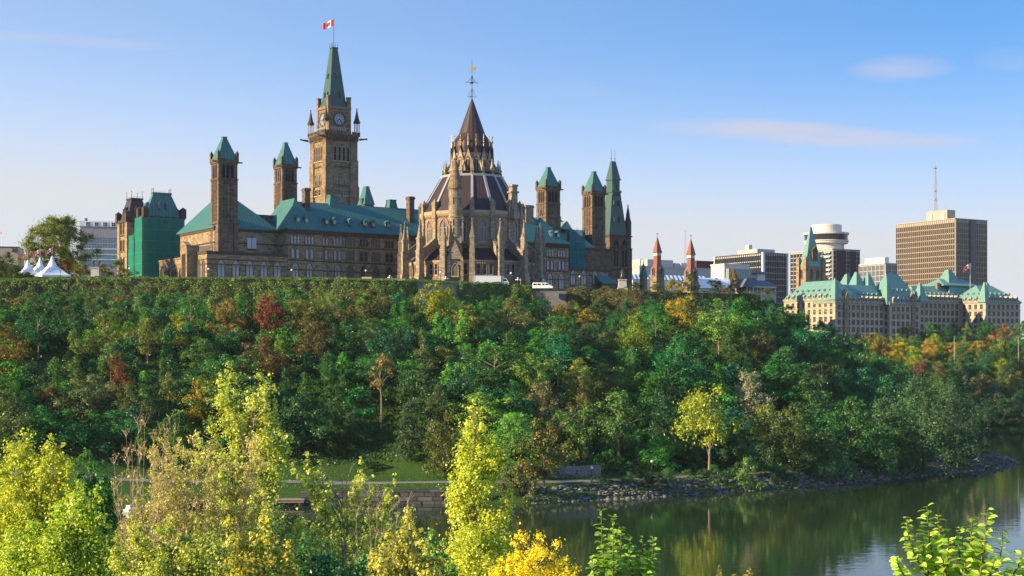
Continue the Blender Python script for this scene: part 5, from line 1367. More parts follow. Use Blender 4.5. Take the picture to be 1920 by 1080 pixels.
for px, yy, pyt in ((1587.5, yf_ - .8, 540), (1714, ym_ - .6, 544)):
    x_ = CF.px2x(px, yy); zz = CF.z(570, x_, yy); zt = CF.z(pyt, x_, yy)
    mb = MB(); mb.box(x_ - 1.3, x_ + 1.3, yy, yy + 4, -6, zt - 3.5); mb.lathe([(1.6, zt - 3.5), (.1, zt)], 6, x_, yy + 1.3); mb.prism([(x_ - 1.7, zt - 5.5), (x_ + 1.7, zt - 5.5), (x_, zt - 2)], yy - .4, yy + 1); mb.build('gabled_turret', STONE, cf)
for px in (1570, 1637, 1700, 1760): mb = MB(); x_, y_ = CF.loc(px, CF.Y(-20, yr_ + 12)); mb.box(x_ - 1, x_ + 1, y_, y_ + 1.6, CF.z(560, x_, y_), CF.z(530, x_, y_)); mb.build('chimney', STONE, cf)
fp = at(1819, 536, 735); flag('red and white flag on pole above the chateau roof', at(1819, 495, 735), 4.2, R(195), .5, None, -14)

# left-hand far buildings
LB = Fr(150, 800, 50, 34 - 20)
r_ = LB.root('office_block', 'blue glass office block with white top storey behind the big round tree', 'building'); sx = LB.px2x(226); zt = LB.z(414)
mb = MB(); mb.box(0, sx, 0, 25, -5, LB.z(424)); mb.build('wall', m_plain('grey_mauve_panels', (.34, .30, .31), .7), r_)
mb = MB(); mb.box(-.3, sx, -.3, 25, LB.z(424) + .003, zt); mb.build('top_storey', WHITE, r_)
for k, px in enumerate((163, 167, 179, 183, 195, 199, 211, 215)): win(r_, 'rect', 1.0, 2.0, LB.px2x(px), -.3, LB.z(423), 0, G_DARK, WHITE, 1, False)
for py0, py1 in ((452, 444), (464, 457)):
    for k in range(7): win(r_, 'rect', 2.7, 2.3, LB.px2x(156 + k * 10.3), 0, LB.z(py0), 0, G_BLUE, m_plain('grey_frame', (.45, .44, .46)), 2, False)
for py0, py1 in ((474, 468), (484, 479), (496, 489)):
    g = MB(); g.box(0, sx, -.2, .1, LB.z(py0), LB.z(py1)); g.build('window_strip', G_BLUE, r_)
mb = MB()
for py in (467, 477.5, 487): mb.box(-.2, sx, -.4, 0, LB.z(py), LB.z(py) + .5)
mb.build('floor_bands', WHITE, r_)
mb = MB(); mb.tube((LB.px2x(161), 3, zt), (LB.px2x(161), 3, LB.z(408)), .8, .8, 10); mb.build('roof_flue', DARKB, r_)
LB2 = Fr(-40, 760, 48, 10); r_ = LB2.root('low_block', 'flat roofed grey building at the far left edge', 'building'); sx = LB2.px2x(34)
mb = MB(); mb.box(0, sx, 0, 20, -6, LB2.z(463.5)); mb.build('wall', m_plain('grey_tan_panels', (.36, .31, .26), .8), r_)
mb = MB(); mb.box(-.2, sx + .2, -.2, 20.2, LB2.z(463.5) + .003, LB2.z(461.5)); mb.box(sx - 3, sx - .2, -.25, -.203, LB2.z(472), LB2.z(465)); mb.build('roof_edge', DARKB, r_)
flag('tiny red flag on pole over the flat grey building', at(3, 435, 770), 2.6, R(180), .6, 'flags', -12)
# ------------------------------------------------------------------ foliage
def m_leaf(name, transl=.35, gloss=.06, noise_scale=.28, tint=(.38, .19, .04)):
    """leaf colour comes from the object's own colour; its alpha says how much of the crown has turned"""
    t = NT(name)
    oi = t.n.new('ShaderNodeObjectInfo'); ge = t.n.new('ShaderNodeNewGeometry')
    rnd = ge.outputs['Random Per Island']
    n1 = t.noise(t.coord(), noise_scale, 3, .6)
    base = oi.outputs['Color']
    turn = t.math('GREATER_THAN', t.math('ADD', t.math('MULTIPLY', n1, .8), t.math('MULTIPLY', rnd, .3)), t.math('SUBTRACT', 1.05, t.math('MULTIPLY', oi.outputs['Alpha'], .62)))
    c = t.mix(t.math('MULTIPLY', turn, .8), base, tint)
    hs_ = t.n.new('ShaderNodeHueSaturation'); t.l.new(c, hs_.inputs['Color'])
    t.l.new(t.math('ADD', .475, t.math('MULTIPLY', n1, .05)), hs_.inputs['Hue'])
    t.l.new(t.math('ADD', .95, t.math('MULTIPLY', rnd, .9)), hs_.inputs['Value'])
    col = hs_.outputs[0]
    d = t.n.new('ShaderNodeBsdfDiffuse'); t.l.new(col, d.inputs[0])
    tr = t.n.new('ShaderNodeBsdfTranslucent'); t.l.new(t.mix(1.0, col, (1.0, .95, .45), 'MULTIPLY'), tr.inputs[0])
    a = t.n.new('ShaderNodeMixShader'); a.inputs[0].default_value = transl; t.l.new(d.outputs[0], a.inputs[1]); t.l.new(tr.outputs[0], a.inputs[2])
    g_ = t.n.new('ShaderNodeBsdfGlossy'); g_.inputs['Roughness'].default_value = .45
    b = t.n.new('ShaderNodeMixShader'); b.inputs[0].default_value = gloss; t.l.new(a.outputs[0], b.inputs[1]); t.l.new(g_.outputs[0], b.inputs[2])
    t.l.new(b.outputs[0], t.out.inputs[0]); t.n.remove(t.p); return t.m
LEAFM = m_leaf('leaves', .32, .03)
LEAFN = m_leaf('near_leaves', .48, .05, .55, (.62, .36, .02))
BARK = m_plain('bark', (.085, .065, .05), .95, .1, var=.4, scale=2); BARK_L = m_plain('pale_bark', (.26, .21, .165), .9, .1, var=.35, scale=3)

def unit(v): return v / np.maximum(1e-6, np.linalg.norm(v, axis=-1, keepdims=True))

def leaf_mesh(name, C, Nn, size, mt, aspect=.55, bend=.25, Tn=None, rng=None):
    n = len(C); rng = rng or np.random.default_rng(1)
    Nn = unit(Nn); t0 = rng.normal(size=(n, 3)) if Tn is None else Tn
    T = unit(t0 - Nn * (t0 * Nn).sum(1, keepdims=True)); B = np.cross(Nn, T)
    s = np.asarray(size).reshape(-1, 1) * np.ones((n, 1))
    P = np.empty((n, 4, 3))
    P[:, 0] = C - T * s * .5; P[:, 2] = C + T * s * .5
    P[:, 1] = C + B * s * aspect * .5 + Nn * s * bend * .4 - T * s * .08; P[:, 3] = C - B * s * aspect * .5 + Nn * s * bend * .4 - T * s * .08
    me = bpy.data.meshes.new(name)
    me.vertices.add(4 * n); me.vertices.foreach_set('co', P.astype(np.float32).ravel())
    me.loops.add(4 * n); me.loops.foreach_set('vertex_index', np.arange(4 * n))
    me.polygons.add(n); me.polygons.foreach_set('loop_start', np.arange(n) * 4)
    me.materials.append(mt); me.update(calc_edges=True)
    return me

PROF = {
    'elm': lambda h: np.sqrt(np.clip(1 - ((h - .48) / .54) ** 2, 0, 1)),
    'round': lambda h: np.sqrt(np.clip(1 - ((h - .45) / .56) ** 2, 0, 1)),
    'broad': lambda h: np.clip(1.25 * np.sqrt(np.clip(1 - h, 0, 1)) * (.55 + .45 * np.clip(h * 4, 0, 1)), 0, 1),
    'column': lambda h: np.clip(np.minimum(1, h * 5 + .4), 0, 1) * np.clip(1.25 * (1 - h) ** .6, 0, 1),
    'cone': lambda h: np.clip(1.05 - h, .06, 1) * np.clip(.4 + h * 6, 0, 1),
    'poplar': lambda h: np.clip(.45 + .75 * np.sin(np.pi * np.clip(h * 1.05 - .12, 0, 1)) ** .8, .25, 1) * np.clip((1.02 - h) * 3, 0, 1),
    'umbrella': lambda h: np.sqrt(np.clip(1 - ((h - .3) / .72) ** 2, 0, 1)),
    'willow': lambda h: np.clip(1.3 * np.sqrt(np.clip(1 - h ** 2, 0, 1)), 0, 1),
}
def make_tree(seed, shape, H, Rr, h0, ncl, nlf, rcl, lsize, lm, bark, nlimb=14, trunk_r=.22, droop=0.0, up=.5, flat=.75, lean=0.0, clumps=None, aspect=.55, spread=1.0):
    """tapered trunk with limbs reaching the clumps, and a crown of separate leaves"""
    rng = np.random.default_rng(seed)
    if clumps is None:
        h = rng.beta(1.15, 1.0, ncl) if shape != 'umbrella' else rng.uniform(0, 1, ncl)
        pr = PROF[shape](h); ang = rng.uniform(0, 2 * np.pi, ncl)
        rad = Rr * pr * np.sqrt(rng.uniform(.08, 1.0, ncl)) * (1 + .30 * np.sin(ang * 2 + seed) + .2 * np.sin(ang * 3 + seed * 2.1)) * rng.uniform(.75, 1.25, ncl)
        cc = np.stack([rad * np.cos(ang), rad * np.sin(ang), H * (h0 + (1 - h0) * h) - rcl * .3], 1)
        cr = rcl * rng.uniform(.5, 1.25, ncl) * (.55 + .45 * pr)
    else:
        cc = np.array([c[:3] for c in clumps], float); cr = np.array([c[3] for c in clumps], float); ncl = len(cc)
    cc[:, 0] += lean * cc[:, 2]
    w_ = cr ** 2; k = np.maximum(8, (nlf * w_ / w_.sum()).astype(int)); idx = np.repeat(np.arange(ncl), k); n = len(idx)
    d = unit(rng.normal(size=(n, 3))); rr_ = np.clip(np.abs(rng.normal(0, .62, n)) + .12, 0, 1.6)
    d2 = d * rr_[:, None]; d2[:, 2] *= flat
    C = cc[idx] + d2 * cr[idx][:, None]
    C[:, 2] -= droop * (rr_ * cr[idx]) * rng.uniform(0, 1.6, n)
    Nn = d * .9 + rng.normal(size=(n, 3)) * .55 + np.array([0, 0, up])
    crown = leaf_mesh('crown', C, Nn, lsize * rng.uniform(.6, 1.35, n), lm, aspect, .25, None, rng)
    mb = MB(); rnd = random.Random(seed)
    top = H * (h0 + (1 - h0) * .8)
    p = Vector((0, 0, -.8)); m_ = 6
    axis = [p]
    for i in range(1, m_ + 1):
        z = top * i / m_; axis.append(Vector((lean * z + rnd.uniform(-1, 1) * .03 * z, rnd.uniform(-1, 1) * .03 * z, z)))
    for i in range(m_): mb.tube(axis[i], axis[i + 1], trunk_r * (1 - i / m_ * .85) * (1.25 if i == 0 else 1), trunk_r * (1 - (i + 1) / m_ * .85), 7)
    order = list(range(ncl)); rnd.shuffle(order)
    for i in order[:nlimb]:
        e = Vector(cc[i]); za = max(H * h0 * .55, min(e.z - .15 * H, top * .92)) if h0 > .02 else max(.05 * H, e.z - .3 * H)
        f_ = max(0, min(.999, za / top)) * m_; j = int(f_); a = axis[j].lerp(axis[j + 1], f_ - j)
        mid = a.lerp(e, .5) + Vector((0, 0, .04 * H)); r0 = trunk_r * .42 * (1 - .6 * za / H)
        mb.tube(a, mid, r0, r0 * .6, 5); mb.tube(mid, e, r0 * .6, r0 * .2, 4)
    trunk = mb.mesh('trunk', bark)
    return trunk, crown

def plant_tree(proto, name, label, cat, loc, scale=1.0, rz=0.0, col=(.06, .11, .03), turn=0.0, group=None, sxy=1.0):
    r_ = thing(name, label, cat, loc, rz, group); r_.scale = (scale * sxy, scale * sxy, scale)
    tr = link('trunk', proto[0], r_); cr = link('crown', proto[1], r_)
    cr.color = (*col, turn)
    return r_

# every kind of tree once: two or three individuals of each
K = {
 'elm': [make_tree(77, 'elm', 19, 8.6, .12, 190, 46000, 1.9, .42, LEAFM, BARK, 40, .5, .3, .4, .9)],
 'bushy': [make_tree(s, 'round', 10, 4.4, .18, 40, 8200, 1.45, .35, LEAFM, BARK, 14, .2, .25) for s in (1, 2, 3)],
 'broad': [make_tree(s, 'broad', 11, 5.2, .12, 52, 9500, 1.5, .35, LEAFM, BARK, 16, .24, .3) for s in (4, 5, 6)],
 'tall': [make_tree(s, 'column', 13, 3.2, .12, 46, 8000, 1.3, .35, LEAFM, BARK, 14, .2, .35) for s in (7, 8, 9)],
 'willow': [make_tree(s, 'willow', 16, 8.0, .2, 80, 17000, 2.0, .42, LEAFM, BARK, 18, .36, .9, .3, 1.0, aspect=.34) for s in (10, 11)],
 'airy': [make_tree(s, 'round', 10, 3.6, .35, 30, 5200, 1.2, .32, LEAFM, BARK_L, 20, .17, .1) for s in (12, 13)],
 'umbrella': [make_tree(s, 'umbrella', 12, 3.6, .6, 16, 2600, 1.1, .36, LEAFM, BARK_L, 14, .2, 0, .7, .5) for s in (14, 15)],
 'shrub': [make_tree(s, 'broad', 4, 2.7, .03, 26, 3200, .95, .30, LEAFM, BARK, 6, .09, .25) for s in (16, 17, 18)],
 'vine': [make_tree(s, 'column', 7, 1.7, .02, 26, 3200, .9, .30, LEAFM, BARK, 6, .12, .9) for s in (19, 20)],
}
PR = random.Random(11)
def on_slope(px, py, h_, frac=.62, y0=272.0, y1=700.0):
    """where on the hill a tree of height h_ stands whose crown shows at (px, py)"""
    Ys = np.arange(y0, y1, .5); Xs = (px - CX) / F * Ys
    zt = ground_z(Xs, Ys) + frac * h_; zl = CZ - (py - HY) * Ys / F
    ok = np.nonzero((zt >= zl) & (inland(Xs, Ys) > 2))[0]
    i = ok[0] if len(ok) else len(Ys) - 1
    return Vector((Xs[i], Ys[i], gz(Xs[i], Ys[i]) - .15))

DG, MG, LG, OL = (.026, .122, .036), (.052, .190, .038), (.120, .280, .045), (.135, .205, .060)
YG, YL, OR, RD, BR, SV = (.20, .28, .025), (.42, .37, .025), (.34, .17, .025), (.19, .06, .035), (.14, .085, .032), (.20, .25, .14)
BG = (.022, .142, .054)
USED = []; PROT = []
def special(kind, label, px, py, h_, col, turn=0.0, name='tree', cat='tree', var=None, sxy=1.0, frac=.62, group=None, hk=None, Y=None):
    p = K[kind][var if var is not None else PR.randrange(len(K[kind]))]
    base = {'bushy': 10, 'broad': 11, 'tall': 13, 'willow': 16, 'airy': 10, 'umbrella': 12, 'shrub': 4, 'vine': 7}[kind]
    q = on_slope(px, py, h_, frac) if Y is None else Vector(((px - CX) * Y / F, Y, gz((px - CX) * Y / F, Y) - .15))
    USED.append((q.x, q.y, h_ * .33)); PROT.append((px, py, h_ * .36 * F / q.y * sxy, q.y))
    return plant_tree(p, name, label, cat, q, h_ / base, PR.uniform(0, 6.28), col, turn, group, sxy)

special('round' if False else 'bushy', 'dark red round tree high on the wooded slope', 505, 580, 10, RD, .25, 'red_tree', sxy=.95)
special('broad', 'golden brown tree left of the red tree', 425, 588, 10.5, (.25, .19, .045), .3, 'golden_tree')
special('bushy', 'orange tinged tree just right of the red tree', 580, 580, 11, (.15, .16, .03), .45, 'autumn_tree')
special('tall', 'pale slender tree poking up against the hedge right of the orange tree', 626, 556, 11, (.13, .17, .06), 0, 'pale_tree', sxy=.8)
special('broad', 'dark russet tree under the hedge below the pink barriers', 692, 570, 12, (.085, .090, .025), .40, 'russet_tree')
special('bushy', 'bright yellow green tree touching the hedge below the library', 815, 558, 12, (.21, .25, .022), .1, 'yellow_tree', sxy=.95)
special('broad', 'pale olive tree below the white truck', 957, 588, 11.5, (.155, .17, .055), .1, 'olive_tree')
special('broad', 'large yellow green tree in mid slope right of the library', 1190, 620, 13.5, (.14, .215, .022), .12, 'yellow_tree', sxy=.95)
special('airy', 'yellow vine covered tree near the top right of the slope', 1284, 585, 13, (.32, .27, .025), .3, 'yellow_tree', sxy=1.1)
special('bushy', 'small leafy green tree poking above the right hedge', 1208, 552, 6, (.10, .17, .025), .2, 'small_tree')
special('shrub', 'orange shrub beside the white van on the hill edge', 1080, 553, 5, OR, .6, 'orange_shrub', 'shrub')
special('shrub', 'orange shrub on the slope edge before the chateau building', 1480, 575, 6, OR, .6, 'orange_shrub', 'shrub')
special('shrub', 'yellow topped shrub in the upper slope right of the olive tree', 1105, 592, 6, (.24, .20, .03), .5, 'yellow_shrub', 'shrub')
special('shrub', 'yellow topped shrub left of the olive tree near the wall', 1050, 580, 5, (.20, .17, .03), .5, 'yellow_shrub', 'shrub')
special('broad', 'brown leaved tree below the red tree', 592, 630, 11, (.11, .095, .03), .15, 'brown_tree')
special('broad', 'reddish brown tree left of the tall poplar pair top', 495, 660, 11, (.12, .085, .033), .15, 'brown_tree')
special('broad', 'pale grey green round tree low on the left slope', 170, 735, 11, (.13, .175, .065), 0, 'pale_tree', sxy=1.05)
special('shrub', 'brown shrub left of the pale grey green tree', 100, 740, 6, BR, .3, 'brown_shrub', 'shrub')
special('bushy', 'amber tree beside the top of the big poplar pair', 380, 748, 11, (.26, .20, .02), .35, 'amber_tree', sxy=.85)
special('vine', 'pale green vine hung snag on the left slope', 317, 722, 8, (.14, .19, .04), 0, 'vine_tree')
special('umbrella', 'lone pine like tree with bare trunk in mid slope', 715, 680, 17, (.20, .16, .05), .2, 'bare_trunk_tree', frac=.86, sxy=.75)
special('tall', 'pale tufted tree in mid slope left of the tall yellow poplar', 795, 660, 11, (.10, .145, .06), 0, 'pale_tree', sxy=.75)
special('tall', 'feathery grey green tree above the meadow edge', 770, 790, 14, (.045, .085, .04), 0, 'pale_tree')
special('tall', 'olive tipped tree directly left of the tall yellow poplar', 822, 760, 15, (.075, .115, .04), 0, 'olive_tree', sxy=.8)
special('bushy', 'maple like tree with tan leaf tips at the meadow edge', 832, 815, 14, (.10, .125, .028), .35, 'tree', sxy=.8)
special('broad', 'large silvery olive willow above the retaining wall', 1020, 755, 14, (.16, .165, .075), 0, 'willow_tree', sxy=.85)
special('tall', 'olive pointed tree beside the silvery willow', 1092, 740, 14, (.14, .145, .045), .1, 'olive_tree', sxy=.7)
special('bushy', 'green tree with orange patch left of the retaining wall', 1020, 830, 14, (.06, .105, .022), .62, 'autumn_tree', sxy=.85)
special('airy', 'bright green many stemmed tree behind the lamp post', 1160, 785, 17, (.085, .185, .045), 0, 'many_stemmed_tree', var=0, sxy=1.0)
special('airy', 'light green leaning tree left of the many stemmed tree', 1095, 800, 14, (.075, .16, .035), 0, 'leaning_tree', var=1, sxy=1.0)
special('airy', 'yellow crowned tree with tall bare trunk by the path', 1330, 765, 20, (.30, .36, .035), .22, 'yellow_tree', var=1, frac=.74, sxy=.85)
special('airy', 'tall silvery poplar with sparse pale leaves', 1405, 725, 17, (.23, .25, .15), 0, 'silver_tree', var=0, frac=.75, sxy=.7)
special('umbrella', 'dark twisted pine on the right slope', 1540, 690, 16, (.055, .085, .03), 0, 'pine_tree', frac=.85)
special('tall', 'upright bright green tree with ferny leaves in the right mid slope', 1365, 650, 11, (.05, .12, .035), 0)
special('tall', 'ferny green tree beside the rusty tree in the right mid slope', 1395, 655, 11, (.05, .13, .035), 0)
special('bushy', 'rusty tipped tree in the right mid slope', 1428, 640, 10, (.07, .09, .03), .5, 'rusty_tree')
for (px, py, h_, kd, lb, c) in (
    (1490, 800, 16, 'broad', 'olive green tree right of the bare grey tree', (.045, .095, .028)),
    (1595, 790, 17, 'broad', 'bright green tree above the shore in the right part', (.035, .125, .032)),
    (1665, 785, 16, 'bushy', 'blue green tree between the bright green tree and big willow', (.028, .098, .040)),
    (1240, 775, 16, 'tall', 'deep blue green tree left of the yellow crowned tree', (.03, .095, .042)),
    (1520, 735, 15, 'broad', 'green tree above the olive green tree by the shore', (.038, .115, .032))):
    special(kd, lb, px, py, h_, c, 0)
special('willow', 'huge dark green willow at the tip of the shore', 1732, 768, 24, (.048, .115, .048), 0, 'willow_tree', var=0, sxy=.95)
special('willow', 'second huge willow close behind the tip willow', 1785, 760, 21, (.042, .105, .046), 0, 'willow_tree', var=1, sxy=.6)
special('shrub', 'big feathery green bush overhanging the riprap', 1550, 862, 8, (.075, .185, .055), 0, 'bush', 'bush', sxy=.95)
special('shrub', 'feathery green bush by the walker on the path', 1652, 862, 7.5, (.075, .185, .055), 0, 'bush', 'bush', sxy=1.0)
special('shrub', 'small upright green bush right of the feathery bush', 1705, 858, 6, (.08, .19, .05), 0, 'bush', 'bush', sxy=.7)
special('shrub', 'dense green bush before the far bend of the path', 1800, 862, 5, (.045, .11, .035), 0, 'bush', 'bush')
special('shrub', 'bright green bush near the bench by the path', 1402, 882, 6.5, (.10, .22, .055), 0, 'bush', 'bush', sxy=.65)
special('shrub', 'low dark bush left of the bright bush at the shore', 1362, 896, 3.6, (.03, .085, .03), 0, 'bush', 'bush')
special('shrub', 'low dark bush right of the bright bush at the shore', 1470, 893, 3.2, (.03, .085, .03), 0, 'bush', 'bush', sxy=1.5)
special('shrub', 'small bush below the globe lamp at the shore', 1222, 893, 4, (.035, .10, .035), 0, 'bush', 'bush')
special('shrub', 'pale olive bush right of the tall yellow poplar', 975, 893, 6.2, (.13, .15, .045), .1, 'bush', 'bush', sxy=.9)
special('bushy', 'small green tree leaning over the path lamp', 1395, 845, 9, (.05, .13, .035), 0, 'tree', sxy=.8)
special('shrub', 'row of low dark plants at the top of the meadow', 690, 866, 2.6, (.05, .12, .03), 0, 'bush', 'bush', sxy=1.8)

for k_, (px, D_, h_, sx_) in enumerate(((1135, 7, 2.0, 1.4), (1180, 8, 2.2, 1.3), (1205, 7, 3.0, 1.0), (1250, 7, 2.8, 1.3), (1290, 8, 2.0, 1.5), (1320, 7, 2.2, 1.3), (1340, 7.5, 2.8, 1.3), (1385, 7, 3.2, 1.2), (1425, 7, 3.0, 1.5), (1450, 7, 2.8, 1.4), (1500, 7, 3.6, 1.3),
        (1525, 7, 3.2, 1.3), (1585, 7, 3.0, 1.4), (1620, 7, 4.2, 1.3), (1680, 7, 3.4, 1.3), (1730, 8, 4.0, 1.1), (1770, 7, 3.0, 1.4), (1790, 7, 4.0, 1.2), (1820, 7, 3.4, 1.2), (1848, 8, 2.4, 1.3))):
    Ys = np.arange(276, 420, .25); Xs = (px - CX) / F * Ys; i_ = int(np.nonzero(inland(Xs, Ys) > D_)[0][0])
    g_ = 1 + .35 * math.sin(k_ * 2.3); nm_ = 'pale' if g_ > 1.15 else ('dark' if g_ < .85 else 'mid')
    lb = 'low %s green bush hanging over the rubble, %s' % (nm_, ('below the globe lamps' if px < 1300 else 'below the yellow crowned tree' if px < 1400 else 'left of the feathery bushes' if px < 1560 else 'among the feathery bushes' if px < 1700 else 'before the far path bend'))
    plant_tree(K['shrub'][k_ % 3], 'bush', lb, 'bush', (Xs[i_], Ys[i_], gz(Xs[i_], Ys[i_]) - .15), h_ / 4, k_, (.05 * g_, .135 * g_, .038 * g_), 0, lb, sx_)

# bare grey trees
def bare_mesh(seed, H, n0=5, spread=.35, depth=4, r0=.10, mt=BARK_L, leaves=None):
    rnd = random.Random(seed); mb = MB(); tips = []
    def grow(p, d, l_, r_, k):
        q = p + d * l_; mb.tube(p, q, r_, r_ * .7, 5 if k > 2 else 3)
        if k == 0: tips.append((q, d)); return
        for _ in range(rnd.choice((2, 2, 3))):
            e = (d + Vector((rnd.uniform(-1, 1), rnd.uniform(-1, 1), rnd.uniform(-.35, .8))) * spread).normalized()
            grow(q, e, l_ * rnd.uniform(.6, .85), r_ * .66, k - 1)
        tips.append((q, d))
    for _ in range(n0):
        d = Vector((rnd.uniform(-1, 1) * spread, rnd.uniform(-1, 1) * spread, 1)).normalized(); grow(Vector((rnd.uniform(-.2, .2), rnd.uniform(-.2, .2), -.5)), d, H * .3, r0, depth)
    return mb.mesh('branches', mt), tips
bm_, _t = bare_mesh(5, 10, 2, .42, 5, .16, m_plain('grey_dead_wood', (.30, .27, .25), .9))
def bare(label, px, py, h_):
    q = on_slope(px, py, h_, .6); r_ = thing('bare_tree', label, 'tree', q, PR.uniform(0, 6)); r_.scale = (h_ / 10 * .7, h_ / 10 * .7, h_ / 10)
    link('branches', bm_, r_); USED.append((q.x, q.y, 2))
bare('leafless grey tree near the shore right of the silvery poplar', 1455, 800, 13)
bare('leafless tan tree among the far bank trees', 1808, 715, 9)

# ---- the ridge of trees that falls away to the right
for (px, pt, Y, kd, lb, c) in ((1412, 553, 424, 'bushy', 'dark green tree under the open pavilion', DG), (1445, 556, 428, 'broad', 'dark broad tree at the start of the falling ridge', DG),
        (1475, 570, 432, 'bushy', 'dark green tree on the ridge beside the orange shrub', MG), (1508, 580, 436, 'broad', 'green tree on the ridge before the chateau lit wing', MG), (1540, 592, 434, 'tall', 'slim green tree on the ridge before the chateau', BG),
        (1565, 604, 432, 'broad', 'broad green tree on the ridge before the chateau', DG), (1595, 622, 430, 'broad', 'blue green tree low on the falling ridge', BG), (1622, 640, 428, 'bushy', 'dark green tree low on the falling ridge', DG),
        (1650, 660, 426, 'broad', 'green tree near the end of the falling ridge', MG), (1680, 678, 422, 'bushy', 'last dark tree of the falling ridge above the willows', DG), (1525, 620, 415, 'broad', 'green tree in front of the ridge', MG),
        (1480, 610, 412, 'bushy', 'blue green tree in front of the ridge under the orange shrub', BG), (1575, 650, 408, 'broad', 'bright green tree in front of the low ridge', MG), (1630, 680, 404, 'broad', 'green tree in front of the ridge end', BG), (1440, 600, 412, 'broad', 'deep green tree in front of the ridge start', DG)):
    x_ = (px - CX) * Y / F; b_ = gz(x_, Y) - .3; h_ = max(5, CZ - (pt - HY) * Y / F - b_)
    plant_tree(K[kd][PR.randrange(3)], 'tree', lb, 'tree', (x_, Y, b_), h_ / {'bushy': 10, 'broad': 11, 'tall': 13}[kd], PR.uniform(0, 6), c, 0, None, min(1.4, 12 / h_)); USED.append((x_, Y, 3.5))

# ---- the mass of the wooded slope: one tree after another, nearest the shore first
PALETTE = [(DG, .0, 22), (MG, .0, 28), (BG, 0, 16), ((.044, .125, .032), .0, 14), (LG, .0, 16), (OL, .05, 6), ((.105, .125, .03), .3, 2), ((.16, .23, .04), .05, 7)]
LPAL = [(DG, .0, 14), (MG, .05, 18), ((.085, .155, .035), .1, 16), (OL, .1, 14), ((.14, .18, .035), .25, 9), (YG, .1, 8), ((.18, .16, .03), .4, 3), (BR, .15, 2)]
def pick(pal):
    t_ = PR.uniform(0, sum(p[2] for p in pal))
    for p in pal:
        t_ -= p[2]
        if t_ <= 0: return p
    return pal[-1]
def words_for(c, turn):
    r_, g_, b_ = c
    if turn > .38: return 'orange tinged'
    if r_ > g_: return 'brownish'
    if g_ > .14: return 'yellowish green' if r_ > .1 else 'bright green'
    if r_ > .06: return 'olive green'
    return 'blue green' if b_ > .03 else ('deep green' if g_ < .08 else 'dark green')
def landmark(px):
    for lim, nm_ in ((140, 'white tents'), (240, 'hilltop bushes'), (350, 'green netting'), (450, 'leftmost stone tower'), (560, 'second stone tower'), (700, 'clock tower'), (780, 'long copper roof'),
                     (1000, 'round library'), (1070, 'white van'), (1135, 'fourth stone tower'), (1200, 'dark roofed west tower'), (1330, 'twin red spires'), (1470, 'open pavilion')):
        if px < lim: return nm_
    return 'chateau building'
KIND_WORD = {'bushy': 'bushy tree', 'broad': 'broad tree', 'tall': 'slim upright tree', 'airy': 'thin leaved tree', 'shrub': 'low shrub', 'vine': 'vine draped snag', 'umbrella': 'flat topped tree', 'willow': 'drooping tree'}
cand = []
for _ in range(17000):
    x_ = PR.uniform(-150, 185); y_ = PR.uniform(285, 660)
    cand.append((x_, y_))
cx_ = np.array(cand); Dn = inland(cx_[:, 0], cx_[:, 1])
order = np.argsort(cx_[:, 1]); nfill = 0
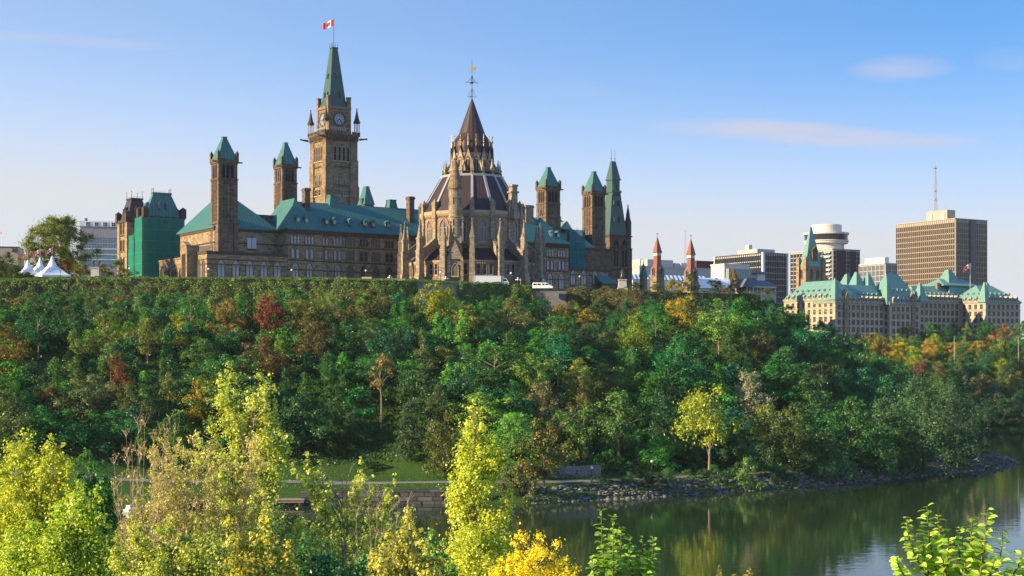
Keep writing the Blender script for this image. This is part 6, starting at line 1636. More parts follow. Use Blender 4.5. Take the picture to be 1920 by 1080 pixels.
for i in order:
    x_, y_ = cx_[i]; d = Dn[i]
    px = CX + F * x_ / y_
    if px < -30 or px > 1890 or (y_ > 470 and px < 1440): continue
    lo = 42 if 440 < px < 870 else (17 if px > 940 else 34)
    if d < lo or d > (121 if px < 1400 else 330): continue
    if px > 1440 and y_ > 470 + (px - 1440) * 1.0: continue
    if y_ > 430 and px < 1440: continue
    top = d > 104 and px < 1400
    r_min = 4.0 if top else 5.2 + 1.5 * PR.random() + (.8 if d < 40 else 0) + (1.2 if y_ > 430 else 0)
    if any((x_ - a) ** 2 + (y_ - b) ** 2 < (r_min + r2 * .45) ** 2 for a, b, r2 in USED): continue
    right = px > 1250
    if top: kd = PR.choice(('shrub', 'vine', 'bushy', 'broad')); h_ = PR.uniform(5, 9.0)
    elif d < lo + 8: kd = PR.choice(('bushy', 'broad', 'tall', 'broad')); h_ = PR.uniform(11, 15)
    else:
        kd = PR.choice(('bushy', 'broad', 'tall', 'airy', 'broad', 'shrub', 'vine', 'airy', 'tall')); h_ = PR.uniform(7, 15)
        if kd in ('shrub',): h_ = PR.uniform(4, 6)
        if kd == 'vine': h_ = PR.uniform(6, 10)
    if d > 85 and not right: h_ *= .75
    if right and not top: h_ = min(15, h_ * 1.22)
    if px > 1480: h_ *= 1.08
    for (sp_, sq_, sr_, sY) in PROT:                          # keep a clear view of the trees one can tell apart
        if y_ < sY + 1 and abs(px - sp_) < sr_ + h_ * .22 * F / y_: h_ = min(h_, CZ - (sq_ + .75 * sr_ - HY) * y_ / F - gz(x_, y_))
    h_ = min(h_, CZ - (np.interp(px, [-100, 1205, 1430, 1480, 1520, 1560, 1600, 1650, 1700, 1780, 1840, 1900], [530, 545, 553, 573, 593, 611, 628, 660, 692, 705, 765, 790]) + PR.uniform(0, 14) - HY) * y_ / F - gz(x_, y_) + .3)
    if h_ < 2.5: continue
    if px < 1215:
        h_ = min(h_, 47.6 * (1 if x_ < 0 else 1 - x_ * .0012) + PR.uniform(-1.5, .8) - gz(x_, y_))
        if h_ < 2.2: continue
    c, turn, _w = pick(LPAL if (px < 420 and d > 40) else PALETTE)
    if right and turn > .2: c, turn = MG, 0
    c = tuple(v * PR.uniform(.8, 1.25) for v in c)
    lvl = 'upper' if d > 88 else ('middle' if d > 48 else 'lower')
    kw = KIND_WORD[kd].replace('tree', 'shrub') if h_ < 6 else KIND_WORD[kd]
    lb = '%s %s on the %s slope below the %s' % (words_for(c, turn), kw, lvl, landmark(px))
    base = {'bushy': 10, 'broad': 11, 'tall': 13, 'airy': 10, 'shrub': 4, 'vine': 7}[kd]
    plant_tree(K[kd][PR.randrange(len(K[kd]))], 'shrub' if kd == 'shrub' or h_ < 6 else 'tree', lb, 'shrub' if kd == 'shrub' or h_ < 6 else 'tree', (x_, y_, gz(x_, y_) - .2), h_ / base, PR.uniform(0, 6.28), c, turn, lb, PR.uniform(.8, 1.5))
    USED.append((x_, y_, r_min)); nfill += (kd != 'shrub' and h_ >= 6)
# low shrubs and creepers in the gaps
nsh = 0
for i in order:
    x_, y_ = cx_[i]; d = Dn[i]; px = CX + F * x_ / y_
    if nsh > 190: break
    if px < -20 or px > 1860 or y_ > 440: continue
    lo = 44 if 440 < px < 870 else (19 if px > 940 else 36)
    if d < lo or d > 112: continue
    if any((x_ - a) ** 2 + (y_ - b) ** 2 < (2.3 + r2 * .42) ** 2 for a, b, r2 in USED): continue
    kd = PR.choice(('shrub', 'shrub', 'vine')); h_ = PR.uniform(4.0, 6.5) if kd == 'shrub' else PR.uniform(6, 10)
    for (sp_, sq_, sr_, sY) in PROT:
        if y_ < sY + 1 and abs(px - sp_) < sr_ + h_ * .25 * F / y_: h_ = min(h_, CZ - (sq_ + .8 * sr_ - HY) * y_ / F - gz(x_, y_))
    if h_ < 2.2: continue
    c, turn, _w = pick(PALETTE[:5]); c = tuple(v * PR.uniform(.8, 1.3) for v in c)
    lvl = 'upper' if d > 88 else ('middle' if d > 48 else 'lower')
    lb = 'small %s %s, %s slope below the %s' % (words_for(c, turn), KIND_WORD[kd], lvl, landmark(px))
    plant_tree(K[kd][PR.randrange(len(K[kd]))], 'shrub', lb, 'shrub', (x_, y_, gz(x_, y_) - .2), h_ / (4 if kd == 'shrub' else 7), PR.uniform(0, 6.28), c, turn, lb, PR.uniform(.95, 1.25))
    USED.append((x_, y_, 3.2)); nsh += 1
print('hill trees', nfill, 'shrubs', nsh)

# ---- far bank
far = [(1690, 655, 10, 'broad', YL, .5, 'golden tree at the left end of the far bank'), (1740, 650, 10, 'broad', (.40, .27, .04), .6, 'orange gold tree second from left on the far bank'),
       (1790, 655, 10, 'broad', (.30, .22, .04), .5, 'amber tree under the chateau corner on the far bank'), (1835, 652, 9, 'bushy', (.34, .25, .03), .4, 'yellow tree before the lit chateau pavilion'),
       (1860, 640, 7, 'shrub', (.34, .15, .04), .6, 'rusty shrub at the foot of the chateau building'), (1890, 645, 9, 'broad', (.04, .08, .03), 0, 'dark green tree under the right chateau pavilion'),
       (1765, 640, 10, 'broad', (.025, .06, .028), 0, 'dark round tree against the chateau wall'), (1715, 640, 8, 'airy', (.30, .22, .04), .4, 'thin tan tree by the chateau wall'),
       (1845, 720, 12, 'bushy', (.18, .19, .065), .1, 'pale olive round tree on the far bank'), (1905, 715, 11, 'bushy', (.20, .20, .05), .1, 'pale yellow green tree at the right edge of the far bank'),
       (1760, 690, 9, 'broad', (.14, .16, .05), .3, 'sage green tree on the far bank slope'), (1725, 685, 9, 'bushy', (.16, .09, .05), .3, 'brown red bush on the far bank slope'),
       (1800, 680, 10, 'tall', (.09, .15, .05), 0, 'light green upright tree on the far bank'), (1870, 672, 10, 'broad', (.06, .11, .03), 0, 'mid green broad tree on the far bank'),
       (1915, 675, 10, 'broad', (.05, .10, .03), .1, 'mid green tree at the far right edge'), (1885, 705, 11, 'broad', (.05, .10, .045), 0, 'blue green tree between the pale far bank trees'),
       (1870, 760, 14, 'broad', (.024, .07, .035), 0, 'dark blue green tree above the far waterline'), (1915, 755, 14, 'broad', (.024, .07, .035), 0, 'dark tree above the far waterline at the edge'),
       (1845, 790, 10, 'bushy', (.024, .065, .035), 0, 'dark bush like tree at the left end of the far waterline'), (1895, 785, 10, 'bushy', (.026, .07, .035), 0, 'dark low tree along the far waterline'),
       (1635, 640, 12, 'bushy', (.20, .20, .035), .3, 'yellow green tree between hill and chateau'), (1655, 650, 11, 'airy', (.26, .19, .05), .3, 'tan tree between hill and chateau')]
for (px, py, h_, kd, c, turn, lb) in far:
    q = on_slope(px, py, h_, .6, 556)
    USED.append((q.x, q.y, 3)); base = {'bushy': 10, 'broad': 11, 'tall': 13, 'airy': 10, 'shrub': 4}[kd]
    plant_tree(K[kd][PR.randrange(len(K[kd]))], 'tree', lb, 'tree', q, h_ / base, PR.uniform(0, 6), c, turn)
n2 = 0
for _ in range(4000):
    if n2 > 60: break
    y_ = PR.uniform(562, 735); x_ = PR.uniform(.24, .375) * y_; d = gz(x_, y_)
    if d < 2.5 or inland(x_, y_) < 6: continue
    if inland(x_, y_) > 150: continue
    if any((x_ - a) ** 2 + (y_ - b) ** 2 < (4.4 + r2 * .4) ** 2 for a, b, r2 in USED): continue
    hi = d > 15
    c, turn, _w = pick([(DG, 0, 10), (MG, .1, 12), (OL, .2, 10), ((.20, .15, .04), .6, 5 if hi else 0), (YG, .3, 4 if hi else 0), (BG, 0, 8)])
    kd = PR.choice(('bushy', 'broad', 'broad', 'tall')); h_ = PR.uniform(8, 11)
    lb = '%s %s on the %s part of the far bank' % (words_for(c, turn), KIND_WORD[kd], 'upper' if hi else 'lower')
    base = {'bushy': 10, 'broad': 11, 'tall': 13}[kd]
    plant_tree(K[kd][PR.randrange(len(K[kd]))], 'tree', lb, 'tree', (x_, y_, d - .2), h_ / base, PR.uniform(0, 6), c, turn, lb); USED.append((x_, y_, 3.4)); n2 += 1

# ---- ground cover between the trees, grass by the path
print('COUNT', sum(1 for o in bpy.data.objects if o.name.split('.')[0]=='tree'), sum(1 for o in bpy.data.objects if o.name.split('.')[0]=='shrub'))
def cover():
    rng = np.random.default_rng(9); n = 420000
    X_ = rng.uniform(-150, 150, n); Y_ = rng.uniform(270, 480, n); D_ = inland(X_, Y_); px = CX + F * X_ / Y_
    lo = np.where((px > 440) & (px < 880), 37, np.where(px > 940, 15, 32))
    ok = (D_ > lo + rng.uniform(-1, 2, n)) & (D_ < 124) & (px > -60) & (px < 1900)
    X_, Y_ = X_[ok], Y_[ok]; n = len(X_)
    tuft = np.clip(np.sin(X_ * .9 + 2 * np.sin(Y_ * .5)) * np.sin(Y_ * .8 + X_ * .3), 0, 1)
    Z_ = ground_z(X_, Y_) + rng.uniform(0, 1, n) ** 1.3 * (.6 + 1.8 * tuft)
    C = np.stack([X_, Y_, Z_], 1); Nn = rng.normal(size=(n, 3)) * .7 + np.array([0, -.5, .7])
    me = leaf_mesh('undergrowth', C, Nn, rng.uniform(.3, .75, n), LEAFM, .6, .25, None, rng)
    o = link('undergrowth', me); o.color = (.030, .078, .024, .10); tag(o, 'tangled dark green undergrowth covering the slope between the trees', 'undergrowth', kind='stuff')
    n = 90000
    X_ = rng.uniform(-75, 145, n); Y_ = rng.uniform(270, 480, n); D_ = inland(X_, Y_); px = CX + F * X_ / Y_
    dp = np.full(n, 1e9)
    for q in PATHPTS: dp = np.minimum(dp, np.hypot(X_ - q.x, Y_ - q.y))
    ok = (D_ > 5.5) & (D_ < np.where((px > 440) & (px < 880), 42, 19)) & (dp > 2.0) & (px < 1900)
    X_, Y_ = X_[ok], Y_[ok]; n = len(X_); C = np.stack([X_, Y_, ground_z(X_, Y_) + .08], 1)
    Tn = np.tile(np.array([0, 0, 1.0]), (n, 1)) + rng.normal(size=(n, 3)) * .4; Nn = rng.normal(size=(n, 3)) * np.array([1, 1, .2])
    me = leaf_mesh('grass', C, Nn, rng.uniform(.15, .42, n), LEAFM, .35, .2, Tn, rng)
    o = link('grass', me); o.color = (.04, .15, .022, .05); tag(o, 'green grass of the lawn and verges along the path', 'grass', kind='stuff')
cover()

# ---- hedge and ivy along the top of the cliff
def yd(px, D):
    Ys = np.arange(300, 520, .5); Ds = inland((px - CX) / F * Ys, Ys)
    ok = np.nonzero(Ds > D)[0]
    return min(float(Ys[ok[0]]) if len(ok) else 413.0, 416.0)
def hedge(label, pts, h_, col, turn=.1, dens=150, thick=1.4, seed=1):
    """pts: (px, Y, top py) control points"""
    rng = np.random.default_rng(seed)
    P = [(at(px, py, Y)) for (px, Y, py) in pts]
    r_ = thing('hedge', label, 'hedge', (P[0].x, P[0].y, P[0].z - h_))
    C = []; Nn = []
    for a, b in zip(P[:-1], P[1:]):
        l_ = (b - a).length; n = int(l_ * dens * (h_ / 3)); t_ = rng.uniform(0, 1, n)
        base = np.array(a)[None] * (1 - t_[:, None]) + np.array(b)[None] * t_[:, None]
        s_ = t_ * l_ + a.x * 1.0
        kx = np.arange(0, l_ + 4, .9); top = np.interp(t_ * l_, kx, rng.normal(0, .26, len(kx))) + np.interp(t_ * l_, kx[::3], rng.normal(0, .22, len(kx[::3])))
        side = rng.uniform(0, 1, n)
        v = rng.uniform(0, 1, n)
        onl = side < .22
        z = np.where(onl, top - rng.uniform(0, .25, n), top - v * h_)
        G_ = rng.normal(0, .55, (int(l_ / 1.3) + 3, int(h_ / 1.3) + 3)); gi = t_ * l_ / 1.3; gj = v * h_ / 1.3; i0 = gi.astype(int); j0 = gj.astype(int); fi = gi - i0; fj = gj - j0
        lump = G_[i0, j0] * (1 - fi) * (1 - fj) + G_[i0 + 1, j0] * fi * (1 - fj) + G_[i0, j0 + 1] * (1 - fi) * fj + G_[i0 + 1, j0 + 1] * fi * fj
        front = -thick / 2 - lump * 1.3 - v * .5
        dy = np.where(onl, rng.uniform(-thick / 2, thick / 2, n), front + rng.uniform(-.2, .45, n))
        C.append(base + np.stack([rng.normal(0, .05, n), dy, z], 1))
        Nn.append(np.where(onl[:, None], np.array([0, -.2, 1.]), np.array([0, -1., .35])) + rng.normal(size=(n, 3)) * .5)
    C = np.concatenate(C) - np.array([P[0].x, P[0].y, P[0].z - h_]); Nn = np.concatenate(Nn)
    me = leaf_mesh('foliage', C, Nn, rng.uniform(.18, .42, len(C)), LEAFM, .65, .25, None, rng)
    o = link('foliage', me, r_); o.color = (*col, turn)
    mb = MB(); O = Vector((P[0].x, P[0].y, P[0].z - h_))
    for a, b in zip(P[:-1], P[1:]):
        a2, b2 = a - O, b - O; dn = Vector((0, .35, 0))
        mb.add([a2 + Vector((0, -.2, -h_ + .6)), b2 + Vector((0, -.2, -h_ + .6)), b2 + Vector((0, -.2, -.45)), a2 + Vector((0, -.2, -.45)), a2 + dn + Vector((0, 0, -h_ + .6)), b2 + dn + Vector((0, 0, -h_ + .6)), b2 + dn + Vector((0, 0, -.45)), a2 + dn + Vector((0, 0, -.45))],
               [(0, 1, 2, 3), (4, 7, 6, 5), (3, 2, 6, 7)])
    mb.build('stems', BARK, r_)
hedge('long clipped ivy hedge running under the left half of the parliament', [(p_, yd(p_, 121.5), q_) for p_, q_ in ((-30, 530), (40, 523), (130, 520.5), (300, 520), (480, 520.5), (640, 522), (720, 523.5), (783, 526))], 9.5, (.11, .205, .03), .12, 110, 1.6, 1)
hedge('leafy hedge bank below the white truck', [(p_, yd(p_, 121.5), q_) for p_, q_ in ((862, 530), (940, 530), (1000, 535))], 9.5, (.10, .205, .03), .12, 110, 1.6, 2)
hedge('low hedge between the white van and the right statue', [(p_, yd(p_, 121.5), q_) for p_, q_ in ((1062, 540), (1120, 539), (1200, 541))], 8, (.085, .12, .022), .25, 110, 1.5, 3)
hedge('dark ivy bank along the cliff edge before the glass buildings', [(1200, 413, 544), (1300, 415, 546), (1400, 420, 548), (1425, 422, 550)], 5, (.035, .075, .025), .1, 120, 1.6, 4)
wall_thing('cliff_wall', 'grey stone wall gap in the hedge right of the yellow green tree', 'wall', at(780, 0, yd(780, 122.5))[:2], at(866, 0, yd(866, 122.5))[:2], 40, at(850, 534, yd(850, 122.5)).z, 1, GWALL)
wall_thing('cliff_wall', 'grey stone wall under the white van', 'wall', at(998, 0, yd(998, 122.5))[:2], at(1066, 0, yd(1066, 122.5))[:2], 38, at(1030, 546, yd(1030, 122.5)).z, 1, GWALL)

# ---- hilltop trees and shrubs
def hill(kd, label, px, py_top, py_bot, Y, col, turn, name='tree', cat='tree', var=0, sxy=1.0):
    base = {'bushy': 10, 'broad': 11, 'tall': 13, 'willow': 16, 'airy': 10, 'shrub': 4, 'elm': 19}[kd]
    a = at(px, py_bot, Y); h_ = (py_bot - py_top) * Y / F
    return plant_tree(K[kd][var % len(K[kd])], name, label, cat, a, h_ / base, PR.uniform(0, 6), col, turn, None, sxy)
hill('elm', 'large round green and orange tree beside the white tents', 115, 404, 522, 440, (.15, .19, .03), .38, 'round_tree', sxy=1.0)
hill('shrub', 'orange shrub under the large round tree', 128, 486, 524, 435, (.32, .15, .03), .7, 'shrub', 'shrub', 1)
hill('shrub', 'olive shrub between the tents and the left statue', 150, 490, 522, 430, (.15, .15, .03), .4, 'shrub', 'shrub', 2)
hill('shrub', 'yellow green shrub just right of the left statue', 195, 494, 522, 430, (.15, .14, .03), .5, 'shrub', 'shrub', 0)
hill('shrub', 'green shrub in front of the green netting', 224, 486, 523, 428, (.085, .135, .025), .25, 'shrub', 'shrub', 1)
hill('bushy', 'dark leafy tree leaning over the tents at the left edge', 10, 470, 560, 400, (.055, .075, .02), .35, 'tree', var=2, sxy=1.0)
hill('airy', 'thin yellowish tree behind the left tents', 62, 462, 525, 430, (.16, .14, .03), .4, 'tree', var=0)
hill('bushy', 'small dark tree below the left tents', 35, 500, 560, 398, (.05, .075, .022), .25, 'tree', var=0, sxy=1.2)
hill('bushy', 'dark round bush in front of the white vaulted roof', 1340, 520, 548, 430, (.022, .05, .025), 0, 'bush', 'bush', 0, 1.15)
hill('tall', 'tall tan tree beside the open pavilion', 1375, 500, 548, 470, (.20, .14, .045), .5, 'tree', var=1, sxy=.9)
hill('broad', 'dense green tree at the foot of the right red spire', 1296, 512, 548, 450, (.05, .095, .03), 0, 'tree', var=1, sxy=.95)
hill('broad', 'small green tree at the foot of the left red spire', 1232, 525, 548, 440, (.055, .11, .03), .1, 'tree', var=2)
hill('shrub', 'yellow shrub between the red spires', 1260, 522, 546, 440, (.25, .23, .03), .3, 'shrub', 'shrub', 0)
hill('shrub', 'golden shrub beside the right red spire', 1272, 530, 547, 436, (.34, .22, .03), .4, 'shrub', 'shrub', 1)
hill('shrub', 'low dark shrub right of the bronze statue', 1192, 527, 545, 430, (.03, .07, .025), 0, 'shrub', 'shrub', 2, 1.1)
hill('shrub', 'olive shrub against the open pavilion', 1440, 538, 556, 440, (.09, .10, .035), .2, 'shrub', 'shrub', 2)
hill('shrub', 'pink brown shrub left of the open pavilion', 1358, 534, 550, 440, (.22, .12, .09), .2, 'shrub', 'shrub', 0)
# ------------------------------------------------------------------ foreground trees on the near bank
def near(px, Y): x_ = (px - CX) * Y / F; return Vector((x_, Y, gz(x_, Y)))
def front_tree(name, label, px, Y, py_top, half_px, shape, h_vis0, ncl, nlf, rcl, lsize, col, turn, seed, bark=BARK_L, nlimb=30, tr=.16, droop=.1, up=.4, flat=.9, clumps=None, cat='tree', aspect=.62, lean=0.0):
    b = near(px, Y); H = at(px, py_top, Y).z - b.z; Rr = half_px * Y / F
    tk, cr = make_tree(seed, shape, H, Rr, h_vis0, ncl, nlf, rcl, lsize, LEAFN, bark, nlimb, tr, droop, up, flat, lean, clumps, aspect)
    r_ = thing(name, label, cat, b, 0); link('trunk', tk, r_); c = link('crown', cr, r_); c.color = (*col, turn); return r_, b, H

def sprig_clumps(base, H, px0, Y, spires, body=None):
    """clumps along upright spires: (px, py_top, py_low, r_px)"""
    out = []
    rnd = random.Random(len(spires) * 7 + int(px0))
    for (px, pt, pl, r) in spires:
        n = max(3, int((pl - pt) / (r * .75)))
        for i in range(n + 1):
            t_ = i / n; p = at(px + rnd.uniform(-.35, .35) * r * t_ + (px0 - px) * .35 * t_ ** 2, pt + (pl - pt) * t_, Y + rnd.uniform(-.6, .6) * r * Y / F * 1.2)
            k_ = rnd.uniform(.38, 1.0)
            if i and rnd.random() < .10: continue
            side = rnd.uniform(-1, 1) * r * Y / F * .55 * min(1, t_ * 2)
            out.append((p.x - base.x + side, p.y - base.y, p.z - base.z - r * Y / F * .7, r * Y / F * (.36 + .55 * min(1, t_ * 1.6)) * k_ * 1.25))
            if i: out.append((p.x - base.x - side * 1.4, p.y - base.y + rnd.uniform(-.5, .5) * r * Y / F, p.z - base.z - r * Y / F * rnd.uniform(.2, 1.2), r * Y / F * (.3 + .4 * min(1, t_ * 1.6)) * rnd.uniform(.5, 1.0)))
    return out

# tall yellow poplar in the middle
b = near(893, 66); sp = [(888, 733, 860, 26), (872, 790, 900, 30), (905, 780, 900, 30), (925, 800, 880, 22), (944, 815, 880, 20), (860, 850, 960, 24), (845, 880, 990, 14), (890, 860, 1090, 48), (915, 880, 1090, 44), (870, 930, 1090, 38), (938, 925, 1090, 34), (845, 985, 1090, 24), (955, 905, 960, 14), (850, 900, 930, 12)]
front_tree('poplar', 'tall bright yellow green poplar in front of the river', 893, 66, 735, 60, 'poplar', .3, 0, 30000, 0, .13, (.50, .57, .065), .12, 31, nlimb=50, tr=.13, clumps=sprig_clumps(b, 0, 893, 66, sp), flat=1.0)
# big paired poplar on the left
b = near(455, 78); sp = [(430, 668, 790, 24), (412, 690, 760, 16), (487, 680, 860, 34), (470, 720, 900, 36), (515, 715, 830, 24), (500, 760, 950, 38), (440, 770, 950, 40), (400, 780, 900, 26), (540, 765, 860, 18), (535, 800, 890, 28), (480, 840, 990, 44), (420, 840, 980, 36), (520, 850, 930, 24), (372, 800, 880, 16), (505, 690, 760, 16)]
front_tree('poplar', 'big twin topped pale yellow poplar left of the small meadow', 455, 78, 668, 90, 'poplar', .3, 0, 36000, 0, .15, (.47, .54, .11), .12, 32, nlimb=60, tr=.2, clumps=sprig_clumps(b, 0, 455, 78, sp), flat=1.0)
# sprigged young tree between the poplars
b = near(640, 60); sp = [(575, 838, 930, 18), (548, 862, 900, 12), (600, 850, 960, 20), (615, 890, 980, 22), (677, 850, 930, 11), (665, 890, 980, 16), (700, 885, 950, 10), (740, 880, 960, 14), (727, 905, 1000, 18), (560, 930, 1060, 26), (600, 950, 1080, 34), (640, 960, 1090, 36), (690, 990, 1090, 32), (520, 948, 1000, 18), (745, 950, 1050, 20), (760, 960, 1080, 22)]
front_tree('young_tree', 'young tree with upright pale leafy sprigs before the quay wall', 640, 60, 838, 90, 'poplar', .3, 0, 17000, 0, .135, (.50, .56, .13), .14, 33, nlimb=50, tr=.09, clumps=sprig_clumps(b, 0, 640, 60, sp), flat=1.0)
# yellow orange bush
b = near(1000, 50); sp = [(975, 970, 1040, 16), (1010, 985, 1060, 30), (1045, 1000, 1070, 26), (965, 1000, 1090, 26), (1000, 1020, 1100, 40), (1060, 1030, 1100, 28), (1080, 1050, 1110, 20), (940, 1030, 1100, 26), (920, 1055, 1110, 18), (1030, 1045, 1110, 40)]
front_tree('autumn_bush', 'golden orange bush right of the tall poplar', 1000, 50, 970, 90, 'round', .3, 0, 16000, 0, .088, (.82, .70, .035), .05, 34, nlimb=30, tr=.06, clumps=sprig_clumps(b, 0, 1000, 50, sp), flat=1.0, cat='bush')
# left mass
LM = [('pale green leafy tree behind the young sprigged tree', 660, 66, [(600, 935, 1040, 24), (640, 925, 1040, 22), (690, 940, 1050, 24), (730, 955, 1060, 26), (570, 960, 1060, 26), (660, 965, 1080, 36), (620, 975, 1090, 36), (710, 990, 1090, 34), (540, 985, 1080, 26), (760, 1000, 1090, 26)], (.34, .44, .085), .12, 20000, .12, 44),
      ('pale leafy bush behind the cluster of bare stems', 300, 60, [(262, 905, 1000, 22), (300, 890, 1000, 26), (340, 900, 1010, 28), (285, 930, 1040, 34), (325, 940, 1050, 36), (370, 915, 1010, 28), (245, 945, 1050, 30), (400, 930, 1040, 30), (430, 915, 1010, 24)], (.44, .45, .12), .15, 20000, .10, 43),
      ('bright yellow tree with orange tips at the left edge', 60, 62, [(50, 795, 900, 30), (95, 800, 900, 26), (20, 830, 960, 40), (70, 850, 1000, 50), (120, 815, 920, 24), (105, 880, 1000, 44), (10, 900, 1060, 50), (130, 850, 940, 26), (45, 930, 1070, 50), (0, 850, 1000, 50), (85, 960, 1090, 60), (150, 900, 1000, 30), (30, 800, 860, 22)], (.47, .53, .05), .24, 36000, .13, 35),
      ('leafy green tree in front of the bright yellow tree', 130, 48, [(150, 885, 1000, 34), (110, 925, 1060, 44), (180, 895, 1010, 22), (60, 950, 1090, 50), (170, 950, 1090, 44), (205, 965, 1090, 30), (120, 990, 1100, 50), (20, 975, 1090, 40)], (.40, .52, .05), .18, 32000, .11, 36),
      ('dark green bush between the yellow tree and bare shrub', 170, 85, [(165, 822, 930, 34), (190, 850, 960, 30), (145, 850, 940, 30), (205, 890, 980, 22)], (.06, .20, .04), 0, 7000, .2, 37),
      ('mixed green and yellow bush under the bare shrub', 330, 44, [(300, 965, 1080, 40), (345, 985, 1090, 40), (270, 985, 1090, 40), (240, 1010, 1100, 36), (390, 1000, 1100, 40), (320, 960, 1030, 22), (420, 1010, 1100, 34), (370, 955, 1040, 28), (250, 955, 1030, 24), (400, 965, 1060, 26), (220, 990, 1090, 30), (300, 1020, 1110, 50)], (.40, .47, .085), .25, 22000, .10, 38),
      ('orange tipped bush left of the young sprigged tree', 470, 46, [(450, 985, 1080, 26), (480, 1000, 1090, 30), (505, 960, 1060, 22), (440, 1030, 1100, 34), (520, 1010, 1100, 34), (470, 990, 1040, 14), (495, 935, 1000, 16), (430, 960, 1050, 24), (540, 1000, 1090, 28)], (.48, .50, .085), .55, 11000, .125, 39),
      ('dark green leafy bush at the bottom left of centre', 590, 47, [(590, 1020, 1100, 40), (550, 1040, 1110, 36), (630, 1030, 1100, 36), (660, 1045, 1110, 30), (610, 1000, 1070, 28), (570, 985, 1050, 24), (680, 1020, 1100, 34), (700, 1050, 1110, 30)], (.085, .24, .07), .1, 9000, .125, 40),
      ('pale yellow bush left of the tall poplar foot', 760, 52, [(765, 940, 1070, 24), (730, 985, 1090, 30), (790, 975, 1090, 26), (750, 1000, 1100, 40), (800, 1010, 1100, 30), (700, 1020, 1110, 30), (825, 1035, 1110, 26)], (.50, .50, .10), .25, 14000, .125, 41),
      ('green bush crowding the foot of the tall poplar', 830, 55, [(830, 1000, 1090, 26), (810, 985, 1060, 20), (845, 1040, 1110, 30), (800, 1040, 1110, 36)], (.24, .42, .07), .15, 8000, .125, 42)]
for (lb, px, Y, sp, c, turn, n, ls, sd) in LM:
    b = near(px, Y); front_tree('tree' if 'tree' in lb.split(' in front')[0].split(' with')[0] else 'bush', lb, px, Y, sp[0][1], 80, 'round', .3, 0, n, 0, ls, c, turn, sd, nlimb=30, tr=.10, clumps=sprig_clumps(b, 0, px, Y, sp), flat=1.0, cat='tree' if 'tree' in lb.split(' in front')[0].split(' with')[0].split(' between')[0] else 'bush')

# bare branched shrub with a few leaves
def twig_shrub(label, px, Y, stems, seed, col, nleaf, lsize, mt, turn=.3, n_br=9, r0=.035):
    rnd = random.Random(seed); b = near(px, Y); r_ = thing('bare_shrub', label, 'shrub', b, 0); mb = MB(); pts = []
    for (sx_, py_t, fx) in stems:
        top = at(sx_, py_t, Y + rnd.uniform(-1.5, 1.5)) - b; foot = Vector(((fx - px) * Y / F * .5, rnd.uniform(-.5, .5), -.3)); prev = foot; n = 9
        wob = Vector((rnd.uniform(-1, 1), rnd.uniform(-1, 1), 0)) * .18
        for i in range(1, n + 1):
            t_ = i / n; q = foot.lerp(top, t_) + wob * math.sin(t_ * 5) + Vector((rnd.uniform(-1, 1), rnd.uniform(-1, 1), 0)) * .04
            mb.tube(prev, q, r0 * (1.05 - t_ * .8), r0 * (1.05 - (t_ + .11) * .8), 4)
            if t_ > .3:
                for _ in range(n_br // 2 + 1):
                    d = (top - foot).normalized() + Vector((rnd.uniform(-1, 1), rnd.uniform(-1, 1), rnd.uniform(-.1, .5))) * .75; d.normalize()
                    l_ = rnd.uniform(.35, 1.0) * (1.15 - t_ * .75); e = q + d * l_; mb.tube(q, e, r0 * .32, r0 * .12, 3)
                    for _k in range(2):
                        m_ = q.lerp(e, rnd.uniform(.3, .9)); d2 = (d + Vector((rnd.uniform(-1, 1), rnd.uniform(-1, 1), rnd.uniform(-.2, .6))) * .7).normalized(); e2 = m_ + d2 * rnd.uniform(.15, .5); mb.tube(m_, e2, r0 * .18, r0 * .08, 3); pts += [m_.lerp(e2, rnd.uniform(.3, 1)) for _j in range(3)]
                    pts += [q.lerp(e, rnd.uniform(.4, 1)) for _j in range(2)]
            prev = q
    mb.build('branches', mt, r_)
    rng = np.random.default_rng(seed); P = np.array([p[:] for p in pts]); idx = rng.integers(0, len(P), nleaf)
    C = P[idx] + rng.normal(size=(nleaf, 3)) * .05
    me = leaf_mesh('leaves', C, rng.normal(size=(nleaf, 3)) + np.array([0, -.3, .3]), lsize * rng.uniform(.6, 1.3, nleaf), LEAFN, .6, .3, None, rng)
    o = link('leaves', me, r_); o.color = (*col, turn)
TWIG = m_plain('pale_twigs', (.36, .29, .22), .85, .15, var=.25)
R3 = random.Random(4)
twig_shrub('pale shrub of bare upright branches with a few yellow leaves', 330, 58, [(R3.uniform(285, 490), 838 + abs(R3.gauss(0, 45)) + (40 if R3.random() < .3 else 0), R3.uniform(320, 440)) for _ in range(46)], 51, (.52, .50, .15), 30000, .10, TWIG, .2)
twig_shrub('cluster of tall bare stems at the left of the pale shrub', 255, 56, [(x_, y_, R3.uniform(250, 300)) for x_, y_ in ((218, 870), (232, 855), (244, 820), (254, 800), (262, 815), (272, 800), (284, 830), (296, 822), (228, 905), (310, 818), (322, 795), (327, 815), (210, 930), (248, 850), (290, 860))], 52, (.42, .34, .04), 900, .10, TWIG, .4, 4, .035)
twig_shrub('bare twiggy branches in front of the quay wall', 700, 57, [(690, 925, 705), (705, 932, 706), (717, 930, 712), (660, 930, 690), (735, 960, 715), (745, 950, 720), (780, 990, 770), (770, 945, 770)], 53, (.30, .26, .08), 260, .09, TWIG, .2, 2, .03)

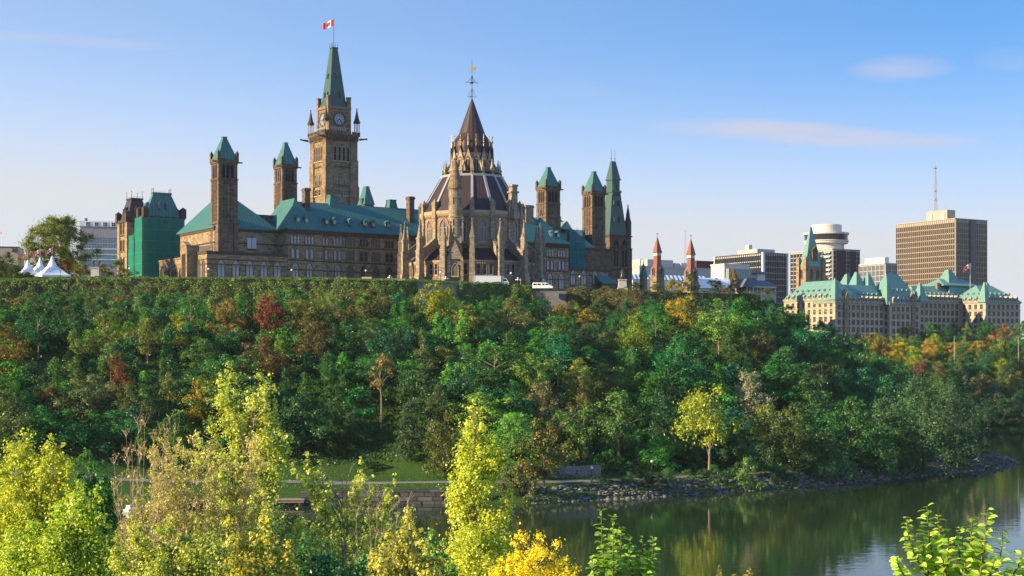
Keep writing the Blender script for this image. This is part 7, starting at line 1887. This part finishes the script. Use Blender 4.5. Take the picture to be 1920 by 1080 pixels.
# large leaved shoots close to the camera
YST = m_plain('young_stems', (.16, .12, .05), .7)
def shoot_plant(label, px, Y, stems, leaf_px, col, seed, turn=0.0):
    rng = np.random.default_rng(seed); rnd = random.Random(seed); b = near(px, Y); r_ = thing('leafy_shoots', label, 'bush', b, 0); mb = MB(); C = []; Nn = []; T = []; S_ = []
    for (tx, ty, fx, fy, sc_) in stems:
        top = at(tx, ty, Y + rnd.uniform(-.35, .35)) - b; foot = at(fx, fy, Y + rnd.uniform(-.3, .3)) - b; ls = leaf_px * Y / F * sc_
        mb = MB(); n = max(8, int((top - foot).length / (ls * .26))); prev = foot; up_ = (top - foot).normalized(); sd = Vector((1, rnd.uniform(-.6, .6), 0)); bend = Vector((-(foot.x - top.x) * .25, 0, 0))
        for i in range(1, n + 1):
            t_ = i / n; q = foot.lerp(top, t_) + bend * math.sin(t_ * math.pi); mb.tube(prev, q, .022 * (1.1 - t_ * .8), .022 * (1.1 - (t_ + 1 / n) * .8), 5)
            for s_ in (0, 1):
                if rnd.random() < .08: continue
                az = i * 2.4 + s_ * 3.1 + rnd.uniform(-.7, .7)
                out = (Vector((math.cos(az), .75 * math.sin(az), 0)) + up_ * rnd.uniform(-.1, .75)).normalized()
                l_ = ls * rnd.uniform(.55, 1.15) * (1 - .45 * t_ ** 3); dr = Vector((0, 0, -rnd.uniform(.0, .35)))
                tt = (out + dr).normalized(); nn = (up_ * 1.0 - out * .5 + Vector((rnd.uniform(-.6, .6), rnd.uniform(-.7, .3), rnd.uniform(-.2, .5)))); C.append(q + tt * l_ * .58); Nn.append(nn); T.append(tt); S_.append(l_)
            prev = q
        mb.build('stem', YST, r_)
    # broad leaf: a folded eight-sided blade
    vs_ = []; fs = []
    for c, n_, t_, l_ in zip(C, Nn, T, S_):
        t_ = t_.normalized(); n_ = (n_ - t_ * n_.dot(t_)).normalized(); bb = n_.cross(t_); k = len(vs_)
        for (u_, v_, h_) in ((-.5, 0, 0), (-.28, .30, .10), (.1, .36, .12), (.36, .2, .05), (.55, 0, -.08), (.36, -.2, .05), (.1, -.36, .12), (-.28, -.30, .10), (.05, 0, 0)):
            p = c + t_ * (l_ * u_) + bb * (l_ * v_) + n_ * (l_ * h_); vs_.append(p[:])
        fs += [(k, k + 8, k + 1), (k + 1, k + 8, k + 2), (k + 2, k + 8, k + 3), (k + 3, k + 8, k + 4), (k, k + 7, k + 8), (k + 7, k + 6, k + 8), (k + 6, k + 5, k + 8), (k + 5, k + 4, k + 8)]
    me = bpy.data.meshes.new('leaves'); me.from_pydata(vs_, [], fs); me.materials.append(LEAFN); me.update()
    o = link('leaves', me, r_); o.color = (*col, turn)
shoot_plant('broad leaved shoots close by at the lower right', 1790, 24, [(1738, 950, 1770, 1110, 1), (1700, 970, 1745, 1090, .8), (1758, 968, 1775, 1100, 1), (1800, 990, 1800, 1100, .8), (1822, 970, 1810, 1110, .9), (1852, 955, 1835, 1110, 1), (1880, 1000, 1850, 1110, .9), (1918, 1030, 1870, 1110, .9), (1682, 1045, 1740, 1110, .8), (1780, 1010, 1780, 1110, 1), (1730, 1010, 1760, 1110, 1), (1840, 1010, 1830, 1110, 1), (1810, 1030, 1800, 1120, 1.1), (1930, 1060, 1880, 1110, .9), (1760, 1050, 1770, 1120, 1.1), (1865, 1050, 1850, 1120, 1)], 24, (.40, .58, .075), 61, .12)
shoot_plant('taller broad leaved shoots at the bottom right of the golden bush', 1150, 32, [(1127, 957, 1135, 1110, 1), (1150, 965, 1148, 1110, 1), (1165, 990, 1150, 1110, .9), (1180, 1005, 1190, 1110, .9), (1205, 1008, 1200, 1110, 1), (1225, 1010, 1205, 1110, .9), (1110, 1045, 1130, 1110, .9), (1140, 1020, 1140, 1115, 1.1), (1215, 1045, 1205, 1115, 1), (1185, 1050, 1190, 1115, 1), (1160, 1050, 1155, 1115, 1)], 20, (.28, .48, .07), 62, .14)
shoot_plant('single leafy stalks poking up from the bottom edge', 1370, 30, [(1348, 1062, 1350, 1110, .5), (1405, 1068, 1402, 1110, .6), (1378, 1076, 1380, 1110, .5)], 18, (.36, .30, .05), 63, .3)

# ------------------------------------------------------------------ small things
# tents
TENT = m_plain('tent_canvas', (.74, .76, .80), .6, .2, var=.05)
def tent(label, px, py_tip, py_eave, py_base, half, Y):
    c = at(px, py_base, Y); k = Y / F; r_ = thing('marquee_tent', label, 'tent', c, R(34), 'white peaked tents'); w_ = half * k * .82
    ht, he = (py_base - py_tip) * k, (py_base - py_eave) * k
    mb = MB(); prof = [(1.0, 0), (.75, .13), (.5, .3), (.3, .5), (.15, .74), (.03, 1.0)]; n = 4; seg = 6; rings = []
    vs_ = []; fs = []
    for (f_, g_) in prof:
        z = he + (ht - he) * g_; ring_ = []
        for i in range(24):
            e, t_ = divmod(i, 6); t_ /= 6; cs = [(-1, -1), (1, -1), (1, 1), (-1, 1)]; a, b2 = cs[e], cs[(e + 1) % 4]
            x_ = (a[0] * (1 - t_) + b2[0] * t_); y_ = a[1] * (1 - t_) + b2[1] * t_; sag = 1 - .10 * math.sin(math.pi * t_) * (f_ if f_ < .99 else 0)
            m_ = max(abs(x_), abs(y_)); rr_ = math.hypot(x_, y_); rnd_ = f_ < .4
            q = sag * f_ * w_ * ((1 / rr_) * 1.1 if rnd_ else 1)
            vs_.append((x_ * q, y_ * q, z))
    for j in range(len(prof) - 1):
        for i in range(24): fs.append((j * 24 + i, j * 24 + (i + 1) % 24, (j + 1) * 24 + (i + 1) % 24, (j + 1) * 24 + i))
    mb.add(vs_, fs); mb.build('canopy', TENT, r_, smooth=False)
    mb = MB()
    for (a, b2) in ((-1, -1), (1, -1), (1, 1), (-1, 1)): mb.tube((a * w_ * .97, b2 * w_ * .97, -2), (a * w_ * .97, b2 * w_ * .97, he), .06)
    mb.build('pole', IRON, r_)
    mb = MB(); ww = w_ * .985
    mb.box(-ww, ww, -ww, -ww + .04, he - .6, he - .003); mb.box(-ww, -ww + .04, -ww + .043, ww, he - .6, he - .003); mb.box(-ww, ww * .2, ww - .04, ww, 0, he - .003); mb.box(ww - .04, ww, -ww + .043, ww, 0, he - .003); mb.box(-ww + .1, ww * .9, -ww + .1, -ww + .14, -1, he - .65); mb.build('side_wall', TENT, r_)
    return c + Vector((0, 0, ht))
tips = [tent('nearest and tallest white peaked marquee tent', 98, 480, 517, 526, 33, 415), tent('middle white peaked marquee tent behind the nearest one', 75, 483, 515, 524, 27, 426), tent('leftmost white marquee tent half hidden by the dark tree', 52, 487, 517, 526, 26, 420)]
for tp, lb in zip(tips, ('red and white flag atop the nearest tent', 'red and white flag atop the middle tent', 'red and white flag atop the leftmost tent')):
    flag(lb, tp + Vector((0, 0, 2.4)), 1.9, R(196), .7, 'tent flags', -2.4)

# lamps
def lamp(name, label, px, py_globe, py_base, Y, globes=1, grp=None, onground=False):
    x_ = (px - CX) * Y / F
    c = Vector((x_, Y, gz(x_, Y))) if onground else at(px, py_base, Y)
    h_ = at(px, py_globe, Y).z - c.z
    r_ = thing(name, label, 'lamp post', c, 0, grp)
    mb = MB(); mb.lathe([(.16, -.5), (.16, .5), (.09, .7), (.065, h_ - .3), (.12, h_ - .25), (.12, h_ - .15)], 8); 
    if globes > 1:
        for k in range(globes - 1):
            a = 2 * math.pi * k / (globes - 1) + .5; mb.tube((0, 0, h_ - .8), (.55 * math.cos(a), .55 * math.sin(a), h_ - .55), .035)
    mb.build('post', IRON, r_)
    GL = m_plain('lamp_globe', (.85, .83, .78), .3, .5, var=.02)
    pos = [(0, 0, h_ + .1)] + [(.55 * math.cos(2 * math.pi * k / (globes - 1) + .5), .55 * math.sin(2 * math.pi * k / (globes - 1) + .5), h_ - .38) for k in range(globes - 1)]
    for p in pos: mb = MB(); mb.sphere(p, .30 if globes == 1 else .23, 12, 8); mb.build('globe', GL, r_, smooth=True)
for (px, pg, lb, dd) in ((1109.5, 878, 'black globe lamp post in front of the stone retaining wall', 9.5), (1222.5, 866, 'black globe lamp post among bushes right of the retaining wall', 14.5), (1417, 859, 'black globe lamp post behind the bright green bush', 15), (1706, 853, 'black globe lamp post near the walker', 14)):
    Ys = np.arange(276, 420, .25); Xs = (px - CX) / F * Ys; D_ = inland(Xs, Ys); i = int(np.nonzero(D_ > dd)[0][0])
    lamp('path_lamp', lb, px, pg, 0, float(Ys[i]), 1, 'lamps along the riverside path', True)
for (px, pg, pb, n, Y, lb) in ((547, 507, 525, 1, 425, 'white globe lamp in front of the copper roofed pavilion'), (686, 508, 525, 1, 425, 'white globe lamp before the long stone facade'), (731, 518, 527, 4, 420, 'cluster lamp left of the library buttresses'),
                           (826, 511, 528, 1, 422, 'white globe lamp left of the library turret'), (836, 520, 528, 4, 420, 'cluster lamp below the library turret'), (958, 513, 532, 1, 420, 'white globe lamp above the white truck cab'), (971, 522, 532, 4, 420, 'cluster lamp right of the white truck'),
                           (1019, 525, 538, 4, 440, 'cluster lamp behind the white van'), (1087, 519, 540, 1, 430, 'white globe lamp before the low right wing'), (391, 505, 524, 1, 425, 'white globe lamp at the terrace corner'), (243, 504, 523, 1, 420, 'white lamp in the bushes by the green netting')):
    lamp('plaza_lamp', lb, px, pg, pb, Y, n, 'lamps on the hilltop drive')
r_ = thing('lamp_pole', 'dark pole with two lights before the nearest tent', 'lamp post', at(113, 524, 412)); mb = MB(); mb.tube((0, 0, -1), (0, 0, 2.4), .08); mb.box(-.3, .3, -.1, .1, 2.4, 2.6); mb.build('post', IRON, r_)
for (px, py, Y, lb) in ((1789.5, 630, 640, 'pale utility pole before the chateau building'), (1909.5, 632, 640, 'pale utility pole at the right edge')):
    r_ = thing('utility_pole', lb, 'pole', at(px, 675, Y), 0, 'poles before the chateau building'); mb = MB(); h_ = at(px, py, Y).z - r_.location.z; mb.tube((0, 0, -6), (0, 0, h_), .14, .10, 8); mb.build('post', CONC_G, r_); mb = MB(); mb.box(-1, 1, -.1, .1, h_ - .8, h_ - .6); mb.build('crossbar', IRON, r_)

# barriers and parapet along the drive
PINK = m_plain('pinkish_barrier', (.52, .38, .33), .8, .2, var=.08)
for (p0, p1, pt, lb) in ((600, 622, 521, 'short pale pink barrier left on the drive'), (638, 650, 520.5, 'small pale pink barrier block in the middle'), (678, 697, 519, 'tall pale pink barrier block beside the globe lamp'), (697, 760, 522.5, 'long low pale parapet left of the library')):
    a = at(p0, 530, 412); b2 = at(p1, 530, 412); r_ = thing('barrier', lb, 'barrier', a, 0, 'barriers on the hilltop drive'); h_ = at(p0, pt, 412).z - a.z; l_ = b2.x - a.x
    mb = MB(); mb.frus((0, l_, 0, .8), -2, (.03, l_ - .03, .2, .6), h_ - .1); mb.box(0, l_, .15, .65, h_ - .097, h_); mb.build('block', PINK, r_)
a = at(745, 526, 415); r_ = thing('car', 'dark blue car roof just showing over the hedge', 'car', a, 0)
CARB = m_plain('dark_blue_paint', (.03, .06, .14), .25, .6)
def wheel(mb, x_, y_, r__=.33):
    vs_n = 12; M_ = Matrix.Translation((x_, y_, r__)) @ Matrix.Rotation(R(90), 4, 'X'); T0 = mb.T; mb.T = (T0 @ M_) if T0 is not None else M_; mb.lathe([(r__ * .6, -.13), (r__, -.11), (r__, .11), (r__ * .6, .13)], 14); mb.T = T0
def vehicle(r_, L_, prof, wd, paint, glassp, wheels):
    mb = MB(); mb.prism(prof, -wd / 2, wd / 2); o = mb.build('body', paint, r_); bv = o.modifiers.new('bevel', 'BEVEL'); bv.width = .07; bv.segments = 2
    for (x0, x1, z0, z1, k) in glassp:
        mb = MB(); mb.prism([(x0, z0), (x1, z0), (x1 - k, z1), (x0 + abs(k) * .3, z1)], -wd / 2 - .012, wd / 2 + .012); mb.build('window', G_DARK, r_)
    for x_ in wheels:
        for s_ in (-1, 1):
            mb = MB(); wheel(mb, x_, s_ * (wd / 2 - .12)); t_ = mb.build('wheel', m_plain('tyre', (.02, .02, .02), .8), r_); mb = MB(); M_ = Matrix.Translation((x_, s_ * (wd / 2 + .005), .33)) @ Matrix.Rotation(R(90), 4, 'X'); mb.T = M_; mb.lathe([(.18, -.02), (.18, .02)], 10); mb.build('rim', m_plain('steel_rim', (.5, .5, .5), .3, .5, .8), t_)
vehicle(r_, 4.4, [(-2.2, .3), (2.2, .3), (2.2, .8), (1.3, .9), (.7, 1.4), (-1.2, 1.4), (-1.9, .95), (-2.2, .85)], 1.75, CARB, [(-1.3, .9, .92, 1.3, .3)], (-1.35, 1.35))
r_.location.z -= .75
# white box truck
Yt = 418; c = at(915, 531.5, Yt); r_ = thing('box_truck', 'white box truck parked before the library', 'truck', c - Vector((0, 0, .9)), R(6)); k = Yt / F
bl = 52 * k
mb = MB(); mb.box(-bl / 2, bl / 2 - .3, -1.25, 1.25, .9, .9 + 14.6 * k); o = mb.build('cargo_box', WHITE, r_)
mb = MB()
for z in (.9, .9 + 14.6 * k - .1): mb.box(-bl / 2 - .03, bl / 2 - .27, -1.29, 1.29, z, z + .12)
for x_ in (-bl / 2, bl / 2 - .4): mb.box(x_ - .03, x_ + .13, -1.28, 1.28, 1.02, .9 + 14.6 * k - .1)
mb.build('edge_trim', m_plain('aluminium_trim', (.6, .62, .64), .35, .5, .6), o)
mb = MB(); mb.prism([(bl / 2, .55), (bl / 2 + 2.0, .55), (bl / 2 + 2.0, 1.25), (bl / 2 + 1.7, 1.45), (bl / 2 + 1.25, 2.35), (bl / 2, 2.45)], -1.05, 1.05); cab = mb.build('cab', WHITE, r_)
mb = MB(); mb.prism([(bl / 2 + .35, 1.5), (bl / 2 + 1.5, 1.5), (bl / 2 + 1.15, 2.2), (bl / 2 + .35, 2.2)], -1.06, 1.06); mb.build('window', G_DARK, cab)
mb = MB(); mb.box(-bl / 2 + .2, bl / 2 + 1.6, -.5, .5, .5, .897); mb.build('chassis', IRON, r_)
mb = MB(); mb.box(bl / 2 - .1, bl / 2 + .5, -.95, .95, 2.46, 2.9); mb.build('roof_fairing', WHITE, cab)
for x_ in (-bl / 2 + 1.6, bl / 2 + 1.1):
    for s_ in (-1, 1): mb = MB(); wheel(mb, x_, s_ * 1.0, .45); mb.build('wheel', m_plain('tyre', (.02, .02, .02), .8), r_)
# white van
Yv = 412; k = Yv / F; c = at(1018, 543, Yv); r_ = thing('van', 'white passenger van parked above the stone wall', 'van', c, R(-8)); L2 = 19 * k
vehicle(r_, 5.6, [(-L2, .35), (L2, .35), (L2, .95), (L2 - .75, 1.12), (L2 - 1.55, 1.9), (-L2 + .15, 2.0), (-L2, 1.7)], 1.95, WHITE, [(-L2 + .25, -L2 + 1.25, 1.2, 1.72, 0), (-L2 + 1.4, -L2 + 2.4, 1.2, 1.72, 0), (L2 - 3.0, L2 - 2.3, 1.2, 1.72, 0), (L2 - 2.15, L2 - 1.0, 1.2, 1.72, .5)], (-L2 + 1.0, L2 - 1.05))
for s_ in (-1, 1): mb = MB(); mb.box(L2 - .02, L2 + .04, s_ * .7 - .18, s_ * .7 + .18, .7, .9); mb.build('headlight', G_PALE, r_)

# bronze statues
def statue(label, px, py_t, py_mid, py_b, Y, joints, edges, radii, two=False):
    c = at(px, py_b, Y); k = Y / F; r_ = thing('statue', label, 'statue', c, 0); hp = (py_b - py_mid) * k; hf = (py_mid - py_t) * k
    mb = MB(); mb.box(-1.5, 1.5, -1.5, 1.5, -3, .5); mb.frus((-1.25, 1.25, -1.25, 1.25), .503, (-1.1, 1.1, -1.1, 1.1), hp - .3); mb.box(-1.3, 1.3, -1.3, 1.3, hp - .297, hp); mb.build('pedestal', CONC_G, r_)
    s_ = hf / 1.85
    o = body('figure', [tuple(v * s_ for v in j) for j in joints], edges, [q * s_ for q in radii], BRZ, r_); o.location = (0, 0, hp)
    if two: o.location = (-.75, 0, hp); o2 = body('figure', [(-j[0] * s_, j[1] * s_, j[2] * s_) for j in joints], edges, [q * s_ for q in radii], BRZ, r_); o2.location = (.85, .1, hp)
    return r_, hp, s_
JT = [(0, 0, .95), (0, 0, 1.2), (0, .0, 1.45), (0, -.02, 1.56), (0, -.03, 1.72), (-.22, 0, 1.42), (-.32, -.08, 1.15), (-.26, -.26, .98), (.22, 0, 1.42), (.34, -.02, 1.16), (.36, -.14, .92), (-.11, 0, .88), (-.13, -.04, .48), (-.13, .02, .06), (-.13, -.14, .03), (.11, 0, .88), (.14, .03, .48), (.14, .05, .06), (.15, -.12, .03)]
ED = [(0, 1), (1, 2), (2, 3), (3, 4), (2, 5), (5, 6), (6, 7), (2, 8), (8, 9), (9, 10), (0, 11), (11, 12), (12, 13), (13, 14), (0, 15), (15, 16), (16, 17), (17, 18)]
RA = [.17, .17, .17, .075, .115, .085, .06, .045, .085, .06, .045, .11, .075, .05, .045, .11, .075, .05, .045]
statue('pair of dark bronze figures on a pale pedestal left of the green netting', 180, 486, 502, 523, 425, JT, ED, RA, True)
mbx, hp_, s2 = statue('single dark bronze figure in a long coat on a pale pedestal', 1167, 503, 524, 543, 425, JT, ED, RA)
mb = MB(); mb.lathe([(.42 * s2, hp_ + .1), (.34 * s2, hp_ + .6 * s2), (.24 * s2, hp_ + 1.0 * s2), (.28 * s2, hp_ + 1.3 * s2)], 12); mb.build('coat', BRZ, mbx, smooth=True)

# walker and cyclist on the path
SKIN = m_plain('skin', (.45, .28, .2), .6); SHIRT = m_plain('white_shirt', (.75, .76, .8), .8); TROU = m_plain('dark_trousers', (.04, .045, .06), .9); HAIR = m_plain('dark_hair', (.03, .022, .018), .6)
def person(label, loc, rz, pose, shirt):
    r_ = thing('person', label, 'person', loc, rz); J, E, Q = pose; body('body', J, E, Q, SKIN, r_)
    s_ = [i for i in (0, 1, 2, 5, 6, 8, 9)]; m_ = {a: i for i, a in enumerate(s_)}
    body('shirt', [J[i] for i in s_], [(m_[a], m_[b]) for a, b in E if a in m_ and b in m_], [Q[i] + .022 for i in s_], shirt, r_)
    s_ = [0, 11, 12, 13, 15, 16, 17]; m_ = {a: i for i, a in enumerate(s_)}
    body('trousers', [J[i] for i in s_], [(m_[a], m_[b]) for a, b in E if a in m_ and b in m_], [Q[i] + .02 for i in s_], TROU, r_)
    mb = MB(); h_ = J[4]; mb.sphere((h_[0], h_[1] + .025, h_[2] + .05), .125, 10, 7, 1, 1.05, .95); mb.build('hair', HAIR, r_, smooth=True); return r_
WJ = list(JT); WJ[12] = (-.12, -.2, .5); WJ[13] = (-.12, -.22, .08); WJ[14] = (-.12, -.36, .03); WJ[16] = (.12, .1, .5); WJ[17] = (.12, .32, .12); WJ[18] = (.12, .2, .04); WJ[7] = (-.3, .1, .95); WJ[10] = (.34, -.25, .98)
def path_at(px):
    return min(PATHPTS, key=lambda q: abs(CX + F * q.x / q.y - px) + (200 if q.y > 400 else 0))
q = path_at(1673); person('person in a white top walking on the riverside path', (q.x, q.y, gz(q.x, q.y) + .06), R(70), (WJ, ED, RA), SHIRT)
CJ = [(0, .35, 1.0), (0, .15, 1.2), (0, -.08, 1.38), (0, -.16, 1.46), (0, -.22, 1.60), (-.2, -.1, 1.35), (-.24, -.32, 1.15), (-.22, -.52, 1.0), (.2, -.1, 1.35), (.24, -.32, 1.15), (.22, -.52, 1.0), (-.1, .3, .95), (-.12, -.08, .75), (-.12, .08, .35), (-.12, -.06, .3), (.1, .3, .95), (.12, -.02, .62), (.12, .14, .2), (.12, 0, .14)]
q = path_at(621); cyl = person('cyclist in a pale shirt leaning over the handlebars', (q.x, q.y, gz(q.x, q.y) + .06), R(-80), (CJ, ED, RA), SHIRT)
r_ = thing('bicycle', 'bicycle ridden along the path by the meadow', 'bicycle', cyl.location, R(-80))
for y_ in (-.55, .6):
    mb = MB()
    for k in range(20):
        a, b2 = 2 * math.pi * k / 20, 2 * math.pi * (k + 1) / 20; mb.tube((0, y_ + .34 * math.cos(a), .35 + .34 * math.sin(a)), (0, y_ + .34 * math.cos(b2), .35 + .34 * math.sin(b2)), .025, .025, 5)
    for k in range(8): a = math.pi * k / 8 * 2; mb.tube((0, y_, .35), (0, y_ + .33 * math.cos(a), .35 + .33 * math.sin(a)), .006, .006, 3)
    mb.build('wheel', IRON, r_)
mb = MB()
for a, b2 in (((0, -.55, .35), (0, -.42, 1.0)), ((0, -.44, .85), (0, .1, .32)), ((0, -.43, .9), (0, .25, .88)), ((0, .1, .32), (0, .3, .95)), ((0, .1, .32), (0, .6, .35)), ((0, .6, .35), (0, .26, .85))): mb.tube(a, b2, .022)
mb.build('frame', m_plain('blue_frame', (.08, .12, .3), .3), r_); mb = MB(); mb.tube((-.25, -.5, 1.0), (.25, -.5, 1.0), .018); mb.build('handlebar', IRON, r_); mb = MB(); mb.frus((-.05, .05, .1, .42), .95, (-.08, .08, .2, .44), 1.0); mb.build('saddle', IRON, r_)
# bench
q = path_at(1389); bq = Vector((q.x, q.y)) + Vector((-.4, .92)) * 3.0; r_ = thing('park_bench', 'orange brown park bench behind the bright green bush', 'bench', (bq.x, bq.y, gz(bq.x, bq.y)), R(25)); WOOD = m_plain('orange_wood', (.42, .16, .05), .7)
mb = MB()
for i in range(4): mb.box(-.9, .9, -.25 + i * .13, -.15 + i * .13, .43, .48)
mb.build('seat', WOOD, r_); mb = MB()
for i in range(3): mb.box(-.9, .9, .28, .32, .55 + i * .14, .66 + i * .14)
mb.build('backrest', WOOD, r_)
for x_ in (-.75, .75): mb = MB(); mb.box(x_ - .04, x_ + .04, -.25, .3, 0, .427); mb.box(x_ - .04, x_ + .04, .3, .36, 0, .95); mb.build('leg', IRON, r_)
# small boat glimpsed behind the bare stems
c = at(245, 921, 262); r_ = thing('boat', 'small white boat glimpsed behind the bare stems', 'boat', (c.x, c.y, .05), R(75)); r_.scale = (.55, .55, .5); mb = MB()
hull = [(-3.2, 1.1), (-3.2, -1.1), (1.5, -1.2), (4.0, 0), (1.5, 1.2)]
vs_ = [(x_ * .9, y_ * .7, -.3) for x_, y_ in hull] + [(x_, y_, .95) for x_, y_ in hull]; mb.add(vs_, [(4, 3, 2, 1, 0), (5, 6, 7, 8, 9)] + [(i, (i + 1) % 5, 5 + (i + 1) % 5, 5 + i) for i in range(5)]); mb.build('hull', WHITE, r_)
mb = MB(); mb.frus((-1.8, 1.2, -.85, .85), .953, (-1.6, .6, -.7, .7), 2.2); cb_ = mb.build('cabin', WHITE, r_); mb = MB(); mb.box(-1.5, .7, -.86, .86, 1.4, 1.9); mb.build('window', G_BLUE, cb_)

flush_windows()

# ------------------------------------------------------------------ the air itself
hb = MB(); hb.box(-5400, 5600, -420, 6500, -7.5, 175); 
hz_m = bpy.data.materials.new('haze'); hz_m.use_nodes = True; hn = hz_m.node_tree
hn.nodes.remove(hn.nodes['Principled BSDF']); pv = hn.nodes.new('ShaderNodeVolumePrincipled')
pv.inputs['Color'].default_value = (.82, .90, 1, 1); pv.inputs['Density'].default_value = .000035; pv.inputs['Anisotropy'].default_value = .1
hn.links.new(pv.outputs[0], hn.nodes['Material Output'].inputs['Volume'])
hzo = hb.build('haze', hz_m); hzo['kind'] = 'stuff'; hzo['label'] = 'thin bluish morning haze in the air'
